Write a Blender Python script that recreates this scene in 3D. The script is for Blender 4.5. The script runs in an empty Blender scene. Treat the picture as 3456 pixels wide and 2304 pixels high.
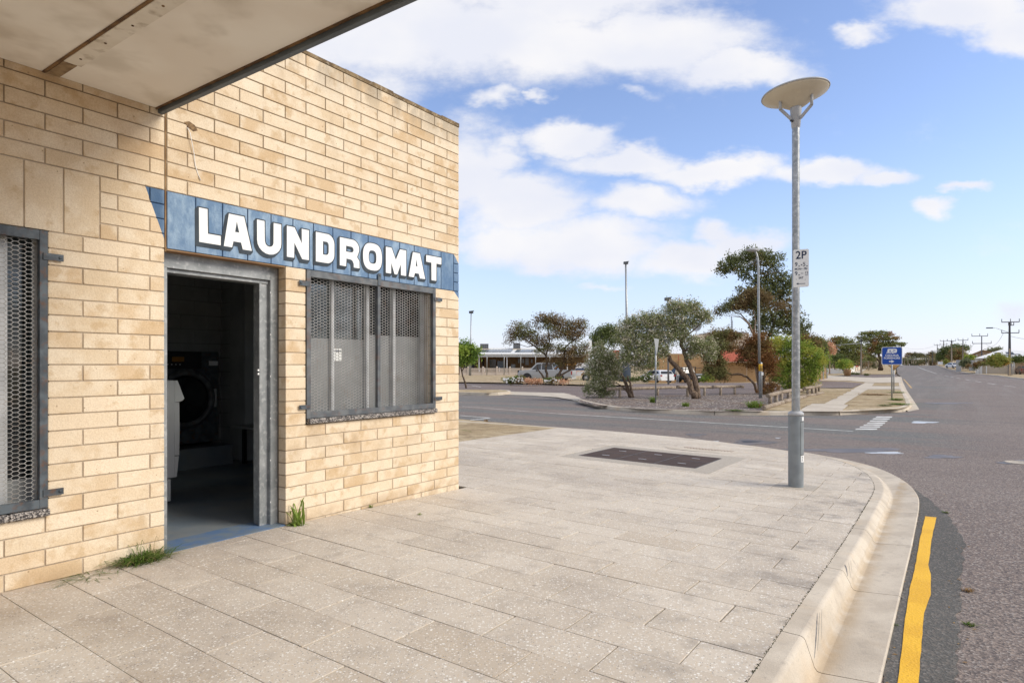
import bpy, bmesh, math, random
import numpy as np
from mathutils import Vector, Matrix, noise as mnoise
R = math.radians
random.seed(7); rng = np.random.default_rng(7)
scene = bpy.context.scene
col = scene.collection

# ---------------------------------------------------------------- camera, world, sun, exposure
F, CX, YV, H = 2134., 1728., 1230.8, 1.3          # focal length, principal column, horizon row and eye height
cam_d = bpy.data.cameras.new('camera'); cam = bpy.data.objects.new('camera', cam_d); col.objects.link(cam)
cam.location = (0, 0, H); cam.rotation_euler = (R(90), 0, 0)
cam_d.sensor_width = 36; cam_d.lens = F/3456*36; cam_d.shift_y = (YV-1152)/3456
cam_d.clip_start = .05; cam_d.clip_end = 6000
scene.camera = cam
scene.view_settings.view_transform = 'Standard'; scene.view_settings.look = 'None'
scene.view_settings.exposure = 1.2; scene.view_settings.gamma = 1
scene.view_settings.use_curve_mapping = False
SUN_EL, SUN_AZ = 34, 103      # degrees; azimuth measured from +Y (ahead) clockwise
sd = bpy.data.lights.new('sun', 'SUN'); sun = bpy.data.objects.new('sun', sd); col.objects.link(sun)
sd.energy = 1.5; sd.angle = R(30); sd.color = (1, .93, .82)
az = R(SUN_AZ); el = R(SUN_EL)
sdir = Vector((math.sin(az)*math.cos(el), math.cos(az)*math.cos(el), math.sin(el)))
sun.rotation_euler = sdir.to_track_quat('Z', 'Y').to_euler(); sun.location = (0, -5, 30)

class NT:
    """small helper for node trees"""
    def __init__(s, nt): s.nt = nt; s.n = nt.nodes; s.l = nt.links
    def new(s, t, ins=None, **kw):
        nd = s.n.new(t)
        for k, v in kw.items(): setattr(nd, k, v)
        if ins:
            for k, v in ins.items(): s.set(nd.inputs[k], v)
        return nd
    def set(s, sock, v):
        if hasattr(v, 'is_output') or isinstance(v, bpy.types.NodeSocket): s.l.new(v, sock)
        else: sock.default_value = v
    def m(s, op, a, b=None, c=None, clamp=False):
        nd = s.n.new('ShaderNodeMath'); nd.operation = op; nd.use_clamp = clamp
        s.set(nd.inputs[0], a)
        if b is not None: s.set(nd.inputs[1], b)
        if c is not None: s.set(nd.inputs[2], c)
        return nd.outputs[0]
    def v(s, op, a, b=None, out=0):
        nd = s.n.new('ShaderNodeVectorMath'); nd.operation = op
        s.set(nd.inputs[0], a)
        if b is not None:
            if op == 'SCALE': s.set(nd.inputs[3], b)
            else: s.set(nd.inputs[1], b)
        return nd.outputs[out]
    def mix(s, fac, a, b, bt='MIX'):
        nd = s.n.new('ShaderNodeMix'); nd.data_type = 'RGBA'; nd.blend_type = bt
        s.set(nd.inputs[0], fac); s.set(nd.inputs[6], c4(a)); s.set(nd.inputs[7], c4(b))
        return nd.outputs[2]
    def rng(s, x, a, b, c=0., d=1., smooth=True):
        nd = s.n.new('ShaderNodeMapRange'); nd.interpolation_type = 'SMOOTHSTEP' if smooth else 'LINEAR'
        s.set(nd.inputs[0], x)
        for i, q in enumerate((a, b, c, d)): s.set(nd.inputs[1+i], q)
        return nd.outputs[0]
    def noise(s, vec, scale, detail=3., rough=.5, out=0, dist=0.):
        nd = s.n.new('ShaderNodeTexNoise'); s.set(nd.inputs['Vector'], vec)
        nd.inputs['Scale'].default_value = scale; nd.inputs['Detail'].default_value = detail
        nd.inputs['Roughness'].default_value = rough; nd.inputs['Distortion'].default_value = dist
        return nd.outputs[out]
    def sep(s, vec):
        nd = s.n.new('ShaderNodeSeparateXYZ'); s.set(nd.inputs[0], vec); return nd.outputs
    def comb(s, x, y, z):
        nd = s.n.new('ShaderNodeCombineXYZ')
        for i, q in enumerate((x, y, z)): s.set(nd.inputs[i], q)
        return nd.outputs[0]
def c4(a):
    if isinstance(a, (tuple, list)) and len(a) == 3: return (*a, 1)
    return a

def build_world():
    w = bpy.data.worlds.new('World'); scene.world = w; w.use_nodes = True
    t = NT(w.node_tree); t.n.clear()
    out = t.new('ShaderNodeOutputWorld'); bg = t.new('ShaderNodeBackground')
    sky = t.new('ShaderNodeTexSky', sky_type='NISHITA')
    sky.sun_disc = False; sky.sun_elevation = el; sky.sun_rotation = az
    sky.altitude = 10; sky.air_density = 1.0; sky.dust_density = .3; sky.ozone_density = 2.5
    d = t.new('ShaderNodeTexCoord').outputs['Generated']
    x, y, z = t.sep(d)[0:3]
    base = t.v('SCALE', sky.outputs[0], 1.0)
    # clouds: placed banks ahead, an unseen broken layer elsewhere, thickened to whiten ambient light
    yy = t.m('MAXIMUM', y, .12)
    a = t.m('DIVIDE', x, yy); e = t.m('DIVIDE', z, yy)
    ae = t.comb(a, e, 0.)
    wob = t.v('SUBTRACT', t.noise(t.comb(t.m('MULTIPLY', a, 1.), t.m('MULTIPLY', e, 1.8), 0.), 5., 5, .62, out=1), (.5, .5, .5))
    aw = t.v('ADD', ae, t.v('MULTIPLY', wob, (.16, .10, 0)))
    banks = [(860,60,330,140,1.),(1180,95,330,110,1.05),(1480,95,300,85,1.),(1700,150,170,48,.9),(1300,0,300,60,.9),(820,190,200,60,.7),
      (1310,325,110,32,.95),(1450,362,150,36,1.05),(1640,385,170,34,1.05),(1900,400,150,30,.95),(2030,415,90,22,.8),
      (1060,400,130,120,1.),(1190,470,160,90,1.),(1130,350,90,50,.9),(1480,455,140,40,.95),(1330,560,200,75,1.05),(1160,560,150,60,.85),(1560,595,150,55,1.),(1420,520,160,50,.7),
      (1720,560,110,48,1.),(1640,530,70,30,.8),(1270,610,110,28,.7),
      (2230,20,190,48,1.),(2330,70,90,60,.9),(1990,75,70,26,.7),(1150,232,80,20,.6),(1240,235,30,12,.5),
      (2150,485,52,26,.75),(2200,440,48,16,.7),(2330,730,60,30,.5),(1390,668,60,10,.45),(1450,215,60,14,.4)]
    f = None
    for (dx, dy, rx, ry, s) in banks:
        ca, ce = (dx*1.4694-CX)/F, (YV-dy*1.4694)/F
        q = t.v('MULTIPLY', t.v('SUBTRACT', aw, (ca, ce, 0)), (F/(rx*1.4694), F/(ry*1.4694), 0))
        ln = t.v('LENGTH', q, out=1)
        g = t.rng(ln, 0., 1.6, s, 0.)
        f = g if f is None else t.m('MAXIMUM', f, g)
    zz = t.m('ADD', t.m('MAXIMUM', z, 0.), .16)
    pl = t.comb(t.m('DIVIDE', x, zz), t.m('DIVIDE', y, zz), 0.)
    gen = t.rng(t.noise(pl, .9, 6, .58), .36, .56)
    ahead = t.rng(y, .25, .5)
    f = t.m('ADD', t.m('MULTIPLY', f, ahead), t.m('MULTIPLY', gen, t.m('SUBTRACT', 1., ahead)))
    puff = t.noise(t.comb(t.m('MULTIPLY', a, 1.), t.m('MULTIPLY', e, 1.6), 0.), 11., 10, .66)
    wisp = t.noise(t.comb(t.m('MULTIPLY', a, .7), t.m('MULTIPLY', e, 2.4), 3.), 3.5, 9, .68)
    dens = t.rng(t.m('ADD', t.m('ADD', f, t.m('MULTIPLY', t.m('SUBTRACT', puff, .5), .75)), t.m('MULTIPLY', t.m('SUBTRACT', wisp, .5), .5)), .06, .74)
    dens = t.m('MULTIPLY', dens, .97)
    dens = t.m('MULTIPLY', dens, t.rng(z, .0, .05))
    # thin high veil, whiter toward the horizon
    shade = t.rng(t.m('ADD', t.noise(t.comb(a, t.m('MULTIPLY', e, 1.5), 9.), 4., 4, .5), t.m('MULTIPLY', f, .12)), .42, .72)
    cl = t.mix(shade, (4.25, 4.2, 4.25), (3.7, 3.78, 4.15))
    hz = t.rng(z, 0., .30, .62, 0.)
    base = t.mix(hz, t.mix(1., base, SKYTINT, 'MULTIPLY'), (2.6, 3.08, 4.3))
    c = t.mix(dens, base, cl)
    t.l.new(c, bg.inputs[0]); bg.inputs[1].default_value = .1
    t.l.new(bg.outputs[0], out.inputs[0])
SKYTINT = (1.03, .92, .96)
build_world()

# ---------------------------------------------------------------- geometry of the place
TH = .6096; DS, DC = math.sin(TH), math.cos(TH); WX, WY = -.5812, 6.938
def sm(a, b, x):
    t = min(1, max(0, (x-a)/(b-a))); return t*t*(3-2*t)
def un(X, Y):
    dx, dy = X-WX, Y-WY
    return dx*DS+dy*DC, dx*DC-dy*DS
def W(u, n): return WX+u*DS+n*DC, WY+u*DC-n*DS
def zfoot(X, Y):
    u, n = un(X, Y)
    return -.0156*min(max(n, -2), 6)-.06*sm(-2.6, .4, u)-.01*max(0, min(u, 8))
PR = [(0,-.23),(12,-.25),(25,-.25),(60,-.33),(90,-.46),(122,-.46),(160,-.05),(198,.54),(232,1.2),(250,1.3),(300,.6),(400,-3),(520,-2),(700,7),(900,13),(1300,14),(5000,0)]
def prof(Y):
    if Y <= 0: return PR[0][1]
    for (a, za), (b, zb) in zip(PR, PR[1:]):
        if Y <= b: return za+(zb-za)*(Y-a)/(b-a)
    return 0
def zroad(X, Y):
    r = prof(Y)
    if Y < 25: return r
    if Y > 600: f_ = sm(.35, .52, X/Y)*(1-sm(.95, 1.2, X/Y)); r = r*f_-1.*(1-f_)
    q = (X-14.8)*.8575-(Y-23)*.5145
    w = max(sm(-22, -6, q), sm(150, 400, Y))
    cp = -.25-.05*sm(25, 45, Y)-.48*sm(6, 16, X)*sm(38, 72, Y)
    return cp*(1-w)+r*w+.45*sm(12, 14, q)*sm(120, 155, Y)*(1-sm(230, 300, Y))
def at(sx, sy, Y): return Vector(((sx-CX)/F*Y, Y, H+(YV-sy)/F*Y))
def ground(sx, sy, zf=zroad, off=0.):
    dx = (sx-CX)/F; dz = (YV-sy)/F
    f = lambda Y: H+dz*Y-zf(dx*Y, Y)-off
    Y = 1.; st = .25
    while Y < 3000:
        if f(Y+st) < 0:
            a, b = Y, Y+st
            for _ in range(40):
                m = (a+b)/2
                if f(m) < 0: b = m
                else: a = m
            return Vector((dx*a, a, H+dz*a))
        Y += st; st *= 1.01
    raise ValueError((sx, sy))
# pixel frames of the crops I measured in
def crop(ox, oy, k): return lambda x, y: (ox+x*k, oy+y*k)
cA = crop(2400, 800, .449); cB = crop(2050, 1150, .27636); cC = crop(2150, 800, .38257); cD = crop(1500, 950, .42517)
cE = crop(2700, 1080, .15306); cG = crop(3050, 1050, .17262); cI = crop(1680, 850, .31879); cJ = crop(1540, 1050, .2381)
cK = crop(1540, 1130, .11479); cM = crop(2980, 1150, .14035); cN = crop(2900, 1100, .23639)

# ---------------------------------------------------------------- object helpers
def link(o, parent=None):
    col.objects.link(o)
    if parent is not None: o.parent = parent
    return o
def mesh_obj(name, verts, faces, mats, parent=None, midx=None, smooth=False):
    me = bpy.data.meshes.new(name); me.from_pydata([tuple(v) for v in verts], [], faces); me.update()
    if not isinstance(mats, (list, tuple)): mats = [mats]
    for m in mats: me.materials.append(m)
    if midx is not None: me.polygons.foreach_set('material_index', midx)
    if smooth: me.polygons.foreach_set('use_smooth', [True]*len(me.polygons))
    return link(bpy.data.objects.new(name, me), parent)
def tag(o, label=None, cat=None, group=None, kind=None):
    if label: o['label'] = label
    if cat: o['category'] = cat
    if group: o['group'] = group
    if kind: o['kind'] = kind
    return o
def thing(name, label, cat, loc=(0, 0, 0), rz=0, group=None, kind=None):
    o = bpy.data.objects.new(name, None); link(o); o.location = loc; o.rotation_euler = (0, 0, rz)
    o.empty_display_size = .2
    return tag(o, label, cat, group, kind)
def copy_tree(o, parent=None):
    c = o.copy(); col.objects.link(c); c.parent = parent
    for ch in list(o.children): copy_tree(ch, c)
    return c

class MB:
    """collects shapes, builds ONE mesh object"""
    def __init__(s): s.v = []; s.f = []; s.mi = []; s.cur = 0; s.sm = []
    def add(s, vs, fs, smooth=False):
        k = len(s.v); s.v += [tuple(q) for q in vs]
        for f in fs: s.f.append([i+k for i in f]); s.mi.append(s.cur); s.sm.append(smooth)
        return s
    def box(s, x0, x1, y0, y1, z0, z1, M=None, bev=0):
        if bev:
            b = bev
            # chamfered box: 24 verts
            vs = []; 
            X = (x0, x1); Yy = (y0, y1); Z = (z0, z1)
            bm = bmesh.new(); bmesh.ops.create_cube(bm, size=1)
            for q in bm.verts: q.co = Vector((x0 if q.co.x < 0 else x1, y0 if q.co.y < 0 else y1, z0 if q.co.z < 0 else z1))
            bmesh.ops.bevel(bm, geom=bm.edges[:], offset=b, segments=1, affect='EDGES')
            bm.verts.ensure_lookup_table()
            vs = [q.co.copy() for q in bm.verts]; fs = [[q.index for q in f.verts] for f in bm.faces]; bm.free()
        else:
            vs = [Vector(q) for q in ((x0,y0,z0),(x1,y0,z0),(x1,y1,z0),(x0,y1,z0),(x0,y0,z1),(x1,y0,z1),(x1,y1,z1),(x0,y1,z1))]
            fs = [[0,3,2,1],[4,5,6,7],[0,1,5,4],[1,2,6,5],[2,3,7,6],[3,0,4,7]]
        if M is not None: vs = [M @ q for q in vs]
        return s.add(vs, fs)
    def bar(s, a, b, w, h, up=(0, 0, 1)):
        a = Vector(a); b = Vector(b); d = (b-a); L = d.length; d.normalize()
        up = Vector(up); sx = d.cross(up)
        if sx.length < 1e-4: sx = d.cross(Vector((0, 1, 0)))
        sx.normalize(); u = sx.cross(d)
        M = Matrix((( sx.x, d.x, u.x, a.x), (sx.y, d.y, u.y, a.y), (sx.z, d.z, u.z, a.z), (0, 0, 0, 1)))
        return s.box(-w/2, w/2, 0, L, -h/2, h/2, M)
    def tube(s, pts, rad, n=8, cap=True, smooth=True):
        pts = [Vector(p) for p in pts]
        if not isinstance(rad, (list, tuple)): rad = [rad]*len(pts)
        k = len(s.v); prev = None
        for i, p in enumerate(pts):
            d = (pts[min(i+1, len(pts)-1)]-pts[max(i-1, 0)]).normalized()
            if prev is None:
                a = d.cross(Vector((0, 0, 1)))
                if a.length < 1e-3: a = d.cross(Vector((1, 0, 0)))
            else:
                a = prev-d*prev.dot(d)
            a.normalize(); prev = a; b = d.cross(a)
            for j in range(n):
                t = 2*math.pi*j/n
                s.v.append(tuple(p+(a*math.cos(t)+b*math.sin(t))*rad[i]))
        for i in range(len(pts)-1):
            for j in range(n):
                s.f.append([k+i*n+j, k+i*n+(j+1) % n, k+(i+1)*n+(j+1) % n, k+(i+1)*n+j]); s.mi.append(s.cur); s.sm.append(smooth)
        if cap:
            s.f.append([k+j for j in range(n)][::-1]); s.mi.append(s.cur); s.sm.append(False)
            s.f.append([k+(len(pts)-1)*n+j for j in range(n)]); s.mi.append(s.cur); s.sm.append(False)
        return s
    def lathe(s, prof_, c=(0, 0, 0), n=32, smooth=True, M=None):
        k = len(s.v); m = len(prof_)
        for (r, z) in prof_:
            for j in range(n):
                t = 2*math.pi*j/n; q = Vector((r*math.cos(t), r*math.sin(t), z))
                if M is not None: q = M @ q
                s.v.append(tuple(q+Vector(c)))
        for i in range(m-1):
            for j in range(n):
                s.f.append([k+i*n+j, k+i*n+(j+1) % n, k+(i+1)*n+(j+1) % n, k+(i+1)*n+j]); s.mi.append(s.cur); s.sm.append(smooth)
        return s
    def prism(s, poly, d0, d1, axis='y', M=None):
        """2-D polygon (a, b) extruded along axis"""
        n = len(poly)
        def P(a, b, d): return Vector((a, d, b)) if axis == 'y' else (Vector((d, a, b)) if axis == 'x' else Vector((a, b, d)))
        vs = [P(a, b, d0) for a, b in poly]+[P(a, b, d1) for a, b in poly]
        if M is not None: vs = [M @ q for q in vs]
        fs = [list(range(n)), list(range(2*n-1, n-1, -1))]+[[i, i+n, (i+1) % n+n, (i+1) % n] for i in range(n)]
        return s.add(vs, fs)
    def build(s, name, mats, parent=None, recalc=True):
        o = mesh_obj(name, s.v, s.f, mats, parent, s.mi)
        o.data.polygons.foreach_set('use_smooth', s.sm)
        if recalc:
            bm = bmesh.new(); bm.from_mesh(o.data); bmesh.ops.recalc_face_normals(bm, faces=bm.faces[:]); bm.to_mesh(o.data); bm.free()
        return o
def drape(name, poly, mat, zf=zroad, off=0., step=3., parent=None, kind='structure'):
    """a sheet with outline poly (world x, y) laid over the terrain zf"""
    bm = bmesh.new(); vs = [bm.verts.new((p[0], p[1], 0)) for p in poly]
    f = bm.faces.new(vs); bm.normal_update()
    if f.normal.z < 0: f.normal_flip()
    bmesh.ops.triangulate(bm, faces=bm.faces[:])
    xs = [p[0] for p in poly]; ys = [p[1] for p in poly]
    for ax, lo, hi in ((0, min(xs), max(xs)), (1, min(ys), max(ys))):
        q = math.floor(lo/step)*step+step
        while q < hi:
            co = Vector((q, 0, 0)) if ax == 0 else Vector((0, q, 0)); no = Vector((1, 0, 0)) if ax == 0 else Vector((0, 1, 0))
            bmesh.ops.bisect_plane(bm, geom=bm.verts[:]+bm.edges[:]+bm.faces[:], plane_co=co, plane_no=no)
            q += step
    for q in bm.verts: q.co.z = zf(q.co.x, q.co.y)+off
    me = bpy.data.meshes.new(name); bm.to_mesh(me); bm.free(); me.materials.append(mat)
    o = link(bpy.data.objects.new(name, me), parent)
    if parent is None: o['kind'] = kind
    return o
def jag(poly, amp, step, seed=1):
    """roughen an outline"""
    out = []; r = random.Random(seed)
    for i, p in enumerate(poly):
        q = poly[(i+1) % len(poly)]; L = math.hypot(q[0]-p[0], q[1]-p[1]); n = max(1, int(L/step))
        for k in range(n):
            t = k/n; nx, ny = -(q[1]-p[1])/(L or 1), (q[0]-p[0])/(L or 1); a = r.uniform(-amp, amp) if k else 0
            out.append((p[0]+(q[0]-p[0])*t+nx*a, p[1]+(q[1]-p[1])*t+ny*a))
    return out
# ---------------------------------------------------------------- materials
def mat(name, colr=(.5, .5, .5), rough=.8, metal=0., spec=.3, fn=None, bump=None):
    m = bpy.data.materials.new(name); m.use_nodes = True; t = NT(m.node_tree)
    b = t.n['Principled BSDF']; b.inputs['Base Color'].default_value = c4(tuple(colr)); b.inputs['Roughness'].default_value = rough
    b.inputs['Metallic'].default_value = metal; b.inputs['Specular IOR Level'].default_value = spec
    t.b = b
    if fn: fn(t, b)
    return m
def pos(t): return t.new('ShaderNodeNewGeometry').outputs['Position']
def island(t): return t.new('ShaderNodeNewGeometry').outputs['Random Per Island']
def orand(t): return t.new('ShaderNodeObjectInfo').outputs['Random']
def setbump(t, b, h, dist=.01, strength=1.):
    n = t.new('ShaderNodeBump'); n.inputs['Strength'].default_value = strength; n.inputs['Distance'].default_value = dist
    t.l.new(h, n.inputs['Height']); t.l.new(n.outputs[0], b.inputs['Normal'])
def noisy(name, c1, c2, scale=3., rough=.85, detail=4, c3=None, s3=20., b3=0., spec=.25, bumpd=0., lo=.35, hi=.65, metal=0., obj=False):
    def fn(t, b):
        P = t.new('ShaderNodeTexCoord').outputs['Object'] if obj else pos(t)
        c = t.mix(t.rng(t.noise(P, scale, detail), lo, hi), c1, c2)
        if c3: c = t.mix(t.rng(t.noise(P, s3, 3), .5, .75, 0, b3 or .6), c, c3)
        t.l.new(c, b.inputs['Base Color'])
        if bumpd: setbump(t, b, t.noise(P, s3, 3), bumpd)
    return mat(name, c1, rough, metal, spec, fn)
def varied(name, c1, c2, rough=.8, spec=.3, c3=None, metal=0., nz=2.5):
    """colour differs from island to island and with slow noise"""
    def fn(t, b):
        r = island(t); c = t.mix(r, c1, c2)
        if c3: c = t.mix(t.rng(t.noise(t.new('ShaderNodeTexCoord').outputs['Object'], nz, 2), .42, .6), c, c3)
        t.l.new(c, b.inputs['Base Color'])
    return mat(name, c1, rough, metal, spec, fn)

def wall_uz(t):
    p = t.v('SUBTRACT', pos(t), (WX, WY, 0))
    return t.v('DOT_PRODUCT', p, (DS, DC, 0), out=1), t.sep(p)[2]
def paint_mask(t):
    """where the signwriter's blue band lies on the masonry"""
    u, z = wall_uz(t)
    band = t.m('MULTIPLY', t.m('GREATER_THAN', z, 2.1), t.m('LESS_THAN', z, 2.5))
    band = t.m('MULTIPLY', band, t.m('LESS_THAN', u, .001))
    lim = t.m('SUBTRACT', -3.285+.37*2.5, t.m('MULTIPLY', z, .37))     # slanted left end
    left = t.m('GREATER_THAN', u, lim)
    m = t.m('MULTIPLY', band, left)
    # right end: a corner stays bare at the top, a point hangs below
    bare = t.m('MULTIPLY', t.m('GREATER_THAN', z, t.m('SUBTRACT', 2.5-.085*1.2, t.m('MULTIPLY', t.m('ADD', u, 0.0), 1.15))), t.m('GREATER_THAN', u, -.09))
    m = t.m('MULTIPLY', m, t.m('SUBTRACT', 1., bare))
    tip = t.m('MULTIPLY', t.m('GREATER_THAN', u, -.092), t.m('LESS_THAN', z, 2.11))
    tip = t.m('MULTIPLY', tip, t.m('GREATER_THAN', z, t.m('SUBTRACT', 2.02, t.m('MULTIPLY', u, .9))))
    return t.m('MAXIMUM', m, tip)
def brick_fn(joined):
    def fn(t, b):
        P = pos(t); r = island(t) if joined else orand(t); u, z = wall_uz(t)
        off = t.v('SCALE', t.comb(r, r, r), 37.)
        Q = t.v('ADD', P, off)
        c = t.mix(r, (.65, .52, .355), (.77, .645, .48))
        c = t.mix(t.rng(t.m('FRACT', t.m('MULTIPLY', r, 7.3)), .55, 1., 0, .8), c, (.57, .41, .24))
        c = t.mix(t.rng(t.noise(Q, 5., 3, .55), .40, .62, 0, .8), c, (.76, .655, .50))
        c = t.mix(t.rng(t.noise(Q, 7.5, 4, .6), .54, .68, 0, .6), c, (.51, .36, .20))
        c = t.mix(t.rng(t.noise(P, 1.1, 3, .5), .52, .72, 0, .2), c, (.52, .37, .21))
        # grain and small pits
        c = t.mix(t.rng(t.noise(P, 130., 2, .7), .36, .6, .22, 0), c, (.34, .22, .12))
        # lime scale and grey weathering near the parapet
        g = t.m('MULTIPLY', t.rng(z, 3.55, 3.92), t.rng(t.noise(t.v('MULTIPLY', P, (1, 1, .35)), 5., 4, .6), .36, .58))
        c = t.mix(t.m('MULTIPLY', g, .62), c, (.27, .235, .18))
        # brown run-off under the canopy at the left
        g = t.m('MULTIPLY', t.m('MULTIPLY', t.rng(z, 2.3, 3.0), t.rng(u, -2.6, -3.3)), t.rng(t.noise(P, 2.6, 4, .6), .35, .62))
        c = t.mix(t.m('MULTIPLY', g, .42), c, (.36, .21, .10))
        # damp darkening under the right-hand sill
        g = t.m('MULTIPLY', t.m('MULTIPLY', t.rng(z, .35, .78), t.m('LESS_THAN', z, .8)), t.rng(t.noise(P, 4., 3, .6), .46, .66))
        g = t.m('MULTIPLY', g, t.m('GREATER_THAN', u, -2.2))
        c = t.mix(t.m('MULTIPLY', g, .45), c, (.33, .22, .12))
        g = t.m('MULTIPLY', t.rng(z, .13, .0), t.rng(t.noise(P, 6., 4, .6), .35, .6)); c = t.mix(t.m('MULTIPLY', g, .5), c, (.33, .22, .12))
        g = t.m('MULTIPLY', t.rng(t.noise(t.v('MULTIPLY', P, (1, 1, .22)), 5.5, 4, .6), .56, .70), t.rng(z, 2.55, 3.9, .15, .45)); c = t.mix(g, c, (.40, .31, .21))
        vv = t.new('ShaderNodeTexVoronoi', {'Vector': P, 'Scale': 24.}); sp = t.m('MULTIPLY', t.m('LESS_THAN', vv.outputs['Distance'], .11), t.m('GREATER_THAN', t.sep(vv.outputs['Color'])[0], .86)); c = t.mix(t.m('MULTIPLY', sp, .6), c, (.22, .13, .07))
        m = paint_mask(t)
        sc = t.noise(t.v('MULTIPLY', P, (1, 1, .5)), 9., 5, .65)
        blue = t.mix(t.rng(sc, .36, .66), (.14, .225, .35), (.30, .405, .52))
        blue = t.mix(t.rng(t.noise(P, 2.2, 2), .45, .65, 0, .7), blue, (.125, .20, .325))
        blue = t.mix(t.rng(u, -3.12, -3.2, 0, .75), blue, (.05, .10, .19))
        blue = t.mix(t.m('MULTIPLY', t.rng(u, -.32, -.26), .5), blue, (.09, .16, .27))
        c = t.mix(m, c, blue)
        t.l.new(c, b.inputs['Base Color'])
        setbump(t, b, t.m('ADD', t.noise(P, 70., 4, .65), t.m('MULTIPLY', t.noise(P, 14., 2), .8)), .0035, .8)
    return fn
M = {}
M['brick'] = mat('brick', rough=.93, spec=.15, fn=brick_fn(False))
M['brick_j'] = mat('brick_joined', rough=.93, spec=.15, fn=brick_fn(True))
def mortar_fn(t, b):
    P = pos(t); u, z = wall_uz(t)
    c = t.mix(t.rng(t.noise(P, 4., 3), .4, .65), (.47, .39, .30), (.36, .285, .205))
    c = t.mix(t.m('MULTIPLY', t.rng(z, 2.5, 3.0), .6), c, (.17, .12, .07))
    c = t.mix(paint_mask(t), c, (.035, .07, .14)); t.l.new(c, b.inputs['Base Color'])
    setbump(t, b, t.noise(P, 90., 3), .004)
M['mortar'] = mat('mortar', rough=.95, spec=.1, fn=mortar_fn)
M['cap'] = noisy('cap_mortar', (.25, .18, .10), (.13, .09, .05), 9., .95, 4, (.42, .36, .27), 40., .7, bumpd=.012)
M['blackpaint'] = noisy('black_paint', (.03, .04, .05), (.05, .065, .08), 7., .7)
def letter_fn(t, b):
    c = t.mix(t.rng(t.noise(pos(t), 7., 5, .6), .45, .72), (.84, .85, .84), (.74, .76, .77)); t.l.new(c, b.inputs['Base Color'])
    setbump(t, b, t.noise(pos(t), 45., 3), .002)
M['whitepaint'] = mat('white_paint', rough=.6, fn=letter_fn)
M['steel_dark'] = noisy('painted_steel', (.055, .065, .075), (.10, .12, .135), 14., .5, 4, (.13, .06, .03), 22., .75, .4, .0015, metal=.2)
M['steel_grey'] = noisy('weathered_grey_steel', (.15, .16, .165), (.09, .10, .11), 11., .5, 4, (.17, .10, .07), 15., .5, .4, .0015, metal=.2)
M['mesh'] = noisy('expanded_steel', (.40, .39, .37), (.27, .265, .25), 6., .5, 3, (.20, .12, .07), 10., .5, .4, metal=.35)
M['galv'] = noisy('galvanised', (.36, .375, .38), (.25, .265, .27), 16., .42, 5, (.55, .56, .56), 28., .7, .5, .001, metal=.55)
M['galv_door'] = noisy('galvanised_door_frame', (.31, .325, .33), (.20, .215, .22), 7., .45, 5, (.47, .48, .48), 30., .7, .5, .001, metal=.4, lo=.3, hi=.7)
M['lampcol'] = noisy('grey_paint', (.235, .26, .27), (.195, .215, .225), 9., .5, 4, spec=.4)
M['lampcol2'] = noisy('pale_grey_paint', (.40, .41, .42), (.36, .37, .38), 9., .5, 3, spec=.4)
M['disc'] = noisy('cream_enamel', (.62, .56, .44), (.56, .50, .385), 3., .45, 3, spec=.4)
M['white'] = mat('white_enamel', (.80, .80, .79), .35, spec=.5)
M['alu'] = noisy('aluminium', (.58, .59, .59), (.45, .46, .46), 6., .4, metal=.3, spec=.5)
def sill_fn(t, b):
    v = t.new('ShaderNodeTexVoronoi', {'Vector': pos(t), 'Scale': 130.}); s = t.sep(v.outputs['Color'])[0]
    c = t.mix(t.rng(s, .3, .9), (.05, .045, .045), (.42, .38, .34)); t.l.new(c, b.inputs['Base Color'])
    setbump(t, b, v.outputs['Distance'], .003)
M['terrazzo'] = mat('terrazzo_sill', rough=.6, fn=sill_fn)
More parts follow.
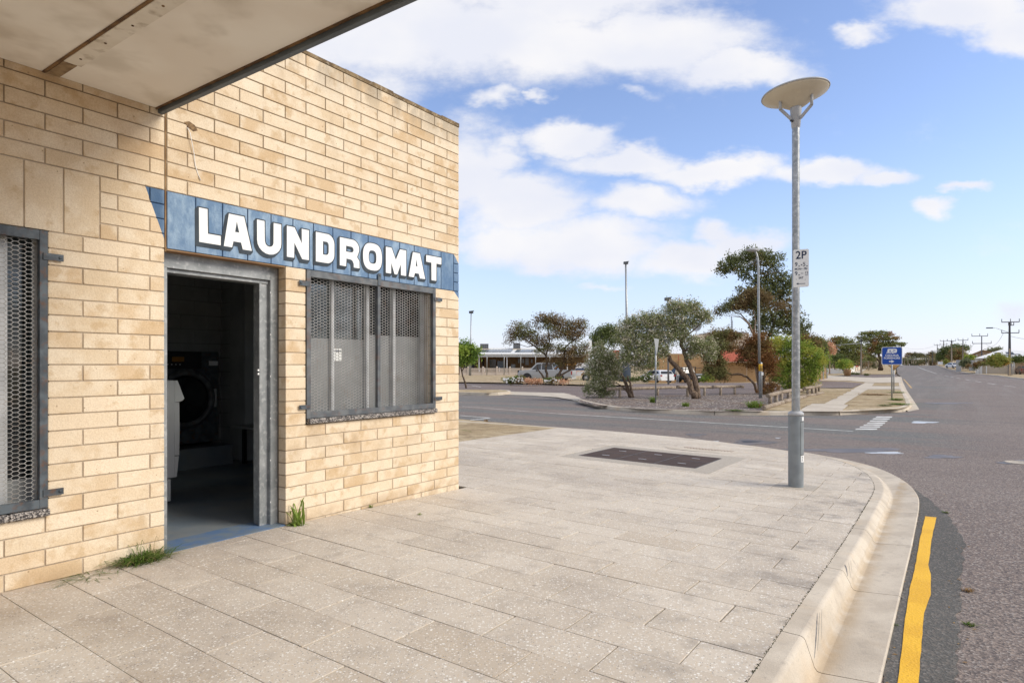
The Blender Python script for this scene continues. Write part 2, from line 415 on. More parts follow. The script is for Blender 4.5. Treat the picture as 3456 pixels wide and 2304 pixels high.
def paver_fn(joined):
    def fn(t, b):
        P = pos(t); r = island(t) if joined else orand(t); u, z = wall_uz(t)
        c = t.mix(r, (.52, .45, .36), (.59, .52, .425))
        c = t.mix(t.rng(t.m('FRACT', t.m('MULTIPLY', r, 5.7)), .7, 1., 0, .4), c, (.45, .37, .275))
        c = t.mix(t.rng(t.noise(P, .75, 4, .55), .44, .66, 0, .38), c, (.31, .26, .215))
        c = t.mix(t.rng(t.noise(P, 6., 4, .6), .5, .7, 0, .28), c, (.26, .225, .19))
        for sc, th, colr, k in ((95., .74, (.74, .71, .65), .9), (110., .88, (.24, .22, .20), .85), (105., .90, (.55, .41, .24), .7), (62., .90, (.78, .76, .70), .9), (190., .80, (.66, .62, .56), .7)):
            W_ = t.v('ADD', P, t.v('SCALE', t.noise(P, 90., 1, .5, out=1), .008))
            v = t.new('ShaderNodeTexVoronoi', {'Vector': t.v('MULTIPLY', W_, (1, 1, 1)), 'Scale': sc, 'Randomness': 1.})
            s = t.m('GREATER_THAN', t.sep(v.outputs['Color'])[0], th)
            s = t.m('MULTIPLY', s, t.rng(v.outputs['Distance'], .30, .46, k, 0.))
            c = t.mix(s, c, colr)
        # brown tracking near the wall at the very left
        w = t.m('MULTIPLY', t.rng(u, -3.5, -4.3), t.rng(t.noise(P, 2., 3), .42, .62, 0, .28)); c = t.mix(w, c, (.22, .14, .07))
        pr = t.v('SUBTRACT', P, (WX, WY, 0)); n = t.v('DOT_PRODUCT', pr, (DC, -DS, 0), out=1)
        w = t.m('MULTIPLY', t.rng(n, 1.1, .0, 0., .25), t.rng(u, -.4, -2.4)); w = t.m('MULTIPLY', w, t.rng(t.noise(P, 1.6, 3), .3, .6, .4, 1.))
        c = t.mix(w, c, (.25, .19, .16))
        w = t.m('MULTIPLY', t.rng(n, 2.9, 3.65, 0, .45), t.rng(t.noise(P, 3., 3, .6), .46, .64)); c = t.mix(w, c, (.20, .18, .16))
        vv = t.new('ShaderNodeTexVoronoi', {'Vector': P, 'Scale': 2.6}); sp = t.m('MULTIPLY', t.rng(vv.outputs['Distance'], .045, .03), t.m('GREATER_THAN', t.sep(vv.outputs['Color'])[0], .35)); c = t.mix(t.m('MULTIPLY', sp, .45), c, (.16, .14, .125))
        t.l.new(c, b.inputs['Base Color'])
        setbump(t, b, t.noise(P, 120., 3, .6), .0012, .7)
    return fn
M['paver'] = mat('paver', rough=.82, spec=.25, fn=paver_fn(False)); M['paver_j'] = mat('paver_joined', rough=.82, spec=.25, fn=paver_fn(True))
M['bedding'] = noisy('joint_sand', (.035, .028, .02), (.06, .048, .03), 5., .95, 3, (.045, .06, .02), 8., .6)
def conc_fn(t, b):
    P = pos(t)
    c = t.mix(t.rng(t.noise(P, 2.2, 4, .6), .38, .64), (.60, .53, .43), (.49, .425, .34))
    c = t.mix(t.rng(t.noise(P, 1.3, 3, .6), .55, .7, 0, .5), c, (.56, .42, .27))
    c = t.mix(t.rng(t.noise(P, 7., 5, .65), .54, .74, 0, .5), c, (.30, .26, .22)); c = t.mix(t.rng(t.noise(P, 30., 4, .7), .58, .72, 0, .4), c, (.26, .23, .19))
    c = t.mix(t.rng(t.noise(P, 160., 2, .7), .32, .55, .3, 0), c, (.34, .30, .25))
    nn_ = t.v('DOT_PRODUCT', t.v('SUBTRACT', P, (WX, WY, 0)), (DC, -DS, 0), out=1); w = t.m('MULTIPLY', t.m('MULTIPLY', t.rng(nn_, 3.855, 3.895), t.rng(nn_, 4.02, 3.91)), t.rng(t.noise(P, 5., 4, .6), .3, .6)); c = t.mix(t.m('MULTIPLY', w, .6), c, (.40, .29, .17))
    t.l.new(c, b.inputs['Base Color']); setbump(t, b, t.m('ADD', t.noise(P, 120., 3, .6), t.m('MULTIPLY', t.noise(P, 12., 3), 1.5)), .0025, .8)
M['concrete'] = mat('kerb_concrete', rough=.9, spec=.2, fn=conc_fn)
M['path'] = noisy('path_concrete', (.55, .49, .40), (.47, .41, .33), 1.1, .9, 5, (.38, .33, .26), 9., .5, bumpd=.002)
def asph_fn(c1, c2, stretch=None, patch=None, grit=1.):
    def fn(t, b):
        P = pos(t)
        c = t.mix(t.rng(t.noise(P, .28, 4, .6), .36, .66), c1, c2)
        c = t.mix(t.rng(t.noise(P, 1.8, 4, .65), .5, .72, 0, .28), c, tuple(q*.72 for q in c1))
        if patch:
            p2 = t.v('SUBTRACT', P, (WX, WY, 0)); u = t.v('DOT_PRODUCT', p2, (DS, DC, 0), out=1); n = t.v('DOT_PRODUCT', p2, (DC, -DS, 0), out=1)
            q = t.comb(t.m('MULTIPLY', u, 1.), t.m('MULTIPLY', n, .13), 0.)
            m = t.rng(t.noise(q, .75, 5, .62), .45, .55)
            reach = t.m('MULTIPLY', t.rng(n, 5.6, 3.4), t.rng(u, 7.4, 9.))
            m = t.m('MULTIPLY', m, reach)
            c = t.mix(t.m('MULTIPLY', m, .9), c, patch)
            m = t.rng(t.noise(t.comb(u, t.m('MULTIPLY', n, .10), 4.), 1.6, 4, .6), .56, .66)
            c = t.mix(t.m('MULTIPLY', t.m('MULTIPLY', m, t.rng(u, 7., 8.5)), .5), c, (.11, .10, .10))
            # worn tracks along the main road
            m = t.rng(t.noise(t.comb(t.m('MULTIPLY', u, .05), t.m('MULTIPLY', n, .9), 8.), 1., 3, .5), .48, .6)
            c = t.mix(t.m('MULTIPLY', m, t.m('MULTIPLY', t.rng(u, 12., 26.), .5)), c, (.235, .215, .195))
        v = t.new('ShaderNodeTexVoronoi', {'Vector': P, 'Scale': 75.}); s = t.sep(v.outputs['Color'])
        c = t.mix(t.m('MULTIPLY', t.m('GREATER_THAN', s[0], .72), .5*grit), c, (.34, .27, .22))
        c = t.mix(t.m('MULTIPLY', t.m('GREATER_THAN', s[1], .66), .55*grit), c, (.055, .05, .052))
        c = t.mix(t.m('MULTIPLY', t.m('GREATER_THAN', s[2], .88), .55*grit), c, (.42, .38, .34))
        t.l.new(c, b.inputs['Base Color'])
        setbump(t, b, v.outputs['Distance'], .004, .8)
    return fn
M['asphalt'] = mat('asphalt', rough=.85, spec=.22, fn=asph_fn((.185, .149, .131), (.215, .178, .155), patch=(.128, .143, .138)))
M['asphalt_car'] = mat('car_park_seal', rough=.9, spec=.15, fn=asph_fn((.18, .143, .13), (.21, .17, .155), grit=.6))
M['asphalt_new'] = mat('dark_asphalt_patch', rough=.88, spec=.2, fn=asph_fn((.10, .097, .088), (.125, .12, .108), grit=.35))
def dirt_fn(t, b):
    P = pos(t)
    c = t.mix(t.rng(t.noise(P, .6, 5, .6), .4, .65), (.40, .31, .19), (.50, .405, .27))
    c = t.mix(t.rng(t.noise(P, 3., 5, .7), .46, .62, 0, .8), c, (.27, .205, .125))
    c = t.mix(t.rng(t.noise(P, 1.4, 4, .6), .60, .70, 0, .6), c, (.15, .16, .06))
    c = t.mix(t.rng(t.noise(P, 26., 3, .7), .5, .7, 0, .5), c, (.26, .18, .10))
    t.l.new(c, b.inputs['Base Color']); setbump(t, b, t.noise(P, 18., 4, .7), .03)
M['dirt'] = mat('dry_verge', rough=.97, spec=.08, fn=dirt_fn)
def gravel_fn(t, b):
    P = pos(t); v = t.new('ShaderNodeTexVoronoi', {'Vector': P, 'Scale': 17.}); s = t.sep(v.outputs['Color'])
    c = t.mix(s[0], (.13, .115, .11), (.27, .225, .205))
    c = t.mix(t.rng(t.noise(P, .9, 4), .4, .62, 0, .6), c, (.20, .145, .11))
    c = t.mix(t.m('GREATER_THAN', s[1], .93), c, (.58, .55, .5))
    t.l.new(c, b.inputs['Base Color']); setbump(t, b, v.outputs['Distance'], .05)
M['gravel'] = mat('bark_gravel', rough=.95, spec=.1, fn=gravel_fn)
def ypaint(t, b):
    P = pos(t)
    c = t.mix(t.rng(t.noise(P, 3., 3), .4, .6), (.80, .46, .035), (.72, .40, .03))
    v = t.new('ShaderNodeTexVoronoi', {'Vector': P, 'Scale': 75.})
    c = t.mix(t.rng(t.noise(P, 110., 3, .7), .58, .72, 0, .75), c, (.30, .16, .03))
    t.l.new(c, b.inputs['Base Color']); setbump(t, b, v.outputs['Distance'], .003, .7)
M['yellow'] = mat('yellow_line_paint', rough=.7, fn=ypaint)
M['oldyellow'] = noisy('old_yellow_paint', (.50, .33, .13), (.42, .30, .17), 5., .8)
M['linewhite'] = noisy('line_paint', (.66, .66, .63), (.44, .43, .40), 6., .8, 5)
M['pitcover'] = noisy('brown_pit_cover', (.080, .052, .040), (.060, .040, .031), 3., .75, 3, (.10, .07, .05), 60., .5)
M['pitrim'] = noisy('exposed_aggregate', (.46, .41, .34), (.34, .30, .25), 60., .9, 3, (.55, .51, .44), 95., .8, bumpd=.004)
M['soffit'] = noisy('soffit_sheet', (.86, .82, .74), (.79, .73, .64), 1.4, .8, 4, (.36, .29, .20), 3.2, .35)
M['soffit_strip'] = noisy('cover_strip', (.76, .71, .62), (.66, .60, .50), 4., .7, 4, (.25, .18, .11), 14., .5)
M['fascia'] = noisy('slate_fascia', (.095, .115, .13), (.07, .085, .10), 5., .5, 4, spec=.4)
M['rustline'] = noisy('rust_edge', (.22, .13, .06), (.10, .06, .035), 9., .9)
M['floor'] = noisy('blue_floor_paint', (.14, .175, .21), (.19, .21, .225), 2.2, .55, 5, (.20, .20, .19), 5., .55, .35)
M['threshold'] = noisy('threshold_blue_paint', (.10, .17, .30), (.16, .20, .24), 8., .6, 5)
M['blockwork'] = noisy('painted_blockwork', (.52, .54, .53), (.44, .46, .455), 3., .6, 4)
M['blockjoint'] = mat('painted_joint', (.22, .23, .23), .8)
M['dark'] = mat('dark_void', (.02, .02, .02), .9)
M['black'] = mat('black_plastic', (.015, .015, .017), .4, spec=.5)
M['tyre'] = mat('tyre', (.02, .02, .02), .8)
M['rim'] = mat('alloy_rim', (.45, .46, .47), .35, metal=.5)
M['glassdark'] = mat('dark_car_glass', (.015, .018, .02), .08, spec=.8)
def glass_fn(t, b):
    out = t.n['Material Output']; g = t.new('ShaderNodeBsdfGlossy'); g.inputs['Roughness'].default_value = .03
    tr = t.new('ShaderNodeBsdfTransparent'); tr.inputs[0].default_value = (.80, .84, .84, 1)
    mx = t.new('ShaderNodeMixShader'); fr = t.new('ShaderNodeFresnel'); fr.inputs[0].default_value = 1.5
    t.l.new(fr.outputs[0], mx.inputs[0]); t.l.new(tr.outputs[0], mx.inputs[1]); t.l.new(g.outputs[0], mx.inputs[2]); t.l.new(mx.outputs[0], out.inputs[0])
M['glass'] = mat('clear_glass', fn=glass_fn)
M['film'] = noisy('grey_window_film', (.25, .258, .258), (.20, .208, .21), 1.2, .14, 3, spec=.6)
M['tin'] = mat('white_roof_sheet', (.74, .74, .72), .5)
M['solar'] = mat('solar_panel', (.10, .125, .15), .25, spec=.6)
M['redfascia'] = mat('faded_red_fascia', (.40, .105, .065), .7)
M['cream'] = noisy('cream_render', (.60, .52, .41), (.55, .47, .37), .8, .85)
def farbrick(t, b):
    br = t.new('ShaderNodeTexBrick', {'Vector': t.new('ShaderNodeTexCoord').outputs['Object'], 'Scale': 1.})
    mp = t.new('ShaderNodeMapping'); t.l.new(t.new('ShaderNodeTexCoord').outputs['Object'], mp.inputs[0])
    mp.inputs['Rotation'].default_value = (R(90), 0, 0)
    t.l.new(mp.outputs[0], br.inputs['Vector'])
    for k, v in (('Color1', (.50, .33, .17, 1)), ('Color2', (.42, .26, .12, 1)), ('Mortar', (.30, .20, .12, 1))): br.inputs[k].default_value = v
    br.inputs['Brick Width'].default_value = .26; br.inputs['Row Height'].default_value = .1; br.inputs['Mortar Size'].default_value = .008
    t.l.new(br.outputs[0], b.inputs['Base Color'])
M['farbrick'] = mat('tan_brickwork_far', rough=.9, fn=farbrick)
M['brownbrick'] = noisy('brown_brick_far', (.23, .145, .075), (.18, .11, .055), 3., .9)
M['picket'] = mat('cream_pickets', (.58, .50, .42), .7)
M['timber'] = noisy('timber_fence', (.30, .19, .10), (.22, .13, .07), 3., .9)
M['log'] = noisy('weathered_log', (.36, .30, .235), (.22, .17, .125), 9., .95, 5, (.13, .095, .065), 22., .6, bumpd=.01)
M['stobie'] = noisy('pole_concrete', (.44, .36, .26), (.36, .29, .21), 2., .9)
M['polesteel'] = mat('pole_steel', (.10, .10, .11), .6)
M['signblue'] = mat('sign_blue', (.004, .065, .36), .4, spec=.4)
M['signwhite'] = mat('sign_white', (.78, .79, .77), .4, spec=.4)
M['signink'] = mat('sign_navy_ink', (.02, .035, .075), .5)
M['signback'] = mat('sign_back_grey', (.36, .37, .37), .5, metal=.3)
M['signtan'] = mat('faded_warning_yellow', (.52, .31, .12), .5)
M['orange'] = mat('orange_vest_panel', (.75, .30, .02), .6)
M['cp_white'] = mat('car_white', (.78, .79, .80), .25, spec=.6)
M['cp_silver'] = mat('car_silver', (.40, .42, .44), .28, spec=.6, metal=.25)
M['cp_black'] = mat('car_black', (.018, .02, .022), .3, spec=.6)
M['cp_brown'] = mat('car_brown', (.16, .07, .035), .3, spec=.6)
M['stripeblue'] = mat('stripe_blue', (.02, .05, .14), .4)
M['tail'] = mat('tail_lamp', (.35, .02, .015), .3)
M['lampclear'] = mat('head_lamp', (.55, .57, .60), .15)
M['skin'] = mat('skin', (.45, .27, .19), .6)
M['shirt'] = mat('cream_top', (.62, .53, .42), .8); M['trouser'] = mat('grey_trousers', (.36, .37, .38), .85)
M['hair'] = mat('dark_hair', (.03, .022, .018), .8); M['belt'] = mat('navy_hem', (.02, .03, .06), .8)
def bark(name, c1, c2):
    def fn(t, b):
        P = t.new('ShaderNodeTexCoord').outputs['Object']
        n = t.noise(t.v('MULTIPLY', P, (1, 1, .22)), 26., 4, .65)
        t.l.new(t.mix(t.rng(n, .38, .62), c1, c2), b.inputs['Base Color']); setbump(t, b, n, .03)
    return mat(name, c1, .95, spec=.1, fn=fn)
M['bark'] = bark('rough_bark', (.085, .058, .04), (.23, .17, .125)); M['bark_dark'] = bark('dark_bark', (.07, .05, .035), (.15, .11, .08))
M['bark_pale'] = bark('pale_bark', (.38, .29, .21), (.22, .16, .12))
def leafmat(name, c1, c2, c3=None, sc=1.2, lo=.45, hi=.58, c4_=None):
    def fn(t, b):
        P = t.new('ShaderNodeTexCoord').outputs['Object']
        r = island(t); c = t.mix(r, c1, c2)
        if c3: c = t.mix(t.rng(t.m('ADD', t.noise(P, sc, 2), t.m('MULTIPLY', t.m('SUBTRACT', r, .5), .1)), lo, hi), c, c3)
        if c4_: c = t.mix(t.m('GREATER_THAN', t.m('FRACT', t.m('MULTIPLY', r, 13.7)), .82), c, c4_)
        t.l.new(c, b.inputs['Base Color'])
        tr = t.new('ShaderNodeBsdfTranslucent'); t.l.new(c, tr.inputs[0]); mx = t.new('ShaderNodeMixShader'); mx.inputs[0].default_value = .25
        o = t.n['Material Output']; t.l.new(b.outputs[0], mx.inputs[1]); t.l.new(tr.outputs[0], mx.inputs[2]); t.l.new(mx.outputs[0], o.inputs[0])
    return mat(name, c1, .7, spec=.2, fn=fn)
L = {}
L['lime'] = leafmat('lime_leaf', (.236, .344, .054), (.399, .490, .090), (.145, .236, .045))
L['rustgreen'] = leafmat('rusty_leaf', (.188, .131, .056), (.350, .213, .094), (.200, .200, .075), .9)
L['grey'] = leafmat('grey_green_leaf', (.160, .181, .094), (.275, .290, .160))
L['blossom'] = leafmat('grey_green_leaf_with_blossom', (.188, .219, .094), (.325, .344, .163))
L['deep'] = leafmat('deep_green_leaf', (.090, .124, .040), (.181, .217, .073))
L['deeprust'] = leafmat('deep_green_and_rust_leaf', (.106, .131, .050), (.200, .219, .088), (.275, .188, .081), .5, .56, .70)
L['rust'] = leafmat('rust_leaf', (.15, .105, .05), (.28, .195, .09), (.19, .20, .08), .8, .50, .62)
L['green'] = leafmat('mid_green_leaf', (.150, .237, .037), (.325, .413, .075), (.450, .450, .088), 1.2, .48, .60)
L['pine'] = leafmat('flat_crown_leaf', (.154, .181, .064), (.254, .271, .090), (.344, .181, .081), .3, .53, .65)
L['pink'] = leafmat('dried_pink_foliage', (.551, .319, .189), (.725, .464, .304))
L['far'] = leafmat('far_scrub_leaf', (.136, .145, .073), (.236, .236, .128), (.290, .200, .109), .15, .48, .6)
L['olive'] = leafmat('orange_green_leaf', (.232, .275, .058), (.348, .348, .087), (.464, .246, .058), 1., .55, .68)
L['daisyleaf'] = leafmat('daisy_leaf', (.102, .160, .029), (.189, .246, .058), (.246, .160, .072), 1.5)
M['blossompale'] = mat('pale_blossom', (.66, .60, .46), .8); M['petal'] = mat('white_petal', (.82, .82, .80), .7); M['grassblade'] = leafmat('grass_blade', (.055, .11, .015), (.13, .20, .035), None, c4_=(.24, .22, .09))
M['weedleaf'] = leafmat('weed_leaf', (.15, .22, .035), (.22, .30, .06), None)
M['dryleaf'] = leafmat('dry_leaf', (.26, .15, .06), (.36, .24, .11))
def wet_fn(t, b):
    b.inputs['Roughness'].default_value = .34; b.inputs['Specular IOR Level'].default_value = .5
M['water'] = mat('puddle_pale_sheen', (.50, .50, .49), .3, spec=.6, fn=wet_fn)  # whitish base colour paints in the sky's reflection on the wet road
M['damp'] = noisy('damp_asphalt', (.125, .11, .10), (.17, .145, .13), 3., .5, spec=.4)
# ================================================================ LAUNDROMAT BUILDING (local x = along the facade, y = inward, z = up)
BRZ = R(90)-TH
shop = thing('laundromat_building', 'cream block corner shop with blue painted sign band, open doorway and grilled windows', 'building', (WX, WY, 0), BRZ)
def wallS(sx, sy):
    t = (sx-CX)/F; u = (t*WY-WX)/(DS-t*DC); Y = WY+u*DC
    return u, H+(YV-sy)/F*Y
UC, NC = un(0, 0)
def deep(up, d): return UC+(up-UC)*(NC+d)/NC      # facade coordinate -> coordinate at depth d behind it on the same sight line
def deepz(zp, d): return H+(zp-H)*(NC+d)/NC
UE = -3.156
rows = []   # (u0, u1, z0, z1)
def add_row(k, u0, u1, js):
    cuts = sorted([j for j in js if u0+.03 < j < u1-.03]); e = [u0]+cuts+[u1]
    for a, b in zip(e, e[1:]): rows.append((a, b, k*.1, k*.1+.1))
for k in range(-1, 39):
    jb = [-.2-.4*i for i in range(9)] if k % 2 else [-.4*i for i in range(1, 9)]
    ja = [UE-(.3 if k % 2 else .1)-.4*i for i in range(12)]
    LE = -6.6
    # right part
    if k < 8: add_row(k, -2.2, 0, jb)
    elif k < 21: add_row(k, -2.2, -2.0, []); add_row(k, -.4, 0, jb)
    elif k < 25: add_row(k, -.092, 0, [])
    else: add_row(k, -3.144, 0, jb)
    # left part
    if k < 4: add_row(k, LE, UE, ja)
    elif k < 21: add_row(k, LE, -5.65, ja); add_row(k, -3.845, UE, ja)
    elif k < 25: add_row(k, LE, -5.76, ja); add_row(k, UE-.404, UE, ja)
    else: add_row(k, LE, UE, ja)
def vis(q):
    u = (q[0]+q[1])/2; z = (q[2]+q[3])/2
    X, Y = W(u, 0); sx = CX+F*X/Y; sy = YV-F*(z-H)/Y
    ins = sx > -60 and sy > 0 and z > -.05 and not (u < -3.17 and z > 3.0)
    return (0 if ins else 1, -(q[1]-q[0])*(F/Y)**2)
rows.sort(key=vis)
brick_mesh = {}
def get_brick(L_, hh):
    key = (round(L_, 3), hh)
    if key not in brick_mesh:
        m = MB(); m.box(.0042, L_-.0042, 0, .095, .004, hh-.004, bev=.0022)
        o = m.build('brick', M['brick'], None); brick_mesh[key] = o.data; bpy.data.objects.remove(o)
    return brick_mesh[key]
joined = MB()
for i, (u0, u1, z0, z1) in enumerate(rows):
    if i < 300:
        o = link(bpy.data.objects.new('brick', get_brick(u1-u0, .1)), shop)
        o.location = (u0, random.uniform(-.0012, .0012), z0)
    else:
        joined.box(u0+.0042, u1-.0042, 0, .095, z0+.004, z1-.004)
for k in range(-1, 39):      # the side wall round the corner, in the same courses
    y = 0.1; o_ = .2 if k % 2 == 0 else .4
    y = .1
    while y < 6.0:
        joined.box(-.095, 0, y+.004, min(y+o_, 6.)-.004, k*.1+.004, k*.1+.096); y += o_; o_ = .4
jo = joined.build('brick_courses', M['brick_j'], shop); jo['kind'] = 'stuff'
# soldier blocks of the two lintels
sj = [-3.144+(3.144-.092)/15*i for i in range(16)]
key = get_brick(sj[1]-sj[0], .4)
for a in sj[:-1]:
    o = link(bpy.data.objects.new('lintel_block', key), shop); o.location = (a, random.uniform(-.001, .001), 2.1)
for i in range(11):
    o = link(bpy.data.objects.new('lintel_block', get_brick(.2, .4)), shop); o.location = (UE-.404-.2*(i+1), 0, 2.1)
# wall core, mortar coloured, set back behind the block faces
m = MB()
def core(u0, u1, z0, z1): m.box(u0, u1, .0065, .16, z0, z1)
core(-6.6, -.0065, 2.502, 3.9); core(-6.6, -3.168, -.2, .395); core(-6.6, -5.662, .396, 2.501); core(-3.833, -3.168, .396, 2.104)
core(-5.661, -3.157, 2.105, 2.5015); core(-3.153, -.0065, 2.106, 2.5015); core(-2.188, -2.012, .797, 2.105); core(-2.188, -.0065, -.3, .796); core(-.388, -.0065, .797, 2.105)
m.box(-.16, -.0065, .16, 5.99, -.3, 3.9)
m.build('wall_core', M['mortar'], shop)
m = MB()
x = -6.6
while x < 0.0:
    x1 = min(x+random.uniform(.14, .4), 0.0); h = random.uniform(.028, .042)
    m.box(x, x1-.001, -.004+random.uniform(-.002, .003), .17, 3.9, 3.9+h); x = x1
m.box(-.165, .003, .17, 6., 3.9, 3.935); m.build('parapet_cap', M['cap'], shop)
m = MB(); m.box(-6.6, -.2, .2, 6., 3.3, 3.4); m.build('roof', M['tin'], shop)
# movement joint sealant
m = MB(); m.box(-3.1555, -3.1445, .0035, .03, 2.08, 3.9); m.build('movement_joint', noisy('joint_sealant', (.16, .09, .04), (.28, .18, .09), 9.), shop)
# ---- sign lettering: outline + cast block shadow + white face, painted a millimetre proud
ZB, ZT = .178+2., .430+2.
def lump(n, cx, cy, rx, ry, a0, a1): return [(cx+rx*math.cos(R(a0+(a1-a0)*i/n)), cy+ry*math.sin(R(a0+(a1-a0)*i/n))) for i in range(n+1)]
b0, t0 = 2.179, 2.430
letters = {
 'L': (-2.919, [[(-2.919,t0),(-2.855,t0),(-2.852,2.252),(-2.754,2.252),(-2.754,b0+.004),(-2.917,b0+.004)]]),
 'A': (0, [[(-2.69,t0),(-2.566,t0),(-2.501,b0),(-2.577,b0),(-2.591,2.229),(-2.653,2.229),(-2.664,b0+.003),(-2.730,b0+.003)], [(-2.626,2.383),(-2.640,2.302),(-2.606,2.302)]]),
 'U': (0, [[(-2.457,t0),(-2.391,t0),(-2.389,2.27)]+lump(6,-2.349,2.27,.038,.036,180,360)+[(-2.310,t0),(-2.241,t0)]+lump(10,-2.348,2.272,.108,.099,0,-180)]),
 'N': (0, [[(-2.188,t0),(-2.115,t0),(-2.044,2.308),(-2.045,t0),(-1.974,t0),(-1.974,b0),(-2.040,b0),(-2.117,2.304),(-2.119,b0),(-2.188,b0)]]),
 'D': (0, [[(-1.903,t0),(-1.80,t0)]+lump(6,-1.785,2.352,.078,.080,80,0)+lump(6,-1.785,2.262,.078,.083,0,-80)+[(-1.80,b0),(-1.903,b0)],
          [(-1.829,2.362),(-1.80,2.362)]+lump(4,-1.79,2.334,.022,.028,80,0)+lump(4,-1.79,2.28,.022,.03,0,-80)+[(-1.80,2.248),(-1.829,2.248)]]),
 'R': (0, [[(-1.647,t0-.003),(-1.53,t0-.003)]+lump(6,-1.505,2.350,.080,.078,80,-30)+[(-1.450,2.278)]+lump(3,-1.465,2.235,.043,.035,50,0)+[(-1.421,b0),(-1.488,b0),(-1.49,2.215)]+lump(3,-1.527,2.212,.034,.034,10,90)+[(-1.573,2.248),(-1.577,b0),(-1.647,b0)],
          [(-1.577,2.362),(-1.52,2.362)]+lump(5,-1.515,2.336,.025,.025,85,-85)+[(-1.577,2.310)]]),
 'O': (0, [[ (-1.262+.117*(abs(math.cos(R(a)))**.72)*(1 if math.cos(R(a))>0 else -1), 2.306+.126*(abs(math.sin(R(a)))**.78)*(1 if math.sin(R(a))>0 else -1)) for a in range(0,360,12)],
          [(-1.263+.048*(abs(math.cos(R(a)))**.7)*(1 if math.cos(R(a))>0 else -1), 2.304+.062*(abs(math.sin(R(a)))**.7)*(1 if math.sin(R(a))>0 else -1)) for a in range(6,366,20)]]),
 'M': (0, [[(-1.094,t0-.003),(-1.018,t0-.003),(-.963,2.319),(-.906,t0),(-.821,t0),(-.822,b0),(-.893,b0),(-.895,2.287),(-.944,b0),(-.980,b0),(-1.024,2.283),(-1.026,b0),(-1.094,b0)]]),
 'A2': (0, [[(-.726,t0),(-.624,t0),(-.547,b0),(-.624,b0-.002),(-.640,2.223),(-.698,2.223),(-.712,b0),(-.785,b0)], [(-.674,2.366),(-.686,2.294),(-.660,2.294)]]),
 'T': (0, [[(-.53,t0-.002),(-.297,t0),(-.297,2.360),(-.375,2.360),(-.377,b0),(-.450,b0),(-.452,2.360),(-.53,2.360)]]),
}
def fill2d(polys):
    """triangulated fill of an outline with holes -> verts (x, z), faces"""
    cu = bpy.data.curves.new('tmp', 'CURVE'); cu.dimensions = '2D'; cu.fill_mode = 'FRONT'
    for p in polys:
        sp = cu.splines.new('POLY'); sp.points.add(len(p)-1); sp.use_cyclic_u = True
        for q, (a, b) in zip(sp.points, p): q.co = (a, b, 0, 1)
    return cu
def curve_tris(polys, offset=0.):
    cu = fill2d(polys); cu.offset = offset
    o = bpy.data.objects.new('tmp', cu); col.objects.link(o)
    dg = bpy.context.evaluated_depsgraph_get(); me = bpy.data.meshes.new_from_object(o.evaluated_get(dg))
    vs = [(v.co.x, v.co.y) for v in me.vertices]; fs = [list(f.vertices) for f in me.polygons]
    bpy.data.objects.remove(o); bpy.data.curves.remove(cu); bpy.data.meshes.remove(me)
    return vs, fs
def sheet2d(mb, tri, y, dx=0, dz=0):
    vs, fs = tri; mb.add([(a+dx, y, b+dz) for a, b in vs], fs)
for nm, (_, polys) in letters.items():
    m = MB(); tri = curve_tris(polys); ol = []
    # outline + block shadow: the letter grown by 9 mm, swept down-left
    for p in polys[:1]:
        n = len(p); ar = sum(p[i][0]*p[(i+1) % n][1]-p[(i+1) % n][0]*p[i][1] for i in range(n)); sgn = 1 if ar > 0 else -1
        g = []
        for i in range(n):
            a, b, c_ = Vector(p[i-1]), Vector(p[i]), Vector(p[(i+1) % n])
            d1 = (b-a).normalized(); d2 = (c_-b).normalized(); n1 = Vector((d1.y, -d1.x))*sgn; n2 = Vector((d2.y, -d2.x))*sgn
            nn = (n1+n2); nn = nn.normalized()*min(.009/max(.35, nn.normalized().dot(n1)), .017)
            g.append((b.x+nn.x, b.y+nn.y))
        ol = [g]
    SH = (-.020, -.024)
    inner = polys[1:]
    m.cur = 0
    gt = curve_tris(ol+[[(a, b) for a, b in h] for h in []])
    if inner:   # shrink holes by the outline width toward their centre, keep the shadow thick on their upper right
        hs = []
        for h in inner:
            cx = sum(a for a, b in h)/len(h); cy = sum(b for a, b in h)/len(h); w = max(a for a, b in h)-min(a for a, b in h); hh = max(b for a, b in h)-min(b for a, b in h)
            k1, k2 = max(0, 1-.030/w), max(0, 1-.034/hh)
            if k1 > .15 and k2 > .15 and nm not in ('A', 'A2'): hs.append([(cx+(a-cx)*k1-.008, cy+(b-cy)*k2-.009) for a, b in h])
        gt = curve_tris(ol+hs)
        sheet2d(m, gt, -.0032)
        for k in range(1, 9): 
            t_ = k/8; 
            if hs: sheet2d(m, curve_tris(ol+[[(a-SH[0]*t_, b-SH[1]*t_) for a, b in h] for h in hs]), -.0032+.00006*k, SH[0]*t_, SH[1]*t_)
            else: sheet2d(m, gt, -.0032+.00006*k, SH[0]*t_, SH[1]*t_)
    else:
        for k in range(0, 9): sheet2d(m, gt, -.0032+.00006*k, SH[0]*k/8, SH[1]*k/8)
    m.cur = 1; sheet2d(m, tri, -.0040)
    m.build('painted_letter', [M['blackpaint'], M['whitepaint']], shop, recalc=False)
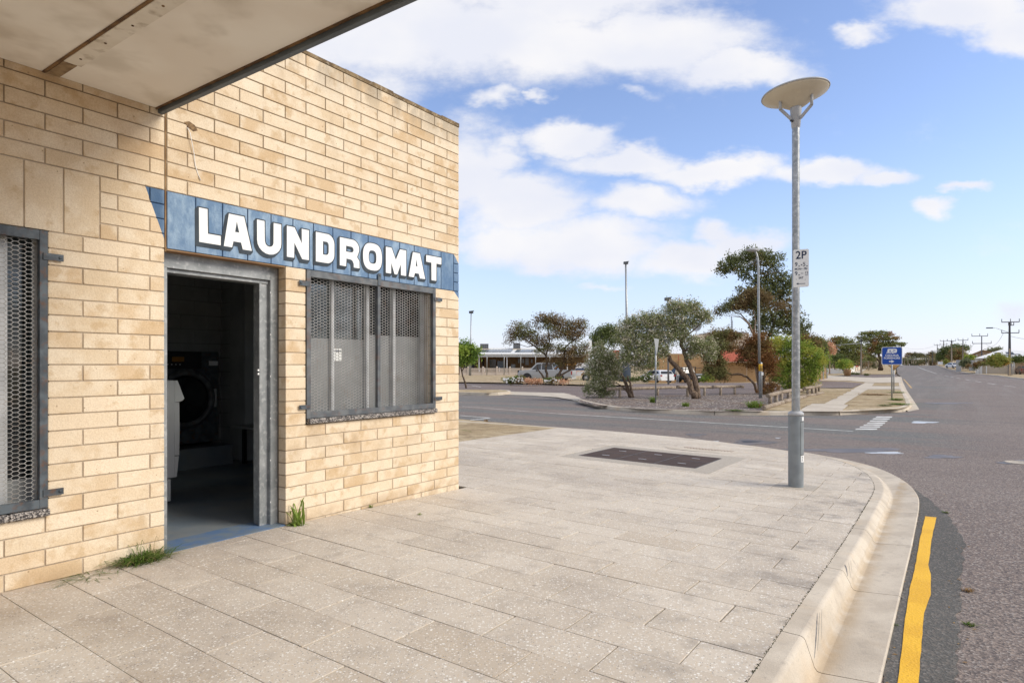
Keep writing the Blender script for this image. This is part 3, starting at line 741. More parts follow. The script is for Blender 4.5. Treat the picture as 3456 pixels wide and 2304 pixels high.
# ---- window grilles
def expanded(name, u0, u1, z0, z1, y, parent, px=.066, pz=.0262, w=.0030):
    m = MB(); nx = int((u1-u0)/px)+1; nz = int((z1-z0)/pz*2)+1
    def seg(a, b):
        a = (max(u0, min(u1, a[0])), max(z0, min(z1, a[1]))); b = (max(u0, min(u1, b[0])), max(z0, min(z1, b[1])))
        dx, dz = b[0]-a[0], b[1]-a[1]; L_ = math.hypot(dx, dz)
        if L_ < .003: return
        nx_, nz_ = -dz/L_*w/2, dx/L_*w/2
        m.add([(a[0]+nx_, y, a[1]+nz_), (b[0]+nx_, y, b[1]+nz_), (b[0]-nx_, y, b[1]-nz_), (a[0]-nx_, y, a[1]-nz_),
               (a[0]+nx_, y+.003, a[1]+nz_), (b[0]+nx_, y+.003, b[1]+nz_), (b[0]-nx_, y+.003, b[1]-nz_), (a[0]-nx_, y+.003, a[1]-nz_)],
              [[3,2,1,0],[0,1,5,4],[2,3,7,6]])
    for j in range(nz+1):
        for i in range(-1, nx+1):
            ox = u0+i*px+(px/2 if j % 2 else 0); oz = z0+j*pz/2*1.0*2/2
            zz = z0+j*pz/2
            if zz > z1: continue
            # short bond, then two slanting strands
            a = (ox, zz); b = (ox+px*.30, zz); c_ = (ox+px*.5, zz+pz/2); d_ = (ox-px*.2, zz+pz/2)
            seg(a, b); seg(b, c_); seg(a, d_)
    o = m.build(name, M['mesh'], parent, recalc=False); o['kind'] = 'stuff'; return o
def grille(u0, u1, z0, z1, mats, lugs, mids=()):
    g = bpy.data.objects.new('security_grille', None); link(g, shop)
    bw = .042
    def bar(a, b, c, d, y0=-.012, y1=.022):
        q = MB(); q.box(a, b, y0, y1, c, d, bev=.002); q.build('frame_bar', M[mats], g)
    bar(u0, u0+bw, z0, z1); bar(u1-bw, u1, z0, z1); bar(u0+bw, u1-bw, z1-.058, z1); bar(u0+bw, u1-bw, z0, z0+.052)
    for a, b in mids: bar(a, b, z0+.052, z1-.058)
    expanded('expanded_mesh', u0+bw, u1-bw, z0+.05, z1-.056, .024, g)
    for (a, b, c, d, blt) in lugs:
        q = MB(); q.box(a, b, -.0185, -.0125, c, d); 
        bx, bz = blt; q.lathe([(0, -.006), (.008, -.006), (.009, 0)], (bx, -.0185, bz), 8, M=Matrix.Rotation(R(90), 4, 'X').inverted())
        q.build('fixing_lug', M['steel_dark'], g)
    return g
grille(-2.0, -.391, .849, 2.098, 'steel_grey', [(-2.077,-1.97,1.958,2.0,(-2.062,1.98)),(-2.077,-1.97,.93,.966,(-2.062,.948)),(-.42,-.298,1.968,2.003,(-.312,1.985)),(-.42,-.298,.93,.966,(-.312,.948)),(-1.205,-1.166,2.045,2.16,(-1.186,2.143))], [(-1.205, -1.168)])
grille(-5.63, -3.845, .449, 2.098, 'steel_dark', [(-3.87,-3.766,1.926,1.966,(-3.784,1.946)),(-3.87,-3.766,.517,.556,(-3.784,.537))], [(-4.76, -4.72)])
for (a, b, z) in ((-1.99, -.383, .8), (-5.65, -3.838, .398)):
    n = int((b-a)/.2); 
    for i in range(n):
        q = MB(); q.box(a+(b-a)/n*i+.0015, a+(b-a)/n*(i+1)-.0015, -.034, .16, z+.004, z+.046, bev=.006)
        q.build('sill_tile', M['terrazzo'], shop)
# ---- windows behind the grilles
def window(u0, u1, z0, z1, d, mull, panes, reveal=True):
    w = bpy.data.objects.new('window', None); link(w, shop); t_ = .035
    q = MB()
    q.box(u0, u1, d-.02, d+.03, z0, z0+t_); q.box(u0, u1, d-.02, d+.03, z1-t_, z1); q.box(u0, u0+t_, d-.02, d+.03, z0+t_, z1-t_); q.box(u1-t_, u1, d-.02, d+.03, z0+t_, z1-t_)
    q.box(u0, u1, d-.055, d-.02, z0, z0+.02)
    q.build('window_frame', M['alu'], w)
    for a, b in mull:
        q = MB(); q.box(a, b, d-.03, d+.02, z0+t_, z1-t_); q.build('mullion', M['alu'], w)
    for (a, b, zf, dd, mt) in panes:
        q = MB(); q.box(a, b, d+dd, d+dd+.004, zf, z1-t_); q.build('pane', M['glass'], w)
        if zf > z0+.1: q = MB(); q.box(a, b, d+dd, d+dd+.004, z0+t_, zf-.001); q.build('filmed_pane', M[mt], w)
    return w
d = .165
w1 = window(-2.0, -.4, .846, 2.1, d, [(-1.625, -1.595), (-1.215, -1.180), (-.86, -.828)], [(-1.965, -1.2, 1.537, .0, 'film'), (-1.2, -.435, 1.59, .012, 'film')])
q = MB(); q.box(-.56, -.52, d+.06, d+.08, .88, 2.06); q.box(-.66, -.58, d+.05, d+.06, .88, 2.06); q.build('blind', M['alu'], w1)
q = MB(); q.box(-1.594, -1.484, d-.003, d-.001, 1.336, 1.448); wn = q.build('warning_notice', M['signwhite'], w1)
w2 = window(-5.65, -3.845, .45, 2.1, .13, [(-4.05, -4.01), (-4.76, -4.72)], [(-5.6, -3.88, .62, .0, 'film')])
q = MB(); q.box(-5.3, -4.13, .20, .21, 1.25, 2.05); q.build('blind', M['signwhite'], w2)
q = MB(); q.box(-5.3, -4.2, .26, .27, .55, 1.25); q.build('inner_shelf', M['film'], w2)
# ---- door frame (pressed galvanised steel) and threshold
q = MB(); df = bpy.data.objects.new('door_frame', None); link(df, shop)
q.box(-2.268, -2.201, .10, .24, 0, 2.097, bev=.002); q.box(-2.330, -2.268, .135, .24, 0, 2.03, bev=.002); q.box(-2.349, -2.330, .128, .15, 0, 2.0); q.build('jamb', M['galv_door'], df)
q = MB(); q.box(-3.143, -3.09, .10, .24, 0, 2.097, bev=.002); q.build('jamb', M['galv_door'], df)
q = MB(); q.box(-3.14, -2.268, .098, .24, 1.985, 2.097, bev=.002); q.box(-3.14, -2.268, .125, .24, 1.955, 1.984, bev=.003); q.build('head', M['galv_door'], df)
q = MB()
for z in (.18, .52, .86, 1.2, 1.54, 1.88):
    for u_ in (-2.3285, -2.2665): q.box(u_-.004, u_, .097 if u_ > -2.3 else .131, .101 if u_ > -2.3 else .136, z, z+.012)
q.build('frame_rivets', M['white'], df)
q = MB(); q.box(-2.362, -2.349, .13, .14, 1.22, 1.235); q.box(-2.362, -2.349, .13, .14, 1.25, 1.265); q.build('strike_plate', M['white'], df)
q = MB(); q.box(-3.144, -2.2, .002, .12, 2.09, 2.1); q.build('lintel_soffit', M['timber'], shop)
q = MB(); q.box(-3.15, -2.2, -.005, .30, -.09, .004); q.build('threshold', M['threshold'], shop)
# ---- interior
q = MB(); q.box(-6.4, -.16, .30, 5.9, -.1, .002); q.build('interior_floor', M['floor'], shop)
q = MB(); q.box(-6.4, -.16, .16, 5.9, 2.75, 2.85); q.build('interior_ceiling', M['blockwork'], shop)
def blockwall(name, x0, x1, y0, y1, axis):
    q = MB(); q.cur = 0; q.box(x0, x1, y0, y1, 0, 2.75); q.cur = 1
    q.build(name, [M['blockjoint']], shop)
    p = MB(); L_ = (x1-x0) if axis == 'x' else (y1-y0)
    for k in range(14):
        o_ = 0 if k % 2 else .2; a = -o_
        while a < L_:
            s0, s1 = max(a, 0)+.003, min(a+.4, L_)-.003; a += .4
            if s1-s0 < .02: continue
            if axis == 'x': p.box(x0+s0, x0+s1, y0-.006, y0, k*.2+.003, k*.2+.197)
            else: p.box(x0-.006, x0, y0+s0, y0+s1, k*.2+.003, k*.2+.197)
    o = p.build('painted_blocks', M['blockwork'], shop); o['kind'] = 'stuff'
blockwall('back_wall', -6.4, -.2, 4.35, 4.5, 'x'); blockwall('side_wall_lining', -.2, -.17, .3, 4.35, 'y')
q = MB(); q.box(-.42, -.2, 3.4, 3.75, 0, 2.75); q.build('wall_pier', M['blockwork'], shop)
q = MB(); q.box(-3.05, -.62, 3.35, 4.34, 0, .25); q.build('machine_plinth', M['floor'], shop)
q = MB(); q.box(-6.4, -6.3, .2, 5., 0, 2.75); q.build('far_side_wall', M['blockwork'], shop)
# white front-loader, seen from its side just inside the door
DR = thing('washing_machine', 'white washing machine just inside the doorway, seen side-on', 'washing machine', W(-2.56, -1.57)+(0.004,), BRZ)
q = MB(); q.box(-.62, .275, .0, .62, .235, 1.15, bev=.008); q.build('cabinet', M['white'], DR)
q = MB(); q.prism([(.276,1.148),(.30,1.148),(.365,.975),(.345,.955),(.31,.945),(.276,.945)], .005, .615); q.build('control_panel', M['white'], DR)
q = MB(); q.prism([(.276,.94),(.318,.94),(.322,.70),(.318,.44),(.276,.44)], .01, .61); q.build('front_door', M['white'], DR)
q = MB(); q.prism([(.276,.432),(.315,.432),(.295,.24),(.276,.235)], .01, .61); q.build('kick_panel', M['white'], DR)
q = MB(); q.box(-.62, .235, .0, .62, .02, .226, bev=.004); q.build('plinth_drawer', M['white'], DR)
q = MB(); q.box(-.02, .22, -.002, 0, .05, .2); q.build('side_plate', M['white'], DR)
q = MB()
for a in (-.5, .16): q.tube([(a, .06, 0), (a, .06, .03)], .025, 10)
q.build('foot', M['black'], DR)
# commercial washer
CW = thing('commercial_washer', 'tall dark commercial front-load washer against the back wall', 'washing machine', W(-1.17, -3.5)+(.25,), BRZ)
q = MB(); q.box(-.44, .44, 0, .8, .05, 1.22, bev=.01); q.build('cabinet', M['steel_dark'], CW)
q = MB(); q.box(-.44, .20, -.02, -.001, 1.0, 1.22, bev=.004); q.build('control_panel', M['black'], CW)
q = MB(); q.box(-.18, -.03, -.024, -.0205, 1.09, 1.15); q.build('display', mat('amber_display', (.35, .16, .02), .4), CW)
q = MB()
for i in range(4): q.box(-.24+.05*i, -.225+.05*i, -.024, -.0205, 1.05, 1.06)
q.box(-.42, -.34, -.024, -.0205, 1.06, 1.14); q.build('buttons', M['white'], CW)
RX = Matrix.Rotation(R(90), 4, 'X')
q = MB(); q.lathe([(.36, 0), (.37, .03), (.33, .05), (.30, .045), (.295, .0)], (0, -.002, .62), 48, M=RX); q.build('door_ring', M['steel_grey'], CW)
q = MB(); q.lathe([(.295, .01), (.25, .05), (.15, .075), (0.001, .085)], (0, -.002, .62), 40, M=RX); q.build('door_glass', M['glassdark'], CW)
q = MB(); q.box(.335, .40, -.03, -.001, .5, .74, bev=.01); q.build('door_handle', M['alu'], CW)
q = MB(); q.box(.30, .42, -.012, -.001, 1.04, 1.10); q.build('latch_plate', M['white'], CW)
BN = thing('bench', 'narrow grey bench inside on the right of the doorway', 'bench', W(-.55, -3.0)+(0,), BRZ)
q = MB(); q.box(-.1, .36, -1.2, .32, .47, .50, bev=.004); q.build('seat', M['blockwork'], BN)
for yy_ in (-1.1, .2):
    q = MB(); q.bar((.0, yy_, .0), (.0, yy_, .47), .04, .04); q.build('leg', M['black'], BN)
# ---- canopy
aw = bpy.data.objects.new('canopy', None); link(aw, shop)
SZ = 3.045
for (a, b) in ((-3.842, -3.206), (-5.04, -3.848), (-6.24, -5.046)):
    q = MB(); q.box(a, b, -3.1, -.004, SZ, SZ+.012); q.build('soffit_sheet', M['soffit'], aw)
q = MB(); q.box(-3.205, -3.168, -3.14, -.004, SZ-.032, SZ+.30, bev=.003); q.build('end_fascia', M['fascia'], aw)
q = MB(); q.box(-6.24, -3.168, -3.18, -3.141, SZ-.032, SZ+.30, bev=.003); q.build('front_fascia', M['fascia'], aw)
q = MB(); q.box(-3.222, -3.206, -3.1, -.004, SZ-.006, SZ); q.build('rust_bead', M['rustline'], aw)
q = MB(); q.box(-6.24, -3.168, -3.14, -.004, SZ+.26, SZ+.30); q.build('canopy_deck', M['tin'], aw)
for u_ in (-3.845, -5.043):
    q = MB(); q.box(u_-.012, u_+.078, -3.1, -.27, SZ-.008, SZ-.001, bev=.0015); q.build('cover_strip', M['soffit_strip'], aw)
    q = MB(); q.box(u_-.030, u_-.013, -3.1, -.004, SZ-.005, SZ-.0015); q.build('strip_edge', M['rustline'], aw)
    q = MB(); q.box(u_-.010, u_+.06, -.26, -.01, SZ-.006, SZ-.001); q.build('patched_strip', noisy('patched_plaster', (.33, .24, .14), (.22, .15, .09), 20., .9), aw)
    q = MB()
    for i in range(9): q.lathe([(0, -.004), (.006, -.0035), (.0075, 0)], (u_+.033, -.38-.31*i, SZ-.008), 8)
    q.build('screw_heads', M['rustline'], aw)['kind'] = 'stuff'
q = MB()
for i in range(26):
    y = -3.0+i*.12; q.lathe([(0, -.003), (.005, -.002), (.006, 0)], (-3.212, y, SZ-.006), 6)
q.build('edge_screws', M['rustline'], aw)['kind'] = 'stuff'
# ---- broken cable entry with a white wire
u_, z_ = wallS(643, 428)
q = MB(); q.prism([(u_-.045, z_+.02), (u_-.01, z_+.035), (u_+.03, z_+.02), (u_+.052, z_-.012), (u_+.02, z_-.028), (u_-.02, z_-.01)], -.0016, .003); q.build('broken_cable_hole', noisy('broken_edge', (.10, .06, .035), (.28, .18, .09), 30.), shop)
q = MB(); wp = [(630, 432), (637, 450), (643, 480), (652, 520), (658, 560), (668, 590), (676, 610)]
q.tube([(wallS(*p)[0], -.01-.008*math.sin(i), wallS(*p)[1]) for i, p in enumerate(wp)], .0028, 6)
q.tube([(wallS(676, 610)[0], -.008, wallS(676, 610)[1]), (wallS(669, 596)[0], -.012, wallS(669, 596)[1])], .002, 5); q.build('loose_wire', M['white'], shop)
def text_mesh(body, size, mat_, loc, rot, parent, name='lettering', ext=.0004, ax='CENTER', space=1., sx=1., off=0.):
    cu = bpy.data.curves.new('t', 'FONT'); cu.body = body; cu.size = size; cu.align_x = ax; cu.align_y = 'CENTER'; cu.extrude = ext; cu.space_character = space; cu.offset = off
    o = bpy.data.objects.new('t', cu); col.objects.link(o); dg = bpy.context.evaluated_depsgraph_get()
    me = bpy.data.meshes.new_from_object(o.evaluated_get(dg)); bpy.data.objects.remove(o); me.materials.clear(); me.materials.append(mat_)
    if sx != 1.:
        for v in me.vertices: v.co.x *= sx
    r = bpy.data.objects.new(name, me); link(r, parent); r.location = loc; r.rotation_euler = rot
    return r
text_mesh('WARNING', .021, M['signink'], (-1.539, d-.0040, 1.425), (R(90), 0, 0), w1, name='notice_lettering', off=.0006)
# ================================================================ GROUND, ROADS, FOOTPATH, KERBS
def grid_sheet(name, x0, x1, y0, y1, step, m, off):
    """terrain sheet: rows further apart with distance"""
    ys = []; y = y0
    while y < y1: ys.append(y); y += max(step, abs(y)*.05)
    ys.append(y1); xs = []; x = 0
    while x < x1: xs.append(x); x += max(step, abs(x)*.06)
    xs.append(x1); xs = sorted(set([-q for q in xs if -q > x0]+[x0]+xs))
    vs = [(a, b, zroad(a, b)+off-(.0 if b < 30 else min(.5, (b-30)*.002))) for b in ys for a in xs]; n = len(xs)
    fs = [[j*n+i, j*n+i+1, (j+1)*n+i+1, (j+1)*n+i] for j in range(len(ys)-1) for i in range(n-1)]
    o = mesh_obj(name, vs, fs, m, smooth=True); o['kind'] = 'structure'; return o
grid_sheet('ground', -2500, 2500, -300, 5000, 3., M['dirt'], -.09)
G = lambda p, zf=zroad, off=0.: ground(p[0], p[1], zf, off).to_2d()
# --- footpath: 600 x 300 pavers laid at right angles to the wall
FP = [(-7.5, 3.72), (-3, 3.722), (1.0, 3.722), (2.6, 3.71), (3.2, 3.69), (3.71, 3.62), (4.1, 3.55), (4.46, 3.45), (4.74, 3.35), (4.96, 3.26), (5.18, 3.17), (5.35, 3.08), (5.5, 2.97), (5.63, 2.84), (5.80, 2.69), (5.96, 2.50), (6.05, 2.32)]
SIDE_E = [(6.05, 2.32), (6.35, 1.6), (6.6, .8), (6.78, 0.), (6.83, -.7), (6.80, -2.7), (6.8, -6.)]
def clip_half(poly, a, b):
    """keep the side of line a->b where n is smaller (the footpath side)"""
    out = []; side = lambda p: (b[0]-a[0])*(p[1]-a[1])-(b[1]-a[1])*(p[0]-a[0])
    for i, p in enumerate(poly):
        q = poly[(i+1) % len(poly)]; sp, sq = side(p), side(q)
        if sp <= 0: out.append(p)
        if sp*sq < 0: t = sp/(sp-sq); out.append((p[0]+(q[0]-p[0])*t, p[1]+(q[1]-p[1])*t))
    return out
full = FP+SIDE_E[1:5]+[(6.8, -9.)]
foot = thing('footpath', None, None, kind='structure')
bed = drape('joint_bed', [W(*p) for p in [(-7.5, -.0)]+FP+SIDE_E[1:5]+[(6.80, -2.75), (0.0, -2.75), (0.0, 0.)]], M['bedding'], zfoot, -.012, .6, parent=foot)
PIT = (3.18, 4.40, -.26, 1.55)          # u0 u1 n0 n1
RIM = (2.9, 4.72, -.45, 1.83)
def rects():
    out = []
    k0 = -.475
    i = int((-7.5-k0)/.3)-1
    while k0+.3*i < 6.9:
        u0 = k0+.3*i; n = -.17 if i % 2 else -.47; n -= 3.0 if u0 > 0 else 0
        base = -2.75 if u0 > -.01 else 0.004
        while n < 3.8:
            a, b = max(n, base), n+.6; n += .6
            if b-a < .03: continue
            if u0 < 0 < u0+.3 and a < 0: 
                out.append((.002, u0+.3, a, min(b, 0))); 
                if b > 0: out.append((u0, u0+.3, .004, b))
                continue
            out.append((u0, u0+.3, a, b))
        i += 1
    return out
def minus(r, h):
    u0, u1, n0, n1 = r
    if u1 <= h[0] or u0 >= h[1] or n1 <= h[2] or n0 >= h[3]: return [r]
    o = []
    if n0 < h[2]: o.append((u0, u1, n0, h[2]))
    if n1 > h[3]: o.append((u0, u1, h[3], n1))
    a, b = max(n0, h[2]), min(n1, h[3])
    if u0 < h[0]: o.append((u0, h[0], a, b))
    if u1 > h[1]: o.append((h[1], u1, a, b))
    return [q for q in o if q[1]-q[0] > .02 and q[3]-q[2] > .02]
pv = []
LAMP_UN = (2.669, 2.925)
holes = [RIM, (LAMP_UN[0]-.17, LAMP_UN[0]+.17, LAMP_UN[1]-.22, LAMP_UN[1]+.22)]
for r in rects():
    rs = [r]
    for h in holes: rs = [q for s_ in rs for q in minus(s_, h)]
    for q in rs:
        g = random.choice((.0020, .0030, .0044, .0058))
        g2 = random.choice((.0014, .0022, .0034)); poly = [(q[0]+g2, q[2]+g), (q[0]+g2, q[3]-g), (q[1]-g2, q[3]-g), (q[1]-g2, q[2]+g)]
        for a, b in zip(full, full[1:]):
            if len(poly) < 3: break
            poly = clip_half(poly, a, b)
        if len(poly) < 3: continue
        ar = abs(sum(poly[i][0]*poly[(i+1) % len(poly)][1]-poly[(i+1) % len(poly)][0]*poly[i][1] for i in range(len(poly))))/2
        if ar < .004: continue
        cu = sum(p[0] for p in poly)/len(poly); cn = sum(p[1] for p in poly)/len(poly)
        X, Y = W(cu, cn)
        if Y > .3:
            sx = CX+F*X/Y; sy = YV+F*1.38/Y; see = -50 < sx < 3500 and sy < 2450
        else: see = False
        pv.append((0 if see else 1, -ar/(Y*Y if Y > .3 else 1e3), poly))
pv.sort(key=lambda q: (q[0], q[1]))
def paver_geo(mb, poly, dz):
    P = [W(*p) for p in poly]; n = len(P); c = (sum(p[0] for p in P)/n, sum(p[1] for p in P)/n)
    e = .0015
    top = []; mid = []; lo = []
    tx, ty = random.gauss(0, .0012), random.gauss(0, .0012)
    for x, y in P:
        z = zfoot(x, y)+dz+tx*(x-c[0])+ty*(y-c[1]); d = math.hypot(x-c[0], y-c[1]) or 1
        top.append((x+(c[0]-x)/d*e*1.4, y+(c[1]-y)/d*e*1.4, z)); mid.append((x, y, z-e)); lo.append((x, y, z-.02))
    vs = top+mid+lo
    fs = [list(range(n))]+[[n*k+i, n*k+(i+1) % n, n*(k-1)+(i+1) % n, n*(k-1)+i] for k in (1, 2) for i in range(n)]
    mb.add(vs, fs)
pj = MB()
for i, (_, _, poly) in enumerate(pv):
    dz = random.gauss(0, .0008)
    if i < 300:
        q = MB(); paver_geo(q, poly, dz); q.build('paver', M['paver'], foot)
    else: paver_geo(pj, poly, dz)
o = pj.build('small_pavers', M['paver_j'], foot); o['kind'] = 'stuff'
# pit: aggregate rim, steel lids
def flat(name, rect, m, off, parent, th=.02, n=1, bev=0):
    u0, u1, n0, n1 = rect; q = MB(); pts = [W(u0, n0), W(u0, n1), W(u1, n1), W(u1, n0)]
    z = [zfoot(*p)+off for p in pts]
    q.add([(p[0], p[1], a) for p, a in zip(pts, z)]+[(p[0], p[1], a-th) for p, a in zip(pts, z)], [[0,1,2,3],[4,7,6,5],[0,4,5,1],[1,5,6,2],[2,6,7,3],[3,7,4,0]])
    return q.build(name, m, parent)
for r in ((RIM[0], PIT[0]-.002, RIM[2], RIM[3]), (PIT[1]+.002, RIM[1], RIM[2], RIM[3]), (PIT[0]-.002, PIT[1]+.002, RIM[2], PIT[2]-.002), (PIT[0]-.002, PIT[1]+.002, PIT[3]+.002, RIM[3])):
    flat('pit_surround', (r[0]+.002, r[1]-.002, r[2]+.002, r[3]-.002), M['pitrim'], .0, foot)
flat('post_surround', (LAMP_UN[0]-.165, LAMP_UN[0]+.165, LAMP_UN[1]-.215, LAMP_UN[1]+.215), M['pitrim'], .001, foot)
pit = thing('access_pit', 'brown rectangular service pit cover with six hinged panels set in the footpath', 'pit cover')
nn = 3; wN = (PIT[3]-PIT[2])/nn; wU = (PIT[1]-PIT[0])/2
for i in range(nn):
    for j in range(2):
        r = (PIT[0]+j*wU+.006, PIT[0]+(j+1)*wU-.006, PIT[2]+i*wN+.006, PIT[2]+(i+1)*wN-.006)
        lid = flat('lid_panel', r, M['pitcover'], .002, pit)
        cu, cn = (r[0]+r[1])/2, (r[2]+r[3])/2
        hd = flat('lid_handle', (cu-.012, cu+.012, cn-.06, cn+.06), M['alu'], .0045, lid, .003)
fr_ = bpy.data.objects.new('pit_frame', None); link(fr_, pit)
for r in [(PIT[0], PIT[1], PIT[2]+i*wN-.004, PIT[2]+i*wN+.004) for i in range(4)]+[(PIT[0]+j*wU-.004, PIT[0]+j*wU+.004, PIT[2], PIT[3]) for j in range(3)]:
    flat('frame_rail', r, M['steel_grey'], .0035, fr_, .01)
# --- kerb swept along the footpath edge, in cast lengths
prof_k = [(.004, -.45), (.004, .001), (.088, -.001), (.098, -.003), (.107, -.008), (.114, -.017), (.150, -.122), (.156, -.134), (.170, -.142), (.190, -.146), (.432, -.122), (.440, -.128), (.440, -.2)]
def resample(pts, step):
    out = [pts[0]]; 
    for a, b in zip(pts, pts[1:]):
        L_ = math.hypot(b[0]-a[0], b[1]-a[1]); k = max(1, int(L_/step))
        for i in range(1, k+1): out.append((a[0]+(b[0]-a[0])*i/k, a[1]+(b[1]-a[1])*i/k))
    return out
def smooth_path(pts, it=3):
    for _ in range(it):
        pts = [pts[0]]+[((p[0]+2*q[0]+r[0])/4, (p[1]+2*q[1]+r[1])/4) for p, q, r in zip(pts, pts[1:], pts[2:])]+[pts[-1]]
    return pts
def sweep(name, path, profile, m, parent, zf, flip=1, cut=1.2, gap=.006, zadd=None):
    """path in world xy; profile offsets to the right of travel"""
    cum = [0]
    for a, b in zip(path, path[1:]): cum.append(cum[-1]+math.hypot(b[0]-a[0], b[1]-a[1]))
    def P(s):
        s = max(0, min(cum[-1], s))
        for i in range(len(cum)-1):
            if s <= cum[i+1]: break
        t = (s-cum[i])/(cum[i+1]-cum[i]); a, b = path[i], path[i+1]
        j0, j1 = max(i-1, 0), min(i+2, len(path)-1)
        p = (a[0]+(b[0]-a[0])*t, a[1]+(b[1]-a[1])*t)
        da = Vector((path[i+1][0]-path[j0][0], path[i+1][1]-path[j0][1])).normalized(); db = Vector((path[j1][0]-path[i][0], path[j1][1]-path[i][1])).normalized()
        d = da.lerp(db, t).normalized()
        return p, (d.y*flip, -d.x*flip)
    s = 0
    while s < cum[-1]-.05:
        e = min(s+cut, cum[-1]); q = MB(); n = max(2, int((e-s)/.15)+1); vs = []; k = len(profile)
        for i in range(n):
            ss = s+gap/2+(e-s-gap)*i/(n-1); p, r = P(ss)
            zb = zf(*p)
            for (o, h) in profile:
                x_, y_ = p[0]+r[0]*o, p[1]+r[1]*o
                vs.append((x_, y_, zb+h if zadd is None else zadd(ss, o, h, zb, x_, y_)))
        fs = [[i*k+j, i*k+j+1, (i+1)*k+j+1, (i+1)*k+j] for i in range(n-1) for j in range(k-1)]+[list(range(k)), list(range((n-1)*k, n*k))]
        wd = [math.hypot(profile[j+1][0]-profile[j][0], profile[j+1][1]-profile[j][1]) for j in range(k-1)]; q.add(vs, [f for i_, f in enumerate(fs[:-2]) if wd[i_ % (k-1)] < .03], True); q.add(vs, [f for i_, f in enumerate(fs[:-2]) if wd[i_ % (k-1)] >= .03], False); q.add(vs[:k], [list(range(k))]); q.add(vs[-k:], [list(range(k))]); ob = q.build(name, m, parent)
        s = e
kerb = thing('kerb', None, None, kind='structure')
KP = smooth_path(resample([(-7.5, 3.72)]+FP[1:], .1), 6)
KW = [W(*p) for p in KP]
# world path; the kerb flattens into the pram ramp round the corner
Ltot = sum(math.hypot(b[0]-a[0], b[1]-a[1]) for a, b in zip(KW, KW[1:]))
def zk(s, o, h, zb, x, y):
    low = zroad(x, y)+.006+(h+.146)*.75
    if h < -.4: return zroad(x, y)-.1
    if o < .13: return zb+h
    if o < .153: return low+.024
    if o < .16: return low+.012
    if h <= -.19: return zroad(x, y)-.06
    return low
sweep('kerb_segment', KW, prof_k, M['concrete'], kerb, lambda x, y: zfoot(x, y), 1, 1.4, .008, zk)
# moss and grit line between paving and kerb
q = MB(); r_ = random.Random(3)
for (x, y), (x2, y2) in zip(KW, KW[1:]):
    if y < .5: continue
    for _ in range(8):
        t = r_.random(); px, py = x+(x2-x)*t, y+(y2-y)*t; a = r_.uniform(.0015, .0045)*r_.choice((.7, 1, 1.6)); px += r_.gauss(0, .0035); py += r_.gauss(0, .0035)
        z = zfoot(px, py)+.001
        q.add([(px-a, py-a*.6, z), (px+a*.5, py-a, z), (px+a, py+a*.7, z), (px-a*.3, py+a, z), (px, py, z+a*.8)], [[0,1,4],[1,2,4],[2,3,4],[3,0,4]])
o = q.build('kerb_joint_moss', noisy('joint_moss', (.035, .03, .02), (.05, .06, .02), 8., .95), foot); o['kind'] = 'stuff'
# tyre scuffs on the kerb face: thin dark smears
def smear(name, pts, m, parent, off=.0012):
    q = MB(); q.add(pts, [[i for i in range(len(pts))]]); return q.build(name, m, parent)
def kerb_pt(s, o):
    """point on the kerb profile at u = s, offset o"""
    hs = prof_k; h = 0
    for (a, ha), (b, hb) in zip(hs[1:], hs[2:]):
        if a <= o <= b: h = ha+(hb-ha)*(o-a)/(b-a)
    x, y = W(s, 3.721+o); X0, Y0 = W(s, 3.721); return Vector((x, y, zfoot(X0, Y0)+h))
scuff = noisy('tyre_scuff', (.10, .10, .11), (.22, .21, .20), 40., .8)
def kerb_pt(s, o):
    hs = prof_k; X0, Y0 = W(s, 3.721); x, y = W(s, 3.721+o); z = 0
    for (a, ha), (b, hb) in zip(hs[1:], hs[2:]):
        if a <= o <= b: za, zb_ = [zk(0, q, h, zfoot(X0, Y0), *W(s, 3.721+q)) for q, h in ((a, ha), (b, hb))]; z = za+(zb_-za)*(o-a)/(b-a)
    return Vector((x, y, z))
for (s0, o0, s1, o1, L_) in ((-1.50, .104, -1.86, .149, .085), (-1.46, .110, -1.76, .148, .028), (-1.40, .111, -1.62, .145, .016), (-.36, .096, -.48, .130, .085), (-.24, .106, -.42, .142, .024), (-.16, .110, -.33, .140, .014)):
    lo, hi = [], []
    for k in range(9):
        t = k/8; p = kerb_pt(s0+(s1-s0)*t, o0+(o1-o0)*t)+Vector((.0012, -.0006, .0010)); w_ = L_*math.sin(math.pi*min(.97, t*.8+.1))*.5
        p2 = kerb_pt(s0+(s1-s0)*t+w_, o0+(o1-o0)*t)+Vector((.0012, -.0006, .0010)); lo.append(p); hi.append(p2)
    q = MB(); q.add(lo+hi, [[i, i+1, 10+i, 9+i] for i in range(8)]); q.build('scuff_mark', scuff, kerb)
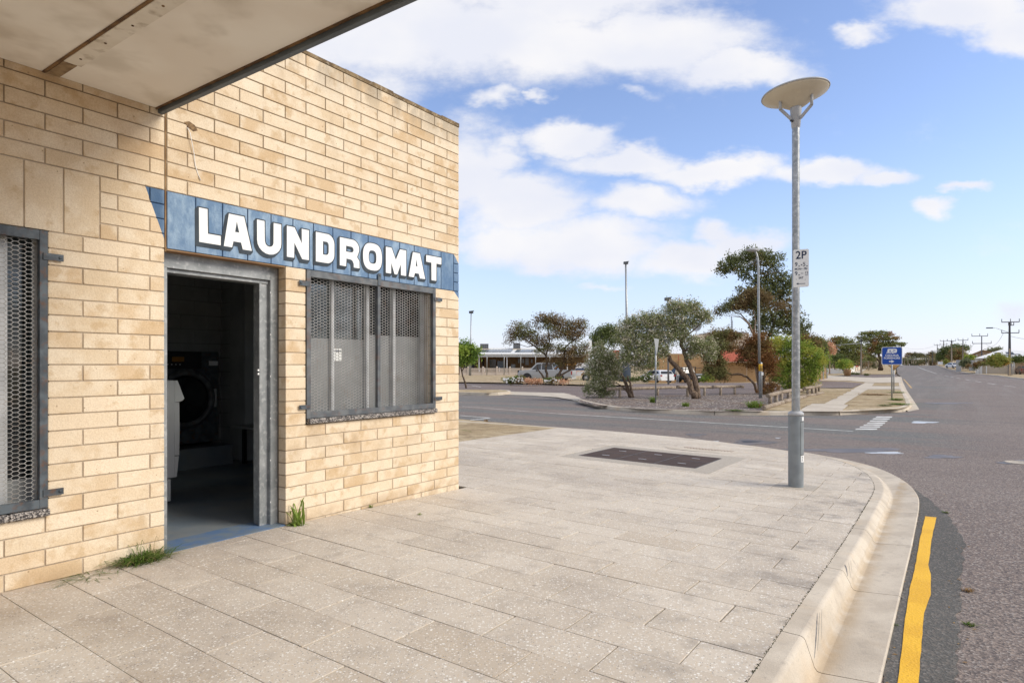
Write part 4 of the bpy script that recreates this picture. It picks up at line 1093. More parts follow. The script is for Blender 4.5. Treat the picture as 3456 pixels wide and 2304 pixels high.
# --- pram ramp and the flush concrete edge along the side street
ramp = drape('pram_ramp', [W(*p) for p in [(4.93, .50), (4.93, 1.42), (5.4, 1.78), (6.0, 2.22), (6.25, 2.03), (6.62, 1.40), (6.85, .63), (6.93, .0), (6.86, -.72), (6.75, -.70)]], M['concrete'],
             lambda X, Y: zfoot(X, Y)+.004-.10*sm(5.1, 7.0, un(X, Y)[0]), 0, .3)
q = MB()
for i in range(16):
    n = .66+i*.052; a, b = W(5.25, n), W(5.62, n+.012)
    za = zfoot(*a)+.006-.10*sm(5.1, 7., 5.25); zb = zfoot(*b)+.006-.10*sm(5.1, 7., 5.62)
    q.bar((a[0], a[1], za), (b[0], b[1], zb), .022, .008)
q.build('tactile_strips', mat('tactile_brown', (.27, .20, .16), .8), ramp)
edge = drape('street_edge_strip', [W(*p) for p in [(6.74, -.70), (6.87, -.72), (6.87, -2.7), (6.87, -9.), (6.72, -9.), (6.72, -2.7)]], M['concrete'], lambda X, Y: zfoot(X, Y), -.003, .5)
# verge and old concrete strip behind the footpath, left of it
drape('dry_verge', jag([W(*p) for p in [(3.3, -2.76), (6.8, -2.76), (7.0, -4), (7.6, -8), (8.2, -14), (3.6, -14)]], .03, .4), M['dirt'], lambda X, Y: zfoot(X, Y), -.004, .8)
drape('back_path', [W(*p) for p in [(0.02, -2.76), (3.3, -2.76), (3.62, -14), (0.02, -14)]], M['path'], lambda X, Y: zfoot(X, Y), .002, 1.)
# --- roads
LK = [G(cA(*p)) for p in [(1480, 1312), (1565, 1296), (1520, 1225), (1470, 1150), (1440, 1085), (1432, 1052), (1416, 1040), (1400, 1026), (1398, 1010), (1395, 985), (1388, 963)]]
RK = [G(p) for p in [(3460, 1281), (3366, 1269), (3310, 1264.5), (3264, 1259.6), (3230, 1253), (3207, 1248), (3180, 1239), (3158, 1232.5)]]
far_l = G((3023, 1232.3))
sstreet_far = [G(cB(*p)) for p in [(2210, 908), (1280, 905), (390, 872), (0, 835)]]+[G(cD(*p)) for p in [(1190, 985), (1060, 952), (900, 925), (700, 905), (400, 890), (115, 885)]]
road_poly = [W(-9, 4.13), W(2.5, 4.13), W(3.4, 4.02), W(4.2, 3.75), W(5.0, 3.45), W(5.6, 3.15), W(6.1, 2.35), W(6.4, 1.6), W(6.7, .6), W(6.9, -.7), W(6.9, -2.7), W(6.95, -9), W(8.1, -16), W(11., -26)] \
    + [Vector((-14, 42)), Vector((-6, 32))]+list(reversed(sstreet_far)) + [G(cA(960, 1337)), G(cA(1240, 1322)), G(cA(1480, 1312))] + LK[1:] + list(reversed(RK)) + [Vector((60, 52)), Vector((40, 25)), Vector((20, -4)), Vector((4, -8))]
drape('road', [tuple(p) for p in road_poly], M['asphalt'], zroad, 0., 4.)
drape('asphalt_patch', jag([W(*p) for p in [(-8, 4.155), (2.4, 4.155), (3.0, 4.12), (3.5, 4.04), (4.0, 3.88), (4.5, 3.68), (5.2, 3.42), (5.4, 3.36), (4.9, 3.72), (4.2, 3.97), (3.6, 4.14), (3.1, 4.27), (2.5, 4.40), (1.4, 4.52), (.3, 4.49), (-1.5, 4.47), (-8, 4.48)]], .022, .09, 5), M['asphalt_new'], zroad, .004, .6)
drape('yellow_line', jag([W(*p) for p in [(-8, 4.225), (-1.8, 4.228), (-1.0, 4.212), (-.24, 4.202), (.24, 4.21), (1.13, 4.206), (2.3, 4.212), (2.31, 4.308), (1.3, 4.29), (.7, 4.292), (.45, 4.29), (.2, 4.312), (-.3, 4.325), (-.7, 4.30), (-1.7, 4.31), (-8, 4.31)]], .002, .12, 9), M['yellow'], zroad, .008, .6)
def pt_line(name, a, b, w, m=M['linewhite'], off=.004, jg=.006):
    a, b = Vector(a), Vector(b); d = (b-a).normalized(); n = Vector((-d.y, d.x))*w/2
    return drape(name, jag([tuple(a+n), tuple(b+n), tuple(b-n), tuple(a-n)], jg, .4), m, zroad, off, 3.)
pt_line('lane_line', G((1560, 1371)), G((1882, 1395.6)), .06)
pt_line('lane_line', G((1882.7, 1395.6)), G((2879, 1455)), .10)
zb = [(250,1298,475), (205,1325,442), (163,1355,408), (125,1385,375), (75,1412,340), (22,1440,305), (-40,1470,262)]
for (x0, y, x1) in zb:
    a, b = G(cN(x0, y-8)), G(cN(x1, y-8)); c_, d_ = G(cN(x1-14, y+10)), G(cN(x0-22, y+10))
    drape('give_way_mark', [tuple(a), tuple(b), tuple(c_), tuple(d_)], M['linewhite'], zroad, .004, 3.)
for (p, q_) in (((1554, 1402), (1653, 1410)), ((1653, 1410.5), (1575, 1419)), ((1552, 1327), (1577, 1328.2))):
    pt_line('parking_mark', G(p), G(q_), .10)
for (x0, y0, x1, y1) in ((2065,849,2230,869), (1832,816,1945,833), (1655,788,1742,802), (1512,764,1578,775), (1387,740,1450,751), (1300,723,1345,731), (1215,708,1270,718)):
    pt_line('lane_dash', G(cN(x0, y0)), G(cN(x1, y1)), .12, off=.006, jg=.01)
pt_line('lane_line', G(cN(1104, 682)), G(cN(955, 632)), .16, off=.02, jg=.01); pt_line('lane_line', G(cN(955, 632)), G(cN(835, 588)), .22, off=.04, jg=.01)
pt_line('yellow_line', G(cN(745, 885)), G(cN(632, 757)), .12, M['oldyellow'], .006)
pt_line('yellow_line', G(cN(530, 810)), G(cN(522, 745)), .35, M['oldyellow'], .03)
# puddles and damp stains
def blob(cx, cy, rx, ry, n=28, seed=0, rot=0.):
    r = random.Random(seed); out = []
    for i in range(n):
        a = 2*math.pi*i/n; k = 1+.22*math.sin(3*a+seed)+.12*math.sin(7*a+2*seed)+r.uniform(-.06, .06)
        x, y = rx*math.cos(a)*k, ry*math.sin(a)*k; out.append((cx+x*math.cos(rot)-y*math.sin(rot), cy+x*math.sin(rot)+y*math.cos(rot)))
    return out
def gblob(name, s, rx, ry, m, off, seed): drape(name, [tuple(G(p)) for p in blob(s[0], s[1], rx, ry, 26, seed)], m, zroad, off, 2.)
gblob('damp_stain', (2540, 1492), 70, 9, M['damp'], .003, 1); gblob('puddle', (2530, 1490.5), 30, 2.4, M['black'], .0045, 2)
gblob('damp_stain', (2350, 1467), 34, 5, M['damp'], .003, 3); gblob('puddle', (2625, 1478), 9, 1.6, M['water'], .0045, 3)
gblob('damp_stain', (2860, 1519), 190, 7, M['damp'], .003, 4); gblob('puddle', (2990, 1528), 60, 3.6, M['water'], .0045, 5);
gblob('damp_stain', (3180, 1541), 60, 6, M['damp'], .003, 7); gblob('puddle', (3115, 1425), 44, 3.4, M['water'], .0045, 8)
gblob('damp_stain', (3200, 1360), 80, 2.2, M['damp'], .003, 9)
gblob('puddle', (2418, 1489), 9, 1.6, M['water'], .0045, 10); gblob('damp_stain', (2250, 1498), 60, 4, M['damp'], .003, 11)
mh = thing('manhole_cover', 'round pale manhole lid in the road surface by the right edge', 'manhole cover', tuple(G((3440, 1561)))+(zroad(9, 9)+.001,))
q = MB(); q.lathe([(.20, 0), (.20, .006), (.17, .007), (.165, .003), (0.001, .003)], n=28); q.build('lid', M['pitrim'], mh)
gblob('damp_stain', (3436, 1560), 62, 6.5, M['damp'], .0035, 12)
# --- across the side street: kerb, gravel bed, verges, paths, car park
ZT = .12
zv = lambda X, Y: zroad(X, Y)+ZT
prof2 = [(-.16, -.2), (-.16, ZT+.002), (-.03, ZT), (0., ZT-.02), (.02, .0), (.03, -.05)]
k2 = thing('far_kerb', None, None, kind='structure')
far_path = [G(cD(*p)) for p in [(1060, 955), (1110, 972), (1180, 990), (1290, 1014)]]+[G(cB(*p)) for p in [(390, 872), (1280, 905), (2210, 908)]]+[G(cA(960, 1337))]
kpath = smooth_path(resample([tuple(p) for p in far_path], .5), 2)
sweep('kerb_segment', kpath, prof2, M['concrete'], k2, zroad, 1, 4.2, .02)
kp2 = smooth_path(resample([tuple(G(cA(*p))) for p in [(965, 1337), (1240, 1322), (1400, 1314), (1478, 1300), (1505, 1275), (1490, 1240), (1460, 1185), (1436, 1140), (1428, 1105), (1405, 1060)]], .4), 3)
sweep('kerb_segment', kp2, prof2, M['concrete'], k2, zroad, 1, 3.4, .02)
gut = [G(cA(*p)) for p in [(1480, 1312), (1565, 1296), (1520, 1225), (1470, 1150), (1440, 1085), (1432, 1052), (1405, 1046), (1412, 1085), (1432, 1150), (1462, 1205), (1498, 1268), (1470, 1300)]]
drape('far_gutter', [tuple(p) for p in gut], M['concrete'], zroad, .008, 1.5)
P_ = lambda c, pts: [tuple(G(c(*p), zroad, ZT)) for p in pts]
drape('gravel_bed', jag(P_(cB, [(-360, 728), (-150, 795), (0, 790), (390, 830), (1275, 857), (1885, 861), (1900, 845), (2060, 790), (2260, 735), (2300, 690), (2240, 640), (1700, 640), (1000, 655), (500, 665), (100, 665), (-200, 660)]), .12, 1.), M['gravel'], zroad, ZT, 1.5)
drape('sandy_verge', jag(P_(cA, [(390, 1300), (640, 1308), (760, 1250), (855, 1250), (1075, 1140), (830, 1135), (700, 1150), (600, 1200)]), .08, .8), M['dirt'], zroad, ZT+.006, 1.5)
drape('sandy_verge', jag(P_(cA, [(985, 1302), (1240, 1298), (1400, 1292), (1480, 1275), (1470, 1225), (1435, 1146), (1180, 1143), (1000, 1253), (1040, 1262)]), .05, .8), M['dirt'], zroad, ZT-.004, 1.5)
drape('corner_verge', P_(cA, [(395, 1303), (960, 1309), (1400, 1292), (1478, 1274), (1434, 1142), (1424, 1062), (868, 1045), (740, 1078), (560, 1140), (600, 1200)]), M['dirt'], zroad, ZT-.014, 2.)
drape('concrete_path', P_(cA, [(600, 1309), (955, 1311), (985, 1303), (1032, 1262), (998, 1255), (1178, 1143), (1432, 1143), (1412, 1120), (1208, 1118), (1228, 1096), (1160, 1092), (1070, 1140), (852, 1251), (755, 1251), (664, 1300)]), M['path'], zroad, ZT+.003, 1.5)
drape('car_park_entry', P_(cA, [(690, 1114), (756, 1080), (1000, 1086), (1152, 1099), (1100, 1118), (1062, 1135), (830, 1134)]), M['asphalt_car'], zroad, ZT+.012, 2.)
drape('sandy_verge', P_(cA, [(1208, 1116), (1412, 1118), (1415, 1098), (1232, 1096)]), M['dirt'], zroad, ZT+.001, 2.)
drape('driveway', P_(cA, [(868, 1040), (1228, 1056), (1425, 1049), (1428, 1094), (1232, 1094), (1160, 1090), (1020, 1078), (740, 1078), (800, 1056)]), M['path'], zroad, ZT+.006, 3.)
drape('car_park', [tuple(p) for p in [G(cD(110, 800)), G(cD(700, 812)), G(cD(1100, 822)), G(cA(-150, 1085)), G(cA(300, 1095)), G(cA(560, 1100)), G(cA(740, 1084)), G(cA(1150, 1100)), G(cA(1100, 1122)), G(cA(830, 1145)), G(cA(600, 1210)), G(cB(1885, 850)), G(cB(390, 845)), G(cD(1110, 945)), G(cD(800, 895)), G(cD(110, 880)), Vector((-14, 45))]], M['asphalt_car'], zroad, .009, 4.)
drape('crossover', jag([tuple(G(cD(*p), zroad, .014)) for p in [(60, 898), (130, 898), (260, 893), (510, 872), (640, 876), (950, 884), (1040, 905), (1090, 932), (1110, 948), (1040, 946), (900, 918), (700, 903), (400, 893), (130, 900)]], .06, .8), M['path'], zroad, .014, 2.)
isl = [tuple(G(cD(*p), zroad, .14)) for p in [(40, 856), (430, 857), (500, 862), (512, 868), (480, 876), (350, 884), (40, 874)]]
drape('traffic_island', isl, M['dirt'], zroad, .135, 1.5)
sweep('island_kerb', smooth_path(resample(list(reversed(isl[1:])), .5), 2), [(-.14, -.02), (-.14, .145), (0, .145), (.02, .13), (.03, .0)], M['concrete'], k2, zroad, -1, 3., .02)
drape('far_verge', jag([tuple(G(cD(*p), zroad, .1)) for p in [(60, 742), (700, 742), (1150, 752), (1380, 790), (1500, 815), (1480, 825), (1100, 820), (600, 806), (60, 798)]], .2, 2.), M['dirt'], zroad, .12, 3.)
kv = [tuple(G(cD(*p))) for p in [(60, 800), (600, 809), (1100, 822), (1500, 827)]]
sweep('kerb_segment', resample(kv, 1.), [(-.15, 0), (-.15, .14), (0, .13), (.03, .0)], M['concrete'], k2, zroad, 1, 6., .03)
for a, b in (((215, 825), (290, 838)), ((1500, 790), (1545, 797))): pt_line('bay_mark', G(cD(*a)), G(cD(*b)), .1, off=.016)
rv = [tuple(p) for p in RK]; rv2 = [(p[0]+(26 if i else 6), p[1]-14) for i, p in enumerate(rv)]
drape('right_verge', rv+[(rv[-1][0]+14, rv[-1][1]-3)]+list(reversed(rv2)), M['dirt'], zroad, .10, 4.)
drape('left_verge', [tuple(G(cE(*p), zroad, .1)) for p in [(600, 1215), (600, 1180), (1000, 1172), (1200, 1090), (1450, 1000), (1800, 975), (2090, 985), (2110, 1060), (2120, 1130), (2090, 1192), (1300, 1196)]], M['dirt'], zroad, .10, 4.)
drape('left_footpath', [tuple(G(cE(*p), zroad, .11)) for p in [(1060, 1188), (1300, 1190), (1400, 1120), (1500, 1050), (1600, 1005), (1500, 1005), (1330, 1080), (1180, 1140)]], M['path'], zroad, .115, 4.)
drape('left_side_road', [tuple(G(cE(*p), zroad, .03)) for p in [(780, 1218), (1300, 1198), (2110, 1196), (2180, 1240), (1650, 1264), (1200, 1242)]], M['asphalt_car'], zroad, .03, 4.)
drape('dark_ground_sheet', [tuple(Vector(p)) for p in [(-14, 93.5), (7, 93.5), (7, 97.5), (-14, 97.5)]], M['gravel'], zroad, .13, 4.)  # dark sheet added to darken the ground behind the pale pickets
# right-hand side of the main road
kr = [tuple(p) for p in reversed(RK)]
sweep('kerb_segment', resample(kr, 4.), [(-.15, -.1), (-.15, .14), (0, .13), (.04, .0)], M['concrete'], k2, zroad, 1, 12., .03)
# ================================================================ STREET FURNITURE
lx, ly = W(*LAMP_UN); lz = zfoot(lx, ly)
lamp = thing('street_lamp', 'tall grey street lamp with a wide cream disc head on the near footpath', 'street lamp', (lx, ly, lz))
def Zat(sy, Y=ly): return H+(YV-sy)/F*Y-lz
q = MB(); q.lathe([(.084, -.02), (.084, Zat(1405)), (.0835, Zat(1403))], n=40); q.build('base_column', M['galv'] if 0 else M['lampcol'], lamp)
q = MB(); q.lathe([(.080, Zat(1403)), (.080, Zat(1401)), (.0865, Zat(1401)), (.0865, Zat(1395)), (.082, Zat(1391)), (.050, Zat(1386))], n=40); q.build('collar', M['lampcol2'], lamp)
q = MB(); q.lathe([(.0455, Zat(1388)), (.0425, Zat(900)), (.042, Zat(434))], n=32); q.build('pole', M['galv'], lamp)
q = MB(); q.lathe([(.0435, Zat(434)), (.0435, Zat(431)), (.048, Zat(430)), (.064, Zat(372)), (.062, Zat(362))], n=32); q.build('neck', M['lampcol2'], lamp)
zc = Zat(316); RD = .372
vd = Vector((lx, ly, 0)).normalized(); TILT = Matrix.Translation((0, 0, zc-.08)) @ Matrix.Rotation(R(-5.5), 4, vd) @ Matrix.Translation((0, 0, -zc+.08))
q = MB(); q.lathe([(.050, Zat(364)), (.11, Zat(359)), (.25, zc-.055), (.36, zc-.018), (RD-.008, zc-.002)], n=64, M=TILT); q.build('disc_underside', M['disc'], lamp)
q = MB(); q.lathe([(RD-.008, zc-.003), (RD, zc-.004), (RD+.004, zc+.004), (RD, zc+.014), (RD-.06, zc+.028), (.15, zc+.05), (0.001, zc+.055)], n=64, M=TILT); q.build('disc_rim', M['lampcol2'], lamp)
q = MB(); q.lathe([(.02, zc-.085), (.04, zc-.083), (.045, zc-.07)], (.03, -.04, 0), 12); q.build('sensor', M['steel_grey'], lamp)
for a in (66, 186, -54):
    c_, s_ = math.cos(R(a)), math.sin(R(a)); q = MB()
    q.bar((c_*.055, s_*.055, Zat(404)), (c_*.19, s_*.19, Zat(372)), .022, .03); q.tube([(c_*.192, s_*.192, Zat(374)), (c_*.192, s_*.192, zc-.075)], .017, 12)
    q.build('bracket_arm', M['lampcol2'], lamp)
q = MB(); q.tube([(-.05, -.03, Zat(412)), (-.08, -.04, Zat(412))], .013, 10); q.build('photocell', M['black'], lamp)
# access door, label and number sticker wrap on the right flank
def wrap(r, a0, a1, z0, z1, n=10, th=.0015):
    m = MB(); vs = []
    for i in range(n+1):
        a = R(a0+(a1-a0)*i/n)
        for rr in (r, r+th):
            for z in (z0, z1): vs.append((rr*math.cos(a), rr*math.sin(a), z))
    fs = []
    for i in range(n):
        k = 4*i; fs += [[k+2, k+3, k+7, k+6], [k, k+1, k+5, k+4], [k+1, k+3, k+7, k+5], [k, k+2, k+6, k+4]]
    fs += [[0, 1, 3, 2], [4*n, 4*n+1, 4*n+3, 4*n+2]]
    m.add(vs, fs, False); return m
va = math.degrees(math.atan2(-ly, -lx))      # direction of the viewer as seen from the pole
wrap(.0843, va+35, va+100, Zat(1533), Zat(1420), 10, .0006).build('door_gap', M['black'], lamp)
wrap(.0849, va+37, va+98, Zat(1531.5), Zat(1421.5), 10, .0008).build('access_door', M['lampcol'], lamp)
wrap(.0846, va+50, va+80, Zat(1418), Zat(1405), 6, .001).build('maker_label', M['signwhite'], lamp)
wrap(.0848, va+40, va+88, Zat(1556), Zat(1533.5), 8, .001).build('number_sticker', M['signwhite'], lamp)
sa = R(va+55); text_mesh('2', .075, M['signink'], (.0864*math.cos(sa), .0864*math.sin(sa), (Zat(1556)+Zat(1534))/2), (R(90), 0, sa+R(90)), lamp, 'sticker_number', sx=.55)
# parking sign
PX, PY, PZ = at(2703.5, 905, ly-.065)
ps = thing('parking_sign', 'white 2P parking time plate clamped to the street lamp pole', 'sign', (PX, PY, PZ), R(-25))
hw, hh = .083, .221
def rrect(hw, hh, r, n=5):
    out = []
    for cx, cy, a0 in ((hw-r, hh-r, 0), (-hw+r, hh-r, 90), (-hw+r, -hh+r, 180), (hw-r, -hh+r, 270)):
        out += [(cx+r*math.cos(R(a0+90*i/n)), cy+r*math.sin(R(a0+90*i/n))) for i in range(n+1)]
    return out
q = MB(); q.prism(rrect(hw, hh, .018), 0, .003); q.build('plate', M['signwhite'], ps)
rot = (R(90), 0, 0)
def pst(body, size, x, z, name='lettering', sx=.8, off=.0008): text_mesh(body, size, M['signink'], (x, -.0012, z), rot, ps, name, sx=sx, off=off)
pst('2P', .128, 0, .150, sx=.92, off=.0018); pst('9', .066, -.052, .045, sx=.95, off=.0006); pst('-', .07, .006, .043, off=.002); pst('5', .066, .034, .042, sx=.95, off=.0006)
pst('AM', .017, -.021, .024, off=.0003); pst('PM', .017, .063, .021, off=.0003); pst('MON', .034, -.034, -.009, sx=.85, off=.0003); pst('FRI', .034, .048, -.009, sx=.85, off=.0008)
q = MB(); q.box(-.002, .016, -.0016, -.0004, -.010, -.006); q.box(-.002, .024, -.0016, -.0004, -.063, -.058); q.build('dash_mark', M['signink'], ps)
pst('9', .066, -.052, -.061, sx=.95, off=.0006); pst('AM', .017, -.021, -.078, off=.0003); pst('12', .042, .058, -.056, sx=.9, off=.0004); pst('NOON', .012, .058, -.084, off=.0002); pst('SAT', .034, .0, -.113, sx=.85, off=.0008)
q = MB(); q.prism([(-.052, -.180), (-.028, -.168), (-.028, -.177), (.045, -.178), (.045, -.184), (-.028, -.183), (-.028, -.192)], -.0016, -.0004); q.build('arrow', M['signink'], ps)
q = MB()
for z in (.12, -.13): q.tube([(-.02, .003, z), (-.02, .02, z)], .006, 8); q.box(-.075, .015, .015, .026, z-.012, z+.012)
for x, z in ((-.05, -.128), (.045, -.135)): q.lathe([(0, -.0025), (.003, -.002), (.004, 0)], (x, 0, z), 6, M=Matrix.Rotation(R(90), 4, 'X').inverted())
q.build('clamp', M['steel_grey'], ps)
# caravan-park sign
pY = ground(*cM(215, 1400), zroad, .12).y
b = at(*cM(215, 1400), pY); top = at(*cM(210, 150), pY)
cs = thing('foreshore_sign', 'blue caravan sign reading CEDUNA FORESHORE on a pole across the street', 'sign', tuple(b), R(-27))
kx = 1/F*pY*.14035    # metres per crop pixel
q = MB(); q.tube([(0, .03, -.1), (0, .03, (1400-150)*kx)], .03, 12); q.build('pole', M['galv'], cs)
pw, ph = 215*kx/math.cos(R(0)), 215*kx; pc = (1400-360)*kx
q = MB(); q.prism([(a, c_+pc) for a, c_ in rrect(pw, ph, .07)], -.004, 0); q.build('plate_border', M['signwhite'], cs)
q = MB(); q.prism([(a, c_+pc) for a, c_ in rrect(pw*.945, ph*.945, .055)], -.008, -.0045); q.build('plate', M['signblue'], cs)
text_mesh('CEDUNA', .128, M['signwhite'], (0, -.010, pc+.012*1.3), rot, cs, 'lettering', sx=.93, off=.0025)
text_mesh('FORESHORE', .118, M['signwhite'], (0, -.010, pc-.095), rot, cs, 'lettering', sx=.90, off=.0025)
q = MB(); A_ = lambda x, y: ((x-215)*kx, (1400-y)*kx)
q.prism([A_(155, 482), A_(203, 482), A_(203, 456), A_(264, 494), A_(203, 533), A_(203, 508), A_(155, 508)], -.0105, -.009); q.build('arrow', M['signwhite'], cs)
body_ = [A_(*p) for p in [(100, 290), (100, 272), (122, 270), (122, 215), (132, 196), (150, 191), (295, 191), (315, 203), (321, 222), (316, 268), (308, 282), (270, 290)]]
cv_tri = curve_tris([body_, [A_(*p) for p in [(165, 222), (188, 222), (188, 270), (165, 270)]], [A_(*p) for p in [(240, 220), (286, 220), (286, 240), (240, 240)]]])
q = MB(); sheet2d(q, cv_tri, -.0095); q.lathe([(0.001, -.0115), (.030, -.0115), (.030, -.009)], (A_(232, 286)[0], 0, A_(232, 286)[1]), 20, M=Matrix.Rotation(R(90), 4, 'X').inverted() @ Matrix.Diagonal((1, 1, 1, 1))); 
q.build('caravan_symbol', M['signwhite'], cs, recalc=False)
q = MB(); ring = [A_(232+30*math.cos(R(a)), 286+28*math.sin(R(a))) for a in range(0, 360, 15)]; q.prism(ring, -.0100, -.0097); q.build('wheel_gap', M['signblue'], cs)
q = MB(); ring = [A_(232+22*math.cos(R(a)), 286+20*math.sin(R(a))) for a in range(0, 360, 15)]; q.prism(ring, -.0106, -.0103); q.build('wheel_symbol', M['signwhite'], cs)
# diamond warning sign behind it
dY = ground(*cM(265, 1255), zroad, .12).y; b = at(*cM(265, 1255), dY); kd = dY/F*.14035
ds = thing('warning_sign', 'faded tan diamond warning sign on a pole behind the blue caravan sign', 'sign', tuple(b), R(-20))
q = MB(); q.tube([(0, .03, -.1), (0, .03, 750*kd)], .03, 10); q.build('pole', M['galv'], ds)
def diam(r): return [(0, 745*kd-r), (r, 745*kd), (0, 745*kd+r), (-r, 745*kd)]
q = MB(); q.prism(diam(203*kd), -.004, 0); q.build('plate_border', M['black'], ds)
q = MB(); q.prism(diam(190*kd), -.007, -.0045); q.build('plate', M['signtan'], ds)
q = MB(); q.box(-.02, .02, -.009, -.0075, 585*kd, 620*kd); q.build('symbol_foot', M['black'], ds)
# give-way sign seen from behind and nearly edge-on
b = ground(2213, 1359, zroad, .12); gw = thing('give_way_sign', 'triangular sign seen from its grey back edge on a thin pole in the gravel bed', 'sign', tuple(b), R(62))
kk = b.y/F; q = MB(); q.tube([(0, 0, -.1), (0, 0, (1359-1142)*kk)], .03, 12); q.build('pole', M['galv'], gw)
z1 = (1359-1143)*kk; q = MB(); q.prism([(-.33, z1), (.33, z1), (.33, z1-.04), (.02, z1-.61), (-.02, z1-.61), (-.33, z1-.04)], -.036, -.032); q.build('plate', M['signback'], gw)
q = MB(); q.box(-.25, .25, -.03, -.02, z1-.12, z1-.09); q.build('clamp_rail', M['galv'], gw)
# curved-arm street light
b = ground(2567, 1343, zroad, .12); kk = b.y/F
sl = thing('street_light', 'slender grey street light with curved arm in front of the tall gum tree', 'street lamp', tuple(b))
zz = lambda y: (1343-y)*kk
q = MB(); q.tube([(0, 0, -.1), (0, 0, zz(1225)), (-.02, 0, zz(1223)), ], [.075, .072, .055], 14); q.build('lower_pole', M['galv'], sl)
xs_ = [2563, 2561, 2560, 2559.5, 2559, 2557, 2553, 2546, 2540]; ys_ = [1225, 1100, 1000, 930, 895, 872, 855, 846, 841]
q = MB(); q.tube([((x-2567)*kk, 0, zz(y)) for x, y in zip(xs_, ys_)], [.055, .052, .05, .048, .046, .042, .038, .034, .034], 12); q.build('curved_arm', M['galv'], sl)
q = MB(); q.lathe([(0.001, .09), (.14, .07), (.25, .02), (.27, -.02), (.2, -.10), (0.001, -.13)], ((2540-2567)*kk, 0, zz(842)), 20, M=Matrix.Diagonal((1, .55, .8, 1))); q.build('lamp_head', M['lampcol2'], sl)
q = MB(); q.tube([(-.002, 0, zz(1252)), (-.002, 0, zz(1228))], .0775, 14); q.build('yellow_band', M['signtan'] if 0 else mat('band_yellow', (.70, .40, .02), .6), sl)
text_mesh('155', .16, M['signink'], (-.0, -.082, zz(1240)), (R(90), R(90), 0), sl, 'band_number', off=.003)
q = MB(); q.box(.0, .09, -.085, -.078, zz(1266), zz(1256)); q.build('pole_tag', M['signwhite'], sl)
def mast(name, label, cat, sb, stop, Y, r, heads):
    b = at(*sb, Y); b.z = zroad(b.x, b.y) if heads != 'x' else b.z; t_ = at(*stop, Y); m_ = thing(name, label, cat, tuple(b))
    q = MB(); q.tube([(0, 0, 0), (t_.x-b.x, 0, t_.z-b.z)], [r*1.5, r*.7], 10); q.build('mast', M['galv'], m_)
    q = MB(); q.box(t_.x-b.x-.28, t_.x-b.x+.30, -.2, .2, t_.z-b.z-.05, t_.z-b.z+.25); q.bar((t_.x-b.x-.3, 0, t_.z-b.z+.2), (t_.x-b.x+.4, 0, t_.z-b.z+.3), .4, .06); q.build('floodlight', M['steel_dark'], m_)
    return m_
mast('floodlight_mast', 'tall thin floodlight mast rising behind the blossom trees', 'light mast', (2119, 1285), (2112, 890), 84, .16, 1)
mast('floodlight_mast', 'thin floodlight mast at the far left above the picket fence', 'light mast', (1587.5, 1268), (1590, 1056), 86, .09, 1)
mast('floodlight_mast', 'floodlight just showing above the big blossom tree top', 'light mast', (2256, 1285), (2253, 1013), 64, .07, 1)
# log barrier rails
def log_rail(label, c, y_off, a, b_, posts, rad=.068, group=None, name='log_rail', grd=None):
    """a, b_: pixel ends of the rail; posts: (x, y foot)"""
    pf = [ground(*c(*p), zroad, .12) for p in posts]
    Yof = lambda x: pf[0].y+(pf[-1].y-pf[0].y)*((x-posts[0][0])/((posts[-1][0]-posts[0][0]) or 1))
    A, B = at(*c(*a), Yof(a[0])), at(*c(*b_), Yof(b_[0]))
    t = thing(name, label, 'barrier rail', tuple(A), 0, group)
    q = MB(); n = 8; r_ = random.Random(int(A.x*100)); q.tube([(B-A)*(i/n)+Vector((r_.gauss(0, .006), 0, r_.gauss(0, .008))) for i in range(n+1)], [rad*(1+r_.uniform(-.06, .06)) for _ in range(n+1)], 12); q.build('rail', M['log'], t)
    for p in pf:
        tt = (p.x-A.x)/((B.x-A.x) or 1); zt = A.z+(B.z-A.z)*tt-rad*.6
        q = MB(); o_ = p-A; o_.y = (B.y-A.y)*tt; q.tube([(o_.x, o_.y, p.z-A.z-.15), (o_.x, o_.y, zt-A.z)], [rad*.95, rad*.85], 10); q.build('post', M['log'], t)
    return t
gr = 'weathered log rails round the gravel bed'
log_rail('long weathered log rail at the left, behind the leaning blossom tree', cB, 0, (0, 588), (838, 570), [(150, 692), (610, 668)], group=gr)
log_rail('log rail with a dark cut end behind the big leaning trunks', cB, 0, (850, 560), (1288, 564), [(977, 682), (1183, 670)], group=gr)
log_rail('log rail on two posts just right of the leaning trunks', cB, 0, (1287, 560), (1655, 556), [(1380, 664), (1552, 652)], group=gr)
log_rail('short far log rail under the lime green tree', cB, 0, (1965, 552), (2212, 547), [(2014, 615), (2108, 612), (2172, 608)], group=gr)
